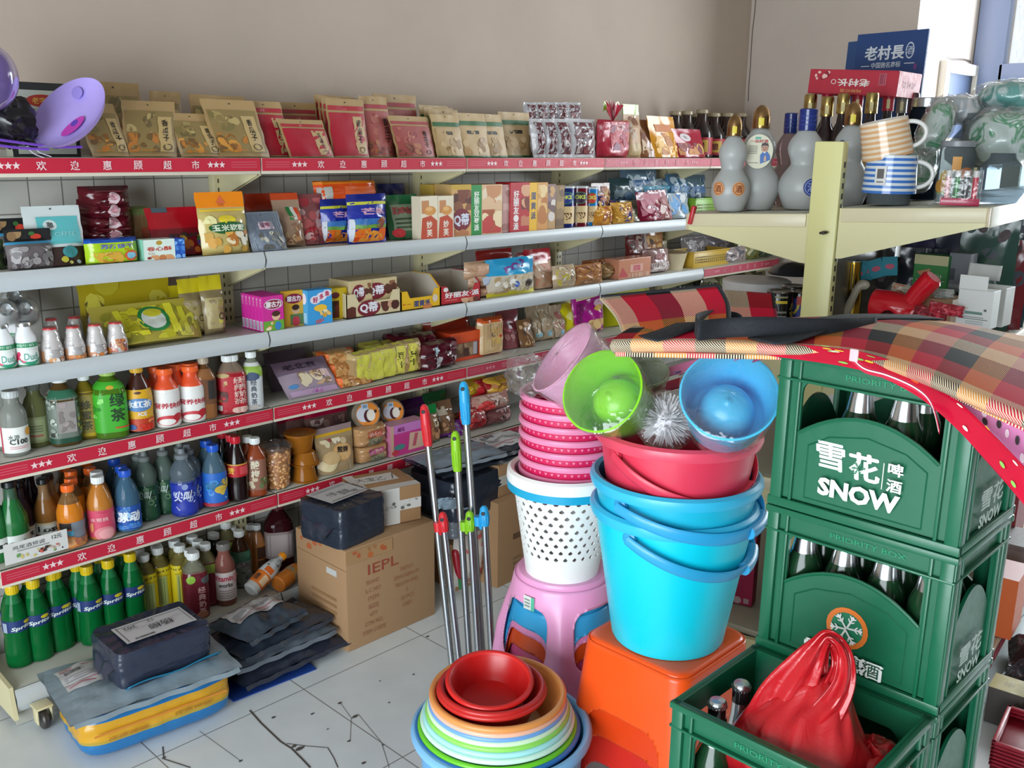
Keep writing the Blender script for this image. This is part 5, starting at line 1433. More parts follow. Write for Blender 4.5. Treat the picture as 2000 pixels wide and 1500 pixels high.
tray(3,(784,566,860,614),'yellow empty display tray with blue lettering','e6b414',[('t','蛋黄派',.52,.30,.32,'2c3e7a',{'b':.03,'w':.42}),('e',.66,.1,.12,.16,'d8843a'),('e',.86,.48,.07,.2,'d8c8b8'),('r',.04,.3,.1,.36,'c05a1c'),('r',.14,.3,.24,.34,'c87a24')],.17,.62,1.65,Y=2.835)
tray(3,(861,556,938,606),'red empty display tray with white lettering','b81c28',[('t','好丽友·派',.53,.50,.30,'eee6e6',{'b':.035,'w':.86}),('e',.12,.82,.06,.12,'e8dcdc'),('r',.1,.2,.4,.26,'d86a6a'),('b',.5,.0,1,.26,5,.10,['d8a888','6a2a1c','c88a6a'],3)],.17,.62,1.55,Y=2.835)
for k,bx in enumerate(((930,560,994,590),(926,534,984,563),(918,512,968,538))):
 BAG(3,bx,['round biscuit roll pack at the bottom of the pile of three','round biscuit roll pack in the middle with a pale blue label','round biscuit roll pack at the top of the pile of three'][k],'pillow','c8a284|g',(),[('i',.06,.1,.94,.9,14,'b48a6a'),('r',.3,.25,.75,.75,['d8b8a0','b8c4d8','d0a488'][k])],.07,Y=2.85,z=SZ[3]+.041*k,lean=0,name='roll_pack',cat='roll pack',group='piled biscuit rolls')
BAG(3,(944,489,1012,530),'red topped popcorn bag standing at the back','pouch','b8322c|g',(),[('b',.1,.05,.9,.5,10,.14,['d8ccc4','b89a88','c03a34'],3)],.06,Y=2.98,z=SZ[3]+.03)
BAG(3,(964,506,1056,578),'light blue popcorn bag with a purple wavy title','pillow','cfc4b0|g',((.56,1,'2f9fcf|g'),(0,.1,'d8cc34|g')),[('t','POP',.5,.78,.18,'6a3a8a',{'b':.06,'w':.5,'rot':12}),('b',.06,.08,.94,.54,30,.07,['e8e0d4','d8c8a8','f0ece4','b89a70'],3),('e',.5,.30,.06,.08,'2a5ab0'),('e',.78,.3,.08,.10,'3a2c28')],.08,lean=4,wr=1.6)
BAG(3,(1038,488,1092,572),'red topped tan snack bag right of the blue popcorn bag','pouch','c8a488|g',((.68,1,'b8202c|g'),),[('b',.1,.08,.9,.62,12,.16,['d8b498','b88a6a','3a2420','c87a5a'],3)],.07,roll=-4,Y=2.87)
BAG(3,(1020,494,1060,540),'crimson snack bag behind the blue popcorn bag','pouch','9c1a2c|g',(),[],.06,Y=2.98,z=SZ[3]+.03)
for k,(bx,c,pc,lb,yy) in enumerate((((1092,520,1134,566),'c0a88c',['d8ccb0','d0c04a','a88a6c','e0d8c8'],'clear bread bag with a yellow spot on the third shelf',None),((1132,518,1186,558),'b07a4c',['d8a478','9a5a34','e0b890','8a4a24'],'shiny tan bread bag between two others on the third shelf',None),((1176,516,1224,546),'a88458',['c8a878','8a6a40','d8c49a'],'flat tan bread bag leaning right on the third shelf',2.86),((1150,508,1206,534),'9a5c38',['b87a4c','7a4024'],'bread bag lying at the back of the third shelf',2.98))):
 BAG(3,bx,lb,'pillow',c+'|g',(),[('b',.06,.08,.94,.92,12,.17,pc,k)],.07,Y=yy,wr=2,roll=[0,0,-8,0][k])
BOX(3,(1208,505,1270,540),'shiny pink and red wrapped cake pack on the third shelf','c8866a|g',f=[('p',[(0,.1),(.12,.6),(.3,.1)],'b8343c'),('r',.35,.3,.75,.7,'d8a08c'),('t','蛋糕',.55,.5,.3,'c03a54',{'b':.03}),('i',.3,.02,.95,.25,12,'d8b49c')],d=.09,Y=2.84,name='cake_pack',cat='cake pack')
BAG(3,(1268,486,1312,534),'clear box of pale biscuits beside the cream tub','block','9a7c78|g',(),[('r',.1,.05,.9,.4,'c8bcb8'),('i',.12,.05,.88,.38,9,'8a6a66'),('e',.5,.65,.25,.15,'8a4a4a')],.07,Y=2.86)
for k,(bx,c,pc) in enumerate((((1232,448,1276,500),'6a2c28',['8a3a30','4a1c1c','b89a90']),((1262,456,1304,498),'a8682c',['c8843a','3a2418','8a4a20','d8a45a']))):
 BAG(3,bx,['dark red snack bag standing on the back of the third shelf','orange snack bag with dark scribbles at the back of the third shelf'][k],'pouch',c+'|g',(),[('b',.1,.1,.9,.9,12,.16,pc,k)],.05,Y=2.97,z=SZ[3]+.035)
g=G(); x,y,z,w,h=slot(3,1312,496,1356,524,Y=2.85)
g.lathe([(0,0),(w*.40,0),(w*.5,h),(w*.53,h+.004),(w*.48,h+.002),(w*.38,.004),(0,.004)],36,'cfc0a0|p'); tag(g.build('plastic_tub',None,(x,y+w/2,z)),'cream round plastic tub left of the yellow basket','tub')
weave_basket((1354,490,1422,514),3,'yellow pierced plastic basket at the far end of the third shelf','c8a43a|p',2.86)
for k,(bx,c,pc) in enumerate((((1418,484,1464,506),'a89a9a',['c8c0c0','8a7a7c','5a5a62','b89a90']),((1450,470,1490,502),'8a8a50',['a8a83a','6a7a5a','c8c4a0']),((1484,478,1520,498),'4a6a4a',['3a5a40','6a8a6a','b0b8a8']),((1340,462,1392,494),'8a8284',['b0a8a8','6a6264','c4bcc0']),((1386,460,1436,492),'7a7074',['a09a9c','5a5054','c0b8b8']))):
 BAG(3,bx,['clear grey bag of dried goods just right of the yellow basket','yellow and green bag second right of the yellow basket','dark green bag at the very end of the third shelf','clear bag standing behind the cream tub','clear bag standing behind the yellow basket'][k],'pillow',c+'|g',(),[('b',.06,.06,.94,.94,12,.18,pc,k)],.05,Y=[2.84,2.86,2.88,3.0,3.0][k],wr=2,z=SZ[3]+(.0 if k<3 else .02))
 # ------------------------------------------------------------------ drink bottles
BK={}
def PETP(H,R,neck=.40,sh=.66,waist=.95,base=.88,capw=.42):
 return [(0,.004*H),(R*base*.8,0),(R*base,.004),(R,.03*H),(R,.24*H),(R*waist,.29*H),(R,.34*H),(R,.54*H),(R*.96,.60*H),(R*.78,sh*H+.06*H),(R*(neck+.08),.84*H),(R*neck,.88*H),(R*neck,.92*H)]
def SPRP(H,R):
 return [(0,.004),(R*.8,0),(R*.95,.012*H),(R,.06*H),(R*.99,.22*H),(R*.90,.32*H),(R*.93,.40*H),(R*.98,.47*H),(R*.98,.60*H),(R*.88,.68*H),(R*.62,.79*H),(R*.42,.87*H),(R*.38,.92*H)]
def SQP(H,R):
 return [(0,.004),(R*.9,0),(R,.02*H),(R,.66*H),(R*.94,.72*H),(R*.62,.82*H),(R*.42,.87*H),(R*.40,.92*H)]
def LONGP(H,R):
 return [(0,.004),(R*.9,0),(R,.02*H),(R,.46*H),(R*.95,.54*H),(R*.62,.68*H),(R*.46,.76*H),(R*.42,.90*H),(R*.45,.91*H),(R*.45,.93*H)]
def SPORTP(H,R):
 return [(0,.004),(R*.85,0),(R,.02*H),(R,.10*H),(R*.92,.20*H),(R*.94,.40*H),(R,.52*H),(R*.88,.57*H),(R*.97,.62*H),(R*.90,.70*H),(R*.6,.80*H),(R*.42,.84*H),(R*.40,.87*H)]
def WIDEP(H,R):
 return [(0,.004),(R*.92,0),(R,.02*H),(R,.60*H),(R*.97,.66*H),(R*.80,.74*H),(R*.58,.80*H),(R*.54,.86*H),(R*.54,.90*H)]
PROF={'pet':PETP,'spr':SPRP,'sq':SQP,'long':LONGP,'sport':SPORTP,'wide':WIDEP}
def bottle_kind(kind,H,R):
 P=KINDS[kind]
 prof=PROF[P['p']](H,R); fill=P.get('fill',.80)*H
 parts=[]
 sq=P['p']=='sq'
 g=G()
 pr=[(r,z,P['liq'] if z<fill else P.get('top','aab0b0|t')) for r,z in prof]
 g.lathe(pr,28,P['liq'])
 if sq:# squarish tea bottles
  v2=[]
  for x,y,z in g.v:
   a=atan2(y,x); k=min(1,max(0,(.80*H-z)/(.1*H)))
   f=1+k*(min(1/max(abs(cos(a)),abs(sin(a))),1.16)-1)*.9
   v2.append((x*f*.93,y*f*.93,z))
  g.v=v2
 parts.append(('bottle_body',g))
 cw=.56 if P['p']=='wide' else .42
 capw=R*cw*1.12
 if P.get('cap'):
  g=G(); n=28
  z0=(.895 if P['p'] != 'sport' else .86)*H
  if P['p']=='long':
   g.lathe([(R*.44,.905*H),(R*.52,.92*H),(R*.50,.985*H),(R*.40,H),(0,H)],n,P['cap'])
  elif P['p']=='sport':
   g.lathe([(R*.46,z0-.01*H),(R*.5,z0),(R*.5,z0+.05*H),(R*.28,z0+.07*H),(R*.26,H*.97),(R*.2,H),(0,H)],n,P['cap'])
  else:
   g.lathe([(capw*.96,z0),(capw,z0+.004),(capw,H-.004),(capw*.93,H),(0,H)],n,P['cap'])
   for i in range(18):
    a=2*pi*i/18; g.box((capw*cos(a),capw*sin(a),(z0+H)/2),(.0012,.0012,(H-z0)*.8),P['cap'])
  parts.append(('cap',g))
 if P.get('lab'):
  g=G(); z0,z1,c,dec=P['lab']; z0*=H; z1*=H
  def rad(z):
   for (r1,za),(r2,zb) in zip(prof[:-1],prof[1:]):
    if za<=z<=zb and zb>za:return r1+(r2-r1)*(z-za)/(zb-za)
   return R
  full=P.get('full',True)
  A=2*pi if full else 2.6
  def LS(u,v,o=.0008):
   a=(u-.5)*A; z=z0+(z1-z0)*v; r=rad(z)+o
   if sq:
    k=min(1,max(0,(.80*H-z)/(.1*H)))
    aa=a-pi/2
    r*=.93*(1+k*(min(1/max(abs(cos(aa)),abs(sin(aa)),1e-6),1.16)-1)*.9)
   return Vector((r*sin(a),-r*cos(a),z))
  g.grid(LS,32,8,c)
  D=lambda u,v:LS(.5+(u-.5)*2.7/A,v,.0008)
  if dec:decals(g,D,R*2.7,z1-z0,dec,curved=8)
  parts.append(('label',g))
 return parts
W='e8ebea|p'
KINDS={
'c100':dict(p='wide',liq='b8bcb4|t',top='a8acac|t',fill=.9,cap='c8cccc|p',lab=(.06,.46,'e6e8e4',[('r',0,0,.08,1,'c8405a'),('t','水溶',.42,.62,.20,'3a4a44',{'w':.3,'b':.01}),('t','C100',.55,.44,.20,'2a3230',{'w':.5,'b':.03}),('e',.86,.78,.12,.16,'e0a03a'),('s',.3,.15,.8,.28,2,'d8a0a8')]),full=False),
'pale':dict(p='wide',liq='8a8f5c|t',top='8a907a|t',fill=.85,cap='8d948c|t',lab=(.08,.48,'8a9468|p',[('r',.2,.1,.8,.9,'9aa478'),('s',.3,.2,.7,.35,1,'a85a4a'),('s',.3,.4,.7,.7,3,'6a7450')]),full=False),
'bigjar':dict(p='sq',liq='7a5f34|t',top='8a6a3a|t',fill=.9,cap=W,lab=(.05,.80,'6f7a70',[('r',0,.86,1,1,'2f6a50'),('r',0,0,1,.10,'1f4a38'),('r',.3,.2,.7,.8,'9a9490'),('b',.0,.12,.28,.84,22,.05,['2c342c','8a948a','b8c0b4'],2),('b',.72,.12,1,.84,22,.05,['2c342c','8a948a','b8b060'],4),('b',.32,.2,.68,.78,10,.08,['a89a9a','847a78'],4)])),
'yel':dict(p='sq',liq='a8942c|t',top='8a7a30|t',fill=.86,cap=W,lab=(.05,.74,'b89c1c',[('r',.2,.08,.8,.92,'8a7c30'),('t','蜂蜜茶',.5,.48,.2,'3a3a1c',{'vert':1,'b':.02}),('s',.3,.94,.7,.98,1,'5a4a14')])),
'yelbox':dict(p='sq',liq='9a8c4a|t',top='a89c5c|t',fill=.8,cap=W,lab=(.03,.72,'d8c41c',[('e',.5,.9,.08,.03,'8a7a1c'),('r',.26,.1,.74,.8,'a8b46a'),('i',.3,.14,.7,.76,7,'7a8a5a'),('r',.22,.8,.78,.83,'b8a418')])),
'gtea':dict(p='sq',liq='6a9c2c|t',top='8ab04c|t',fill=.9,cap='a8c86a|p',lab=(.10,.82,'3fa828',[('e',.5,.9,.1,.035,'d8a83a'),('t','绿茶',.62,.50,.26,'1a3a1c',{'vert':1,'b':.03}),('b',.05,.3,.35,.7,6,.10,['6ac84a','2f8a24','8ad86a'],2),('s',.55,.06,.95,.13,1,'c8502c')])),
'itea':dict(p='pet',liq='3a1810|g',top='4a2a20|t',fill=.92,cap='d8a82c|p',lab=(.04,.66,'d8a41c',[('r',0,0,1,.30,'b83a1c'),('e',.5,.93,.1,.03,'4a2a1c'),('e',.5,.64,.42,.16,'5a84b8'),('t','冰红茶',.5,.66,.17,'e6e8ee',{'b':.05,'w':.72}),('t','ICE',.6,.42,.1,'e8e8e8',{'b':.03}),('b',.1,.02,.95,.28,8,.1,['d84a24','c82c1c','e88a4a'],2),('e',.3,.1,.12,.07,'3a5a9a')])),
'yyk':dict(p='wide',liq='e4e2de|p',top='e05028|p',fill=.62,cap='ee6428|p',lab=(.04,.60,'e4e2df',[('t','营养快线',.5,.62,.17,'c03848',{'b':.03,'w':.85}),('e',.45,.16,.34,.16,'c83a44'),('e',.42,.12,.24,.10,'eae6e2'),('e',.75,.24,.16,.12,'b8202c')])),
'brown':dict(p='sq',liq='8a5a34|g',top='8a5a34|t',fill=.8,cap='b8a894|p',lab=(.25,.66,'6a4228',[('r',.55,.2,.95,.95,'2c2824')])),
'redt':dict(p='sq',liq='a01c28|g',top='b8a08c|t',fill=.70,cap=W,lab=(.0,.74,'b41a2a',[('e',.32,.92,.2,.05,'b8a06a'),('t','经典奶茶',.72,.56,.15,'e0b8b0',{'vert':1,'b':.02,'sp':1.1}),('b',.15,.3,.45,.8,8,.10,['c8a074','5a2018','a87048'],2),('e',.72,.10,.17,.07,'d8b0a4'),('r',.1,.1,.3,.22,'c8c4c0')])),
'whit':dict(p='sq',liq='d0d2d0|g',top='a8b09a|t',fill=.80,cap=W,lab=(.0,.76,'c4c8ca',[('r',0,.78,1,1,'8aae3a'),('e',.5,.78,.25,.1,'3a4a6a'),('e',.2,.88,.2,.08,'a8c86a'),('t','经典奶茶',.55,.42,.13,'4a5058',{'vert':1,'b':.02}),('e',.55,.08,.16,.05,'a8a09a')])),
'maro':dict(p='sq',liq='6a1a28|g',top='a8a890|t',fill=.72,cap=W,lab=(.0,.74,'6c1626',[('p',[(0,1),(1,1),(.5,.66)],'7a9a3a'),('e',.35,.86,.12,.08,'9ac84a'),('e',.8,.82,.18,.08,'5a6064'),('t','经典奶茶',.62,.40,.13,'d8a8a4',{'vert':1,'b':.02}),('e',.6,.1,.17,.07,'b0705c')])),
'green':dict(p='long',liq='1f6a34|g',top='3a5a44|g',fill=.70,cap='15181a|g',lab=(.14,.32,'d4dad6',[('t','Lost',.5,.48,.42,'1c2422',{'b':.04,'w':.6})]),full=False),
'dark':dict(p='long',liq='2a1c30|g',top='34283c|g',fill=.70,cap='15151a|g',lab=(.14,.32,'d0d4d4',[('t','Lost',.5,.48,.42,'1c2422',{'b':.04,'w':.6}),('e',.5,.95,.3,.12,'c8b88a')]),full=False),
'amber':dict(p='long',liq='8a5c2c|g',top='8a6a4a|g',fill=.66,cap='17171b|g',lab=(.14,.34,'d4d8d4',[('t','Lost',.5,.50,.46,'1c2422',{'b':.04,'w':.7}),('r',0,.85,1,1,'c8bc94'),('r',.0,0,1,.1,'8a4a3a')]),full=False),
'oran':dict(p='pet',liq='d07a1c|g',top='b08050|t',fill=.72,cap='ee6a1c|p',lab=(.03,.44,'c87a3a',[('r',.45,.3,1,1,'7a828c'),('r',.1,.72,.45,.98,'2c2420'),('r',.1,.66,.45,.74,'c8481c'),('b',.1,.46,.5,.68,6,.12,['3a9ac8','4aa8d0'],2),('e',.35,.22,.28,.24,'d8843c'),('e',.35,.22,.2,.17,'e8a468'),('b',.5,.02,.98,.36,8,.12,['b86a4a','c8884a','9a6a5a'],3)])),
'peach':dict(p='pet',liq='b8742c|g',top='a08058|t',fill=.86,cap=W,lab=(.0,.50,'d04864',[('t','水蜜桃',.42,.70,.13,'e8b0b4',{'w':.5,'b':.02}),('e',.55,.24,.3,.22,'d88088'),('e',.60,.22,.22,.17,'e09a9c'),('e',.2,.45,.06,.16,'d8885a'),('s',.35,.92,.65,.95,1,'b83a50')])),
'blue':dict(p='pet',liq='5c88a8|t',top='6c8aa0|t',fill=.88,cap='1c54c4|p',lab=(.06,.45,'1c50a4',[('b',.02,.5,.6,.98,7,.18,['6a9ac8','8ab4d8','3a70b8'],2),('t','脉动',.55,.55,.42,'e0e8f0',{'b':.05,'w':.72,'sh':.2}),('s',.1,.06,.9,.2,2,'7aa8d8'),('b',.05,.03,.95,.28,8,.10,['2a68c0','4a8ad0'],3)])),
'sgrn':dict(p='sport',liq='15402c|g',top='7a8e84|t',fill=.50,cap='a8b0ae|t',lab=(.0,.54,'1c4a2c',[('b',.05,.4,.9,.98,10,.09,['3a6a3a','5a7a5a','0f2a1c'],2),('t','尖叫',.4,.72,.22,'b8c8bc',{'b':.02,'w':.5,'sh':.3}),('p',[(.2,.30),(.8,.42),(.75,.38),(.3,.2)],'a8b8ac')])),
'sblu':dict(p='sport',liq='1c2f8c|g',top='7c8c98|t',fill=.50,cap='b0b8c0|t',lab=(.0,.54,'2034a0',[('b',.05,.4,.9,.98,10,.09,['4a5cb8','8a9ac8','1c2470'],2),('t','尖叫',.42,.60,.3,'d8dcec',{'b':.02,'w':.55,'sh':.3}),('p',[(.2,.30),(.8,.42),(.75,.38),(.3,.2)],'d0d4e8')])),
'anim':dict(p='pet',liq='6c8ea4|t',top='7c94a4|t',fill=.9,cap='1f5ccc|p',lab=(.04,.58,'2466c0',[('e',.4,.62,.3,.12,'2c6a94'),('b',.1,.3,.95,.8,9,.14,['c8c4d0','b8a0a0','d8b84a','3a8ad0'],2),('p',[(.2,.1),(.6,.4),(.8,.2),(.5,.05)],'c8ccd8'),('r',.0,0,1,.1,'a82c3c'),('e',.62,.5,.2,.12,'d0b048')])),
'cola':dict(p='pet',liq='1c0c0a|g',top='2a1c1a|t',fill=.93,cap='c8142a|p',lab=(.40,.60,'b81824',[('r',0,.9,1,1,'c8983a'),('t','赞',.25,.5,.5,'e0a83a',{'b':.04}),('r',.55,.2,.9,.8,'d04a50')])),
'plum':dict(p='sq',liq='8a3c1c|g',top='9a5a3a|t',fill=.84,cap=W,lab=(.12,.66,'8a5a48',[('t','酸梅',.48,.68,.26,'d8d0b8',{'vert':1,'b':.03}),('b',.2,.05,.9,.4,9,.12,['7a8a5a','a86a4a','5a6a3a','c8b89a'],2)])),
'lime':dict(p='spr',liq='128a44|t',top='3aa864|t',fill=.74,cap='e4c418|p',lab=(.46,.60,'1c3470',[('t','Sprite',.55,.34,.42,'d8e4e0',{'b':.03,'w':.62,'sh':.2,'rot':6}),('e',.72,.78,.13,.16,'d8c82c'),('r',.0,.0,.14,.85,'9aa8c0')])),
'vita':dict(p='wide',liq='b87468|t',top='a87a70|t',fill=.92,cap='a8a4a0|t',lab=(.10,.56,'d8ccca',[('t','Vitamin',.35,.80,.20,'b82c4a',{'b':.03,'w':.7}),('t','works',.42,.56,.16,'3a3434',{'b':.02,'w':.5}),('r',.72,.6,.98,.9,'d8a0a4'),('s',.2,.06,.8,.4,4,'a89a98')])),
'gjar':dict(p='pet',liq='5c3a28|t',top='6a4030|t',fill=.9,cap=W,lab=(.03,.66,'6a6e68',[('r',0,.72,1,1,'2f5a44'),('b',.1,.72,.9,.98,7,.10,['8aa89a','4a7a64'],2),('b',.1,.05,.9,.7,20,.10,['8a8686','4a4a48','a8a2a0','6a5a5c'],3)])),
'milkt':dict(p='pet',liq='b87a4c|g',top='b89070|t',fill=.80,cap=W,lab=(.05,.62,'c07838',[('r',.5,.1,.95,.9,'4a2c1c')])),
'dred':dict(p='sq',liq='4a1a20|t',top='5a2a2c|t',fill=.9,cap='5a2a30|p',lab=(.2,.6,'8a7a78',[('r',.2,.1,.8,.9,'a89a98')]),full=False),
'redgrn':dict(p='sq',liq='6a1a28|g',top='a8a070|t',fill=.7,cap=W,lab=(.0,.70,'6c1626',[('r',0,.8,1,1,'8aa03a')])),
'pepsi':dict(p='pet',liq='120c12|g',top='1c1820|t',fill=.9,cap='1c3a8a|p',lab=(.34,.62,'1a2450',[('e',.5,.5,.2,.3,'c8d0d8'),('e',.5,.62,.19,.18,'b82434')])),
'tea2':dict(p='pet',liq='6a3a28|g',top='7a5444|t',fill=.85,cap=W,lab=(.1,.55,'7a4a3a',[('r',.2,.2,.8,.8,'8a6050')])),
'redcap':dict(p='pet',liq='14100f|g',top='241c1a|t',fill=.92,cap='b8142a|p',lab=(.40,.60,'9a1620',[])),
'blkcap':dict(p='pet',liq='141a16|g',top='26302a|t',fill=.92,cap=W,lab=(.40,.60,'1a3a2c',[])),
'sauce':dict(p='long',liq='1c0e0c|g',top='2c1614|g',fill=.6,cap='9a8a70|p',lab=(.06,.42,'a01c2c',[('r',.3,.15,.75,.85,'b8963a'),('b',.0,.1,.3,.9,8,.1,['c83a4a','d8b0a0'],2),('t','醋',.52,.5,.4,'5a1a1c',{'b':.03})])),
}
def bottle_parts(kind,H,R,e):
 if kind not in BK:
  BK[kind]=([(n,g.build(n,None)) for n,g in bottle_kind(kind,H,R)],H,R)
  for n,o in BK[kind][0]:o.parent=e
 else:
  for n,o in BK[kind][0]:
   c=o.copy(); COL.objects.link(c); c.parent=e
 return BK[kind]
CATB='bottle'
def BOT(kind,sh,box,label,Y=None,group=None,H=None,yaw=None,name='drink_bottle'):
 """a bottle seen whole: its width, top and foot in the photograph set its size"""
 x,y,z,w,h=slot(sh,*box,Y=Y)
 R=w/2*.97
 e=empty(name,(x,y+R,z+.001),(0,0,0),label,CATB,group)
 first=kind not in BK
 _,H0,R0=bottle_parts(kind,h,R,e)
 if not first:e.scale=(R/R0,R/R0,h/H0)
 e.rotation_euler=(0,0,(-atan2(x,y)*.8+random.Random(int(x*1e5)).uniform(-.2,.2)) if yaw is None else yaw)
 return e
def BTOP(kind,sh,px,py,label,group=None,name='drink_bottle'):
 """a bottle of a known kind, placed by the top of its cap"""
 _,H0,R0=BK[kind]
 p=onz(px,py,SZ[sh]+H0)
 e=empty(name,(p.x,min(max(p.y,LIPY+R0+.014),BACKY-R0),SZ[sh]+.001),(0,0,-atan2(p.x,p.y)*.8+random.Random(int(px)).uniform(-.25,.25)),label,CATB,group)
 bottle_parts(kind,H0,R0,e)
 return e
 # sauce bottles at the far end of the top shelf
for k,px in enumerate((1333,1356,1386)):
 BOT('sauce',1,(px-13,[217,216,213][k],px+13,304),f'dark sauce bottle with red label, {["first", "second", "third"][k]} of the front row past the red bag',Y=2.90,group='sauce bottles on the top shelf',name='sauce_bottle')
for k,px in enumerate((1410,1436,1463)):
 BOT('sauce',1,(px-13,220,px+13,304),f'dark sauce bottle with red label, {["fourth", "fifth", "sixth"][k]} of the front row, behind the frosted bottles',Y=2.92,group='sauce bottles on the top shelf',name='sauce_bottle')
for k,px in enumerate((1345,1371,1399,1424,1450)):
 BOT('sauce',1,(px-12,221,px+12,302),f'dark sauce bottle, {["first", "second", "third", "fourth", "fifth"][k]} of the row behind on the top shelf',Y=3.00,group='sauce bottles on the top shelf',name='sauce_bottle')
 # fourth shelf
BOT('c100',4,(15,765,70,892),'clear lemon drink bottle with a white label on the fourth shelf')
BTOP('c100',4,-2,752,'clear lemon drink bottle at the very left edge of the fourth shelf')
BOT('pale',4,(60,748,108,874),'pale yellow green bottle behind the lemon drink bottle')
BOT('bigjar',4,(108,735,172,872),'wide tea bottle with a mottled grey green label and white cap')
BOT('yel',4,(160,731,206,858),'yellow honey tea bottle behind the mottled label bottle')
BOT('gtea',4,(200,722,268,858),'bright green tea bottle with dark upright lettering')
BOT('itea',4,(262,716,313,849),'iced black tea bottle with a yellow cap and label')
BOT('yyk',4,(316,722,365,841),'white milk drink bottle with orange cap, left of the front pair')
BOT('yyk',4,(366,717,414,831),'white milk drink bottle with orange cap, right of the front pair')
for k,(px,py) in enumerate(((303,715),(338,711),(370,709))):
 BTOP('yyk',4,px,py,f'orange capped milk drink bottle, {["left", "middle", "right"][k]} one of the row behind the front pair')
BOT('brown',4,(394,700,434,819),'plain brown tea bottle behind the orange capped pair')
BOT('redt',4,(448,696,495,809),'red milk tea bottle with white cap, the front one')
BTOP('redt',4,444,694,'red milk tea bottle half hidden behind the front red one')
BOT('whit',4,(487,689,526,805),'white and lime green milk tea bottle at the end of the drinks row')
# fifth shelf
BOT('green',5,(-26,948,37,1101),'green cocktail bottle cut by the left edge of the picture')
BOT('dark',5,(30,942,82,1072),'dark purple cocktail bottle with a white label')
BOT('amber',5,(80,936,128,1062),'amber cocktail bottle with a white lettered label')
for k,(px,py,kd) in enumerate(((28,930,'dark'),(46,918,'dark'),(8,938,'green'),(84,926,'amber'))):
 BTOP(kd,5,px+8,py,['dark cocktail bottle directly behind the dark one with the white label','dark cocktail bottle deepest behind the dark front one','green cocktail bottle behind the one at the left edge','amber cocktail bottle behind the lettered amber one'][k])
BOT('oran',5,(127,950,180,1078),'orange juice bottle with an orange cap and fruit label')
for k,(px,py) in enumerate(((138,934),(138,920),(126,908))):
 BTOP('oran',5,px,py,f'orange juice bottle {["second", "third", "fourth"][k]} in the file behind the front orange juice bottle')
for k,(px,py) in enumerate(((175,914),(168,898))):
 BTOP('oran',5,px,py,['orange juice bottle behind the white capped peach drinks','orange juice bottle deepest behind the peach drinks'][k])
BOT('peach',5,(186,934,238,1063),'pink labelled peach drink bottle with a white cap')
BTOP('peach',5,188,921,'peach drink bottle behind the front pink labelled one')
BOT('blue',5,(240,921,289,1049),'clear blue vitamin drink bottle with a blue cap and lettered label')
BTOP('blue',5,236,910,'blue capped drink bottle directly behind the lettered blue one'); BTOP('blue',5,222,896,'blue capped drink bottle deepest behind the lettered blue one')
BOT('sgrn',5,(278,883,324,1018),'dark green sports bottle with a clear spout cap, front one')
for k,(px,py) in enumerate(((316,869),(268,878),(350,862))):
 BTOP('sgrn',5,px,py,['dark green sports bottle behind and right of the front one','green sports bottle behind and left of the front one','green sports bottle deepest, behind the blue sports bottles'][k])
BOT('sblu',5,(350,880,400,1014),'deep blue sports bottle with a clear spout cap, front one')
BTOP('sblu',5,364,868,'deep blue sports bottle directly behind the front blue one')
BOT('anim',5,(412,872,457,1001),'blue drink bottle with a blue cap and a pictured label')
BTOP('anim',5,402,860,'blue capped drink bottle behind the pictured label one')
BOT('cola',5,(458,855,496,988),'cola bottle with a red cap and red label, front one')
for k,(px,py,kd) in enumerate(((451,849,'cola'),(433,842,'cola'))):
 BTOP(kd,5,px,py,['cola bottle with red cap second behind the front one','cola bottle with red cap deepest of the three'][k])
BOT('plum',5,(495,858,533,976),'reddish brown plum drink bottle at the end of the drinks row')
BOT('blkcap',5,(452,839,486,970),'white capped dark bottle at the back behind the cola',Y=3.0)
BTOP('plum',5,482,852,'white capped plum drink bottle behind the front plum drink')
# bottom deck
fr=[(22,1142),(63,1131),(120,1119),(168,1105),(210,1093),(253,1080)]
BOT('lime',6,(100,1118,153,1273),'green soda bottle with a yellow cap, third of the front row from the left',group='green soda bottles')
nm=['first','second','third','fourth','fifth','sixth']
for k,(px,py) in enumerate(fr):
 if k != 2:BTOP('lime',6,px,py,f'green soda bottle with a yellow cap, {nm[k]} of the front row from the left','green soda bottles')
for k,(px,py) in enumerate(((106,1113),(194,1082),(148,1098),(52,1122),(20,1128),(236,1068))):
 BTOP('lime',6,px,py,f'green soda bottle behind the front row, {["above the third", "above the fifth", "above the fourth", "above the second", "above the first", "above the sixth"][k]} front bottle','green soda bottles')
BOT('yelbox',6,(304,1073,350,1193),'yellow box labelled drink bottle, second from the green sodas',group='yellow labelled drink bottles')
for k,(px,py) in enumerate(((279,1083),(350,1064),(371,1073),(270,1072),(305,1064),(340,1055),(375,1047))):
 BTOP('yelbox',6,px,py,['yellow labelled drink bottle next to the last green soda','yellow labelled drink bottle third from the green sodas','yellow labelled drink bottle just left of the maroon one','white capped bottle behind the first yellow labelled one','white capped bottle behind the second yellow labelled one','white capped bottle behind the third yellow labelled one','white capped bottle furthest behind the maroon one'][k],'yellow labelled drink bottles')
BOT('maro',6,(373,1083,422,1209),'maroon milk tea bottle with upright lettering at the front of the bottom deck')
BOT('redgrn',6,(398,1065,440,1184),'maroon and green bottle behind the lettered maroon one')
BTOP('redgrn',6,386,1056,'white capped maroon bottle behind the pair of maroon bottles')
BOT('vita',6,(434,1064,472,1183),'pink vitamin drink bottle with a grey cap and white label')
BOT('gjar',6,(464,1040,502,1148),'mottled grey green tea bottle behind the lying bottle')
BOT('milkt',6,(499,1028,530,1118),'tan milk tea bottle with white cap behind the lying orange bottle')
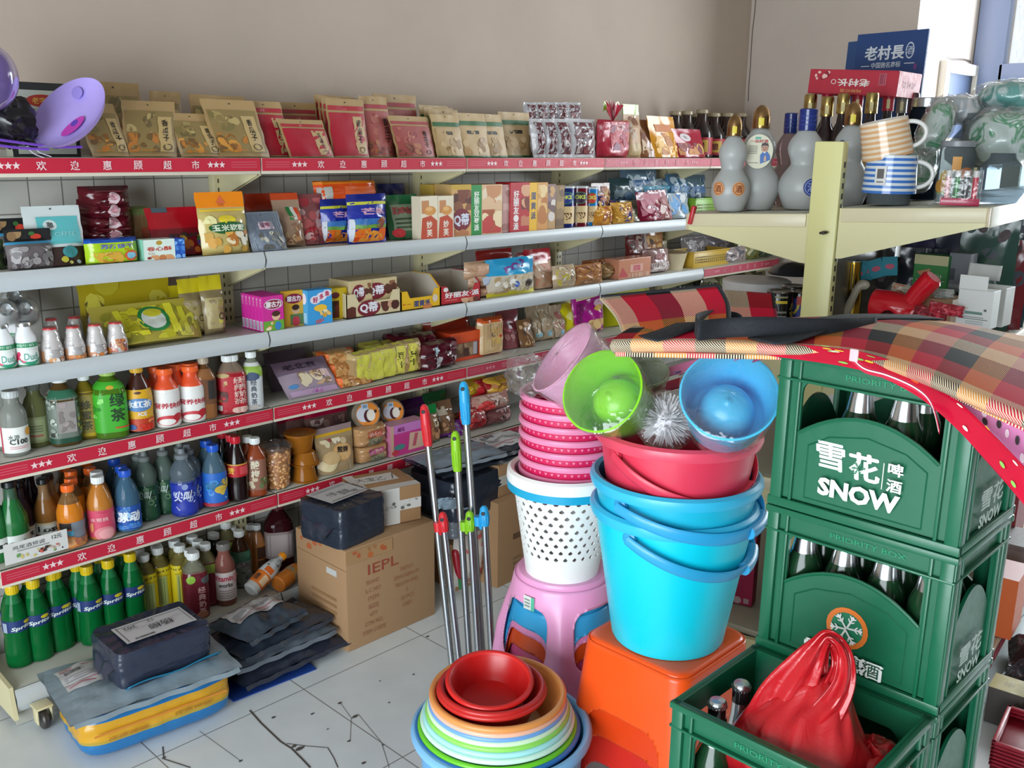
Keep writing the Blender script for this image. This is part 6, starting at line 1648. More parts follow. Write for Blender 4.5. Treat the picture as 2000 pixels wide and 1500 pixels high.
for k,(px,py,kd) in enumerate(((419,1042,'blkcap'),(449,1027,'blkcap'),(480,1020,'milkt'),(405,1036,'blkcap'),(438,1018,'redgrn'))):
 BTOP(kd,6,px,py,['white capped dark bottle behind the maroon and green one','white capped dark bottle behind the pink vitamin drink','white capped tan bottle behind the mottled tea bottle','white capped dark bottle at the back under the price strip','white capped bottle deepest at the back of the bottom deck'][k])
BOT('dred',6,(536,985,590,1088),'big dark red bottle standing beside the large carton',Y=2.95)
# two bottles lying down
def lying(kind,a,b,H,R,label,z=SZ[6]):
 A=onz(*a,z+R); d=(ony(*b,A.y+.05)-A).normalized()
 f=EYE-A; y=-(f-d*f.dot(d)).normalized(); x=y.cross(d)
 M=Matrix((x,y,d)).transposed().to_4x4(); M.translation=A
 e=empty('drink_bottle',(0,0,0),(0,0,0),label,CATB); e.matrix_world=M
 bottle_parts(kind,H,R,e)
KINDS['ow']=dict(p='pet',liq='c4c6c4|g',top='b8bcbc|t',fill=.95,cap='ee961c|p',lab=(.12,.80,'cfd2d2',[('r',0,0,1,.42,'e0782c'),('r',.3,.45,.7,.62,'d8641c'),('i',.15,.08,.4,.3,8,'3a3a3a'),('r',.5,.05,.8,.35,'e8c8a0'),('b',.1,.64,.9,.98,12,.08,['8a9090','b0b6b6','6a7070'],2)]))
KINDS['ob']=dict(p='long',liq='c8742c|g',top='b88a5c|g',fill=.72,cap='a8a4a0|m',lab=(.30,.42,'a8783c',[('b',.1,.1,.9,.9,6,.2,['6a5a44','8a8478'],2)]))
lying('ow',(488,1154),(556,1082),.195,.030,'white and orange bottle with an orange cap slumped at the edge of the bottom deck',SZ[6]+.012)
lying('ob',(542,1142),(600,1098),.20,.032,'orange glass bottle lying on the bottom deck next to the carton')
# right stretch of the bottom deck, past the poles
BOT('pepsi',6,(930,862,962,955),'dark cola bottle with a blue cap behind the mop poles',Y=2.90); BOT('tea2',6,(958,866,984,955),'brown tea bottle with a white cap beside the dark cola',Y=2.88)
BTOP('tea2',6,968,862,'brown tea bottle with a white cap behind the other'); BTOP('tea2',6,994,866,'brown tea bottle half hidden by the white basket')
for k,px in enumerate((1000,1022,905)):BOT('pepsi',6,(px,856,px+30,945),['dark bottle hidden behind the white basket, left','dark bottle hidden behind the white basket, right','dark cola bottle at the back behind the tallest pole'][k],Y=3.0)
# ---- fourth shelf, snacks
pb=['d8c8a8','e0d0b0','c8a078','8a6a4a','d8b0b8']
BAG(4,(556,702,674,777),'large lilac steamed bun bag with dark lettering lying slanted on the fourth shelf','pillow','9a8898',((.62,1,'6a5468'),),[('t','老北京',.42,.80,.16,'2c1f2c',{'b':.03,'w':.62}),('b',.28,.22,.9,.62,12,.12,pb,3),('r',.05,.02,.95,.16,'b89ab8'),('t','小麻花',.55,.09,.11,'b85ab0',{'b':.03}),('e',.14,.28,.08,.06,'4a84b8')],.05,roll=-14,lean=26,Y=2.83)
BAG(4,(538,686,620,760),'dim lilac bag standing behind the slanted bun bag','pillow','5c4a58',(),[('r',.2,.3,.9,.6,'4a3a48')],.05,Y=2.96,lean=20)
for k,bx in enumerate(((660,734,737,766),(648,709,716,737),(634,687,700,714))):
 BAG(4,bx,['orange wrapped twisted cracker pack, lowest and nearest of three','orange wrapped twisted cracker pack in the middle of three','orange wrapped twisted cracker pack topmost of three'][k],'block','d8a468|g',(),[('r',0,0,.14,1,'e8681c'),('r',.86,0,1,1,'e8681c'),('b',.16,.08,.84,.92,14,.10,['c88a4a','a86a34','e0b47c','b87840'],k)],.10,Y=2.85+.03*k,z=SZ[4]+.034*k,lean=0,name='cracker_pack',cat='cracker pack',group='orange wrapped cracker packs')
for k in range(5):
 BAG(4,(690+24*k,690-6*k,732+24*k,747-8*k),f'yellow wrapped wafer pack, {["first", "second", "third", "fourth", "fifth"][k]} from the left on the fourth shelf','block','c8ac78|g',(),[('r',.30,0,.70,1,'d8d058'),('t','豆干',.5,.5,.22,'3a3a14',{'vert':1,'b':.02}),('b',.02,.1,.3,.9,5,.12,['d8b488','b8905a'],k),('b',.7,.1,.98,.9,5,.12,['d8b488','b8905a'],k+4)] if k>2 else [('r',.2,0,.85,1,'ccc84c'),('r',.0,.1,.2,.8,'a88a5c')],.07,Y=2.85+.004*k,lean=0,name='wafer_pack',cat='wafer pack',group='yellow wafer packs')
for k in range(3):
 BAG(4,(712+34*k,670+-3*k,752+34*k,716-8*k),f'yellow wafer pack {["left", "middle", "right"][k]} in the row behind on the fourth shelf','block','b0a44c|g',(),[('r',.1,.6,.9,1,'c8c450')],.07,Y=2.96,lean=0,name='wafer_pack',cat='wafer pack',group='yellow wafer packs')
mm=[('b',.05,.1,.95,.9,6,.14,['6a2030','3a0c18','8a4452'],2)]
for k,(bx,yy,z) in enumerate((((830,668,902,722),None,0),((772,652,828,682),2.95,.05),((796,655,858,680),2.90,.065))):
 BAG(4,bx,['shiny maroon sweet pack with bar codes at the front of the fourth shelf','maroon sweet pack at the back left of the fourth shelf','maroon sweet pack with a white lettered end at the back of the fourth shelf'][k],'block','4c101e|g',(),mm+([('r',.25,.60,.40,.82,'a8c8d8'),('r',.28,.08,.48,.46,'c8c4c8'),('i',.3,.1,.46,.44,7,'3a3034'),('r',.78,.25,.97,.42,'b8aab0')] if k==0 else [('r',.05,.25,.85,.6,'b0a8b0'),('t','SWEET',.45,.42,.25,'4a2a34',{'w':.6,'b':.03})] if k==2 else []),.10,Y=yy,z=SZ[4]+z,lean=0,name='sweet_pack',cat='sweet pack',wr=2)
BOX(4,(880,648,944,703),'orange red snack carton with a clear window','d8461c',f=[('r',.12,.12,.84,.62,'6a4a3a'),('b',.14,.14,.82,.6,14,.10,['8a6a4a','4a2c20','a88a6a'],3),('r',.68,.16,.80,.6,'b8b0b8'),('r',0,.70,1,1,'e0521f')],d=.12,name='snack_carton',cat='carton')
BAG(4,(842,622,930,662),'dim red bag lying behind the orange snack carton','block','8a2c1c|g',(),[],.08,Y=2.99,z=SZ[4]+.03)
BAG(4,(941,621,988,695),'tall cream cracker pack with orange ends','block','d8b88c|g',((.86,1,'d8602c|g'),(0,.08,'d8602c|g')),[('i',.1,.1,.9,.84,9,'c8a474'),('r',.42,.3,.78,.7,'d8b05c'),('e',.5,.56,.12,.06,'6a4a2c'),('e',.76,.5,.06,.04,'c8341c')],.06,lean=0)
BAG(4,(982,606,1024,682),'dusky pink wrapped snack pack beside the tall cracker pack','pouch','8a4a50|g',(),[('o',.5,.58,.35,.16,.3,'a82c44'),('b',.1,.1,.9,.45,8,.14,['a8706c','7a4048'],3)],.06)
BAG(4,(1019,626,1052,679),'brown snack bag with dark scribbled print, leaning left','pouch','7a5638|g',(),[('b',.1,.08,.9,.9,12,.15,['4a3020','a87a4c','2c1c14','c8a074'],3)],.05,roll=-10)
for k,(a,b) in enumerate(((1038,1066),(1060,1090),(1084,1112))):
 BAG(4,(a,594+2*k,b,670-4*k),['clear bread stick bag, left of three','clear bread stick bag with a pale blue dot, middle of three','clear bread stick bag with red print, right of three'][k],'header','b09a80|g',(),[('b',.1,.05,.9,.85,10,.2,[['c8b498','a08868','d8c8b0'],['c8b498','a89070','d8ccb8'],['c8a090','b86a64','d8c4bc']][k],k),('e',.5,.2,.2,.08,'8ab8c8')],.06,roll=-6,wr=2,group='clear bread stick bags')
BAG(4,(1101,594,1146,656),'shiny yellow crisp bag leaning left on the fourth shelf','pillow','d8cc1c|g',(),[('e',.62,.35,.28,.16,'c88a3a'),('e',.35,.6,.2,.12,'e8e08a')],.06,roll=-12)
BAG(4,(1128,576,1184,652),'magenta biscuit bag right of the yellow crisp bag','block','b01c8c|g',(),[('r',.05,.3,.2,.8,'7a1060'),('e',.72,.76,.18,.10,'e0b0c8'),('e',.7,.64,.14,.08,'e0b04a'),('b',.35,.05,.95,.35,6,.18,['e0b878','c8945c'],3)],.07,lean=2)
BAG(4,(1186,560,1280,640),'yellow snack bag showing above the plaid mat','pouch','a8a81c|g',(),[('r',.1,.6,.9,.9,'d0d02c')],.07,Y=2.95)
for k,(bx,c,pc) in enumerate((((1380,540,1450,580),'5a5434',['3a3a24','8a8464','6a6a3c']),((1430,522,1510,566),'4c4a30',['7a7454','34341f','a09a74']),((1330,548,1392,600),'3a4034',['5a6a54','2a2c24']),((1400,566,1452,604),'5a7a6a',['7aa08a','4a6a5a','b0c0b4']))):
 BAG(4,bx,['olive dried seaweed bag left of the far pair on the fourth shelf','olive dried goods bag furthest right on the fourth shelf','dim green bag behind the plaid mat on the fourth shelf','pale green clear bag just above the yellow pompom'][k],'pillow',c+'|g',(),[('b',.06,.06,.94,.94,14,.18,pc,k)],.06,Y=[2.9,2.92,2.95,2.83][k],z=SZ[4]+[.02,.02,.0,.0][k],wr=3)
 # ---- fifth shelf, snacks
x,y,z,w,h=slot(5,532,866,586,968)
e=empty('popcorn_cup',(x,y+w/2,z),(0,0,0),'clear plastic cup full of caramel popcorn with a domed lid','popcorn cup'); r=w/2
g=G(); rr=random.Random(11)
for k in range(230):
 a=rr.uniform(-2.9,.9); zz=rr.uniform(.02,.80)*h; rad_=(r*.74+r*.2*zz/h)-.004
 q=rr.uniform(.0055,.0085); c=Vector((rad_*sin(a),-rad_*cos(a),zz)); n=6
 sp=rr.choice(['d8964a|g','c07a34|g','e8b06a|g','b86a2c|g','d89a54|g'])
 b0=len(g.v); g.grid(lambda u,v:c+Vector((q*sin(pi*v)*cos(2*pi*u),q*sin(pi*v)*sin(2*pi*u),q*.9*cos(pi*v))),7,5,sp,wu=True)
g.lathe([(0,.004),(r*.72,.004),(r*.86,h*.78),(0,h*.8)],24,'b87838|g')
o=g.build('popcorn',e); o['kind']='stuff'
g=G(); g.lathe([(0,0),(r*.78,0),(r*.98,h*.86),(r*1.03,h*.87),(r*1.03,h*.90)],32,'ffffff|f'); g.build('cup',e)
g=G(); g.lathe([(r*1.05,h*.88),(r*1.05,h*.91),(r*.8,h*.97),(r*.3,h*1.0),(r*.28,h*.985),(0,h*.985)],32,'dddde0|f'); g.lathe([(r*.4,h*.992),(r*.5,h*.99),(r*.42,h*.995)],20,'5a4034'); g.build('lid',e)
def fruitcup(bx,label,inv,Y=None,z=None):
 x,y,zz,w,h=slot(5,*bx,Y=Y,z=z); r=w/2
 e=empty('fruit_cup',(x,y+r,zz),(0,0,0),label,'fruit cup','stacked fruit cups')
 pr=[(0,0),(r*.66,0),(r*.72,h*.06),(r*.92,h*.9),(r*1.05,h*.92),(r*1.05,h),(0,h)]
 if inv:pr=[(rr_,h-zz_) for rr_,zz_ in pr][::-1]
 g=G(); g.lathe(pr,32,'d8862c|t'); g.build('cup',e)
 g=G(); q=random.Random(int(x*999))
 for k in range(8):
  a=q.uniform(0,6.28); zz2=h*q.uniform(.25,.75); rr_=r*.4
  g.grid(lambda u,v:Vector((rr_*cos(a)+.016*sin(pi*v)*cos(2*pi*u),rr_*sin(a)+.016*sin(pi*v)*sin(2*pi*u),zz2+.010*cos(pi*v))),10,6,q.choice(['e0982c|g','e8b058|g','d87a1c|g']),wu=True)
 g.build('fruit',e)
fruitcup((588,908,632,948),'orange fruit jelly cup at the bottom of the stack of three',True)
fruitcup((588,886,634,912),'orange fruit jelly cup in the middle of the stack with a wide rim',True,z=SZ[5]+.062)
fruitcup((578,850,630,890),'orange fruit jelly cup standing upright on top of the stack',False,z=SZ[5]+.100)
BAG(5,(630,836,702,934),'clear bag of round pale cookies with a yellow zip band','pouch','a8906c|g',((.80,.86,'d8a82c|g'),(.86,1,'9a8484|g')),[('t','香脆',.3,.72,.08,'a83a44',{'b':.02}),('e',.62,.42,.28,.19,'c89458'),('e',.62,.42,.25,.165,'d8ac70'),('t','煎饼',.64,.47,.13,'2c2014',{'b':.05,'w':.3,'rot':-8}),('b',.05,.52,.9,.74,6,.10,['d8c8a4','c8b088','e4d8bc'],3),('e',.22,.2,.2,.14,'dccba0'),('e',.3,.34,.2,.14,'c8a878')],.06,lean=4,Y=2.83)
for k,bx in enumerate(((572,806,640,862),(610,800,692,852),(556,812,604,870))):
 BAG(5,bx,['clear bag with a crimson zip top behind the fruit cups','clear bag with a crimson zip top behind the cookie bag','dim clear bag with a crimson edge at the back left'][k],'pouch','6a4a48|g',((.82,.92,'9c1038|g'),),[('b',.1,.1,.9,.75,8,.15,['8a6a64','54383a','b09a98'],k)],.06,Y=[2.95,2.92,3.0][k],z=SZ[5]+[.06,.07,.03][k],wr=2)
for k,(px,py,rpx) in enumerate(((714,809,29),(764,804,26))):
 c=ony(px,py,2.90+.02*k); r=rpx*(c-EYE).length/FPX*.98
 e=empty('snack_tub',c,(radians(90-12),0,radians(-22)),['round clear tub of orange snacks with a coconut lid, left of two','round clear tub of orange snacks with a coconut lid, right of two'][k],'snack tub','round coconut snack tubs')
 g=G(); g.lathe([(0,-.07),(r*.85,-.07),(r*.96,-.004),(r,0),(r,.006),(r*.94,.009),(0,.009)],36,'c8b49c|t'); g.build('tub',e)
 g=G(); g.lathe([(0,-.066),(r*.82,-.066),(r*.9,-.006),(0,-.004)],32,'d8843a|g'); g.build('snacks',e)
 g=G(); S=lambda u,v:Vector(((u-.5)*2*r,(v-.5)*2*r,.0095))
 decals(g,S,2*r,2*r,[('e',.55,.5,.40,.40,'e0862c'),('e',.42,.50,.26,.26,'d0d0dc'),('r',.34,.68,.58,.86,'b8c8d8'),('r',.40,.72,.54,.82,'7a94b0'),('e',.58,.44,.17,.22,'4a1a24'),('e',.66,.46,.15,.20,'e4dcd0'),('e',.82,.58,.05,.06,'3a2a20')],curved=1,step=.0003)
 g.build('lid_print',e,flat=True)
for k,bx in enumerate(((705,870,764,915),(702,834,762,880))):
 BAG(5,bx,['tan wrapped toast pack with a magenta label, lower of two','tan wrapped toast pack with a red label, upper of two'][k],'block','b88c60|g',(),[('r',.28,.48,.78,.80,['b0447c','b84a34'][k]),('t','烤馍片',.53,.64,.2,'d8b0a0',{'b':.02,'w':.4}),('r',.32,.05,.76,.42,'8a8468'),('e',.56,.2,.12,.12,'5a5a4a')],.09,Y=2.84,z=SZ[5]+.0665*k,lean=0,name='toast_pack',cat='toast pack',group='tan toast packs')
for k,yy in enumerate((2.835,2.905)):
 BOX(5,(764,826,830,893),['pink strawberry wafer pack with cream fillings at the front','pink strawberry wafer pack behind the front one'][k],'c87a9a',f=[('r',0,0,1,1,'c43a86'),('r',0,.72,1,1,'c87ac0'),('r',0,0,.08,1,'c8a48c'),('t','威化',.3,.84,.14,'7a1a6a',{'b':.03}),('p',[(.5,.1),(.95,.1),(.98,.62),(.55,.66)],'d8b09c'),('p',[(.62,.2),(.72,.2),(.8,.6),(.7,.62)],'c05a6a'),('e',.25,.28,.16,.09,'4a8a84'),('e',.12,.12,.1,.08,'c83a4a')],t=[('r',0,0,1,1,'c890a4')],d=.065,Y=yy,name='wafer_pack',cat='wafer pack')
BAG(5,(838,794,868,864),'small brown cookie bag with a green top right of the pink wafers','header','8a6044|g',((.74,1,'1c7a3c|g'),(0,.08,'2a6a34|g')),[('r',.45,.42,.85,.62,'c8b490'),('e',.6,.52,.06,.05,'3a2a1c'),('b',.1,.1,.9,.42,9,.16,['a8744c','c89468','6a4430'],3)],.05,Y=2.85,roll=-4)
BAG(5,(858,786,900,850),'clear brown cookie bag with a white label beside the green topped one','header','7a5a44|g',((.0,.14,'7a2c8a|g'),),[('r',.1,.62,.6,.84,'b8aa94'),('b',.1,.2,.9,.6,9,.14,['9a6a4a','b88a64','5a3a28'],4)],.06,Y=2.87,roll=-6,wr=2)
for k,(bx,c,lb) in enumerate((((790,780,850,820),'4a1a5a','dark purple bag at the back of the fifth shelf'),((836,768,880,800),'1f5a34','dark green bag at the back of the fifth shelf'),((820,810,850,846),'2f6a3a','green bag edge behind the small brown cookie bag'),((884,824,914,848),'6a2a7a','purple flat pack right of the brown cookie bags'))):
 BAG(5,bx,lb,'pouch',c+'|g',(),[('r',.1,.3,.9,.6,c)],.05,Y=[3.0,3.0,2.95,2.86][k],z=SZ[5]+[.05,.08,.03,0][k])
br=[((912,742,958,778),'c8a02c',['d8b83a','a07a24','e0c878'],'yellow bread bag on the upper layer of the fifth shelf',2.94,.12),((936,744,966,776),'b8242c',['c83a3c','9a1a24','d86a5a'],'red bread bag between two yellow ones on the upper layer',2.92,.12),((956,738,1006,772),'d8a83c',['e0c03a','c88a5a','d8b49a'],'yellow and tan bread bag at the right of the upper layer',2.90,.12),
((934,772,1004,808),'b8867a',['c8a898','9a5a54','d8c0b4'],'clear sliced bread bag in the middle layer',2.86,.064),((922,780,966,812),'9a4a4c',['b86a64','7a2a34'],'dusky red sliced bread bag left of the middle layer',2.90,.064),((911,800,960,836),'a8242c',['c84a44','8a1c24','b88a7a'],'red printed snack bag in the bottom layer',2.85,0),((954,802,1008,834),'7a4a4a',['9a6a68','5a3034','a89a98'],'clear snack bag with a blue mark at the right of the bottom layer',2.85,0),
((880,812,918,842),'8a3a34',['a85a4a','6a2424'],'dark red snack bag at the left of the bottom layer',2.93,0)]
for k,(bx,c,pc,lb,yy,z) in enumerate(br):
 BAG(5,bx,lb,'pillow',c+'|g',(),[('b',.06,.06,.94,.94,11,.16,pc,k)]+([('e',.25,.45,.18,.3,'d03a3c')] if k==3 else []),.08,Y=yy,z=SZ[5]+z,lean=0,wr=2)
for k,(bx,c) in enumerate((((1010,700,1060,740),'8a7a6a'),((1060,690,1110,735),'6a6464'),((1240,688,1290,730),'b89a78'),((1285,680,1340,722),'c8a42c'))):
 BAG(5,bx,['clear snack bag behind the pink cup on the fifth shelf','grey snack bag behind the pink cup on the fifth shelf','tan and purple snack bag seen under the plaid mat','yellow snack bag seen under the plaid mat'][k],'pillow',c+'|g',(),[('b',.06,.06,.94,.94,10,.16,['b8a898','8a4a6a',c],k)],.07,Y=2.9,z=SZ[5]+.10,wr=2)
 # price card taped to the fifth shelf's edge
A=ony(12,1090,LIPY-.008); B_=ony(128,1052,LIPY-.008)
w=B_.x-A.x+.01; xm=(A.x+B_.x)/2
cz=ony(70,1088,LIPY-.008).z; hh=ony(70,1048,LIPY-.008).z-cz
g=G(); g.box((0,0,hh/2),(w,.0015,hh),'d4d2ce')
decals(g,lambda u,v:Vector(((u-.5)*w,-.0009,v*hh)),w,hh,[('t','鸡尾酒预调',.38,.72,.20,'4a4a4c',{'w':.5}),('t','12元',.83,.78,.22,'2c2c30',{'b':.01}),('s',.2,.5,.7,.6,1,'8a8a88'),('b',.18,.08,.86,.42,16,.035,['c8b86a','4a3a34','c85a4a','6a9a5a','b8a08a'],3),('b',.55,.2,.72,.46,5,.03,['3a2c28','5a4a44'],5),('e',.9,.15,.012,.04,'2c2c30')],curved=1)
tag(g.build('price_card',None,(xm,LIPY-.010,cz),flat=True),'white hand lettered price card on the edge of the fifth shelf','price card')
# purple plastic dish and black net bag hanging at the near end of the top shelf
c=ony(140,226,2.78)
ph=radians(42); tw=(EYE-c).normalized(); rt=(RCAM.col[0]-tw*RCAM.col[0].dot(tw)).normalized(); up_=tw.cross(rt)
mj=rt*cos(ph)+up_*sin(ph); mn=up_*cos(ph)-rt*sin(ph); N_=(tw*.52+mn*.85).normalized()
e=empty('purple_dish',(0,0,0),(0,0,0),'translucent purple plastic flying disc leaning at the left of the top shelf','toy disc')
e.matrix_world=Matrix.Translation(c) @ Matrix((mj,N_.cross(mj),N_)).transposed().to_4x4()
g=G(); g.lathe([(0,-.016),(.06,-.014),(.105,-.004),(.118,.012),(.120,.016),(.116,.014),(.102,.001),(.058,-.010),(0,-.012)],48,'b3a0ea|x')
decals(g,lambda u,v:Vector(((u-.5)*.24,(v-.5)*.24,-.011+.02*(2*hypot(u-.5,v-.5))**2)),.24,.24,[('e',.42,.36,.17,.10,'c03ab0'),('e',.46,.40,.05,.05,'5a3ab0'),('e',.74,.74,.07,.09,'9a8ae0')],curved=4,off0=.004); g.build('disc',e)
g=G(); g.grid(lambda u,v:Vector((.07*sin(pi*v)*cos(2*pi*u),.05*sin(pi*v)*sin(2*pi*u),.065*cos(pi*v)))*(1+.3*noise.noise(Vector((cos(2*pi*u)*3,sin(2*pi*u)*3,v*7)))),36,20,'17131c|g',wu=True)
tag(g.build('net_bag',None,ony(18,236,2.82)),'crumpled black bag bundled at the left end of the top shelf','bag')
g=G(); g.grid(lambda u,v:Vector((.07*sin(pi*v)*cos(2*pi*u),.07*sin(pi*v)*sin(2*pi*u),.085*cos(pi*v))),32,20,'8a74b8|t',wu=True)
for P in ([(-5,275),(60,283),(130,290),(170,284)],[(-5,285),(50,292),(110,298)]):
 pass
e=tag(g.build('purple_balloon',None,ony(-22,150,2.75)),'purple balloon at the left edge above the top shelf','balloon')
g=G()
for P in ([(-8,272),(50,280),(110,287),(160,287)],[(-8,283),(40,289),(95,292)],[(70,290),(78,298),(100,306)],[(52,286),(66,300),(86,308)]):
 Q=[ony(px,py,2.785) for px,py in P]; g.tube([spl(Q,t/12) for t in range(13)],.0016 if P[0][0]>0 else .004,'7a4ac0|p' if P[0][0]<0 else 'c8c0d0|p',n=6)
tag(g.build('purple_ribbon'),'thin purple ribbon trailing over the red price strip','ribbon')
# ------------------------------------------------------------------ double sided shelving on the right
GO,GA=Vector((2.66,1.310,0)),radians(6.5)
GM=Matrix.Translation(GO) @ Matrix.Rotation(GA,4,'Z')
def gl(x,y,z):return GM @ Vector((x,y,z))
gon=empty('gondola_shelving',GO,(0,0,GA),'cream double sided shelving standing behind the beer crates','shelving')
CR2='d9d2a4|p'
GZ2=1.146
GLEN=2.6
for k in range(4):
 g=G(); x=.03+k*.87
 g.box((x,0,.8725),(.045,.085,1.745),CR2 if k else 'd6d294|p',.004)
 for i in range(53):
  g.box((x,-.0428,.12+i*.03),(.012,.002,.016),'3a372c'); g.box((x,.0428,.12+i*.03),(.012,.002,.016),'3a372c')
 u_=g.build('upright',gon)
 if k==0:
  g=G(); c=GM.inverted() @ onx(1600,456,2.62)
  g.tube([(.008,c.y,c.z),(-.012,c.y,c.z)],.006,'55504a|m',n=6); g.tube([(-.004,c.y+.012,c.z-.002),(-.006,c.y-.012,c.z+.002)],.004,'6a655a|m',n=6); g.build('bolt',u_)
g=G(); g.box((GLEN/2+.05,0,.82),(GLEN-.08,.012,1.45),'6a645c|p'); g.build('back_panel',gon)
for sgn,z0 in ((1,1.541),(-1,1.557)):
 for lv,z in enumerate((z0,GZ2,.70,.145)):
  dp=.40 if lv<3 else .505
  tl=(.0 if lv else (.020 if sgn>0 else-.020))
  for k in range(3):
   x0,x1=.03+.87*k,.03+.87*(k+1)
   g=G()
   def T(p):return Vector((p[0],sgn*p[1],p[2]-tl*p[1]/.4))
   n0=len(g.v); g.box(((x0+x1)/2,.04+dp/2,z-.012),(x1-x0-.004,dp,.022),'b5b4a2|p',.002)
   g.box(((x0+x1)/2,.04+dp+.004,z-.028),(x1-x0-.004,.010,.055),'cfc8b4|p',.002)
   g.v=[tuple(T(p)) for p in g.v]
   sh=g.build('shelf',gon)
   if sgn<0 and lv in (2,3) or sgn>0:
    g=G()
    w=x1-x0-.004
    S=(lambda u,v:Vector((x0+.002+w*u,-(.0405+dp+.0092),z-.050+.044*v))) if sgn<0 else (lambda u,v:Vector((x1-.002-w*u,.0405+dp+.0092,z-.050+.044*v)))
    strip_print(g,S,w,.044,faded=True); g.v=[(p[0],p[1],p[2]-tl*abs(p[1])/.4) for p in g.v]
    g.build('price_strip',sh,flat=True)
   if lv<3:
    for xx in ((x0-.012,x1-.004) if k==0 else (x1-.004,)):
     g=G()
     g.prism([(.045,-.002),(.04+dp,-.002),(.04+dp,-.052),(.06,-.148),(.045,-.148)],[],(xx,0,z),(0,1,0),(0,0,1),(1,0,0),.004,CR2)
     if xx<x0:
      g.box((xx-.003,.045+dp*.5,z-.022),(.006,dp*.97,.040),'d9cfae|p',.003)
      g.box((xx+.001,.04+dp+.002,z-.028),(.010,.008,.05),'c9b89a|p',.001)
     g.v=[tuple(T(p)) for p in g.v]
     g.build('bracket',sh)
g=G(); g.prism([(-.54,.02),(.54,.02),(.54,.09),(.06,.13),(-.06,.13),(-.54,.09)],[],(.0,0,0),(0,1,0),(0,0,1),(1,0,0),.02,CR2); g.build('foot',gon)
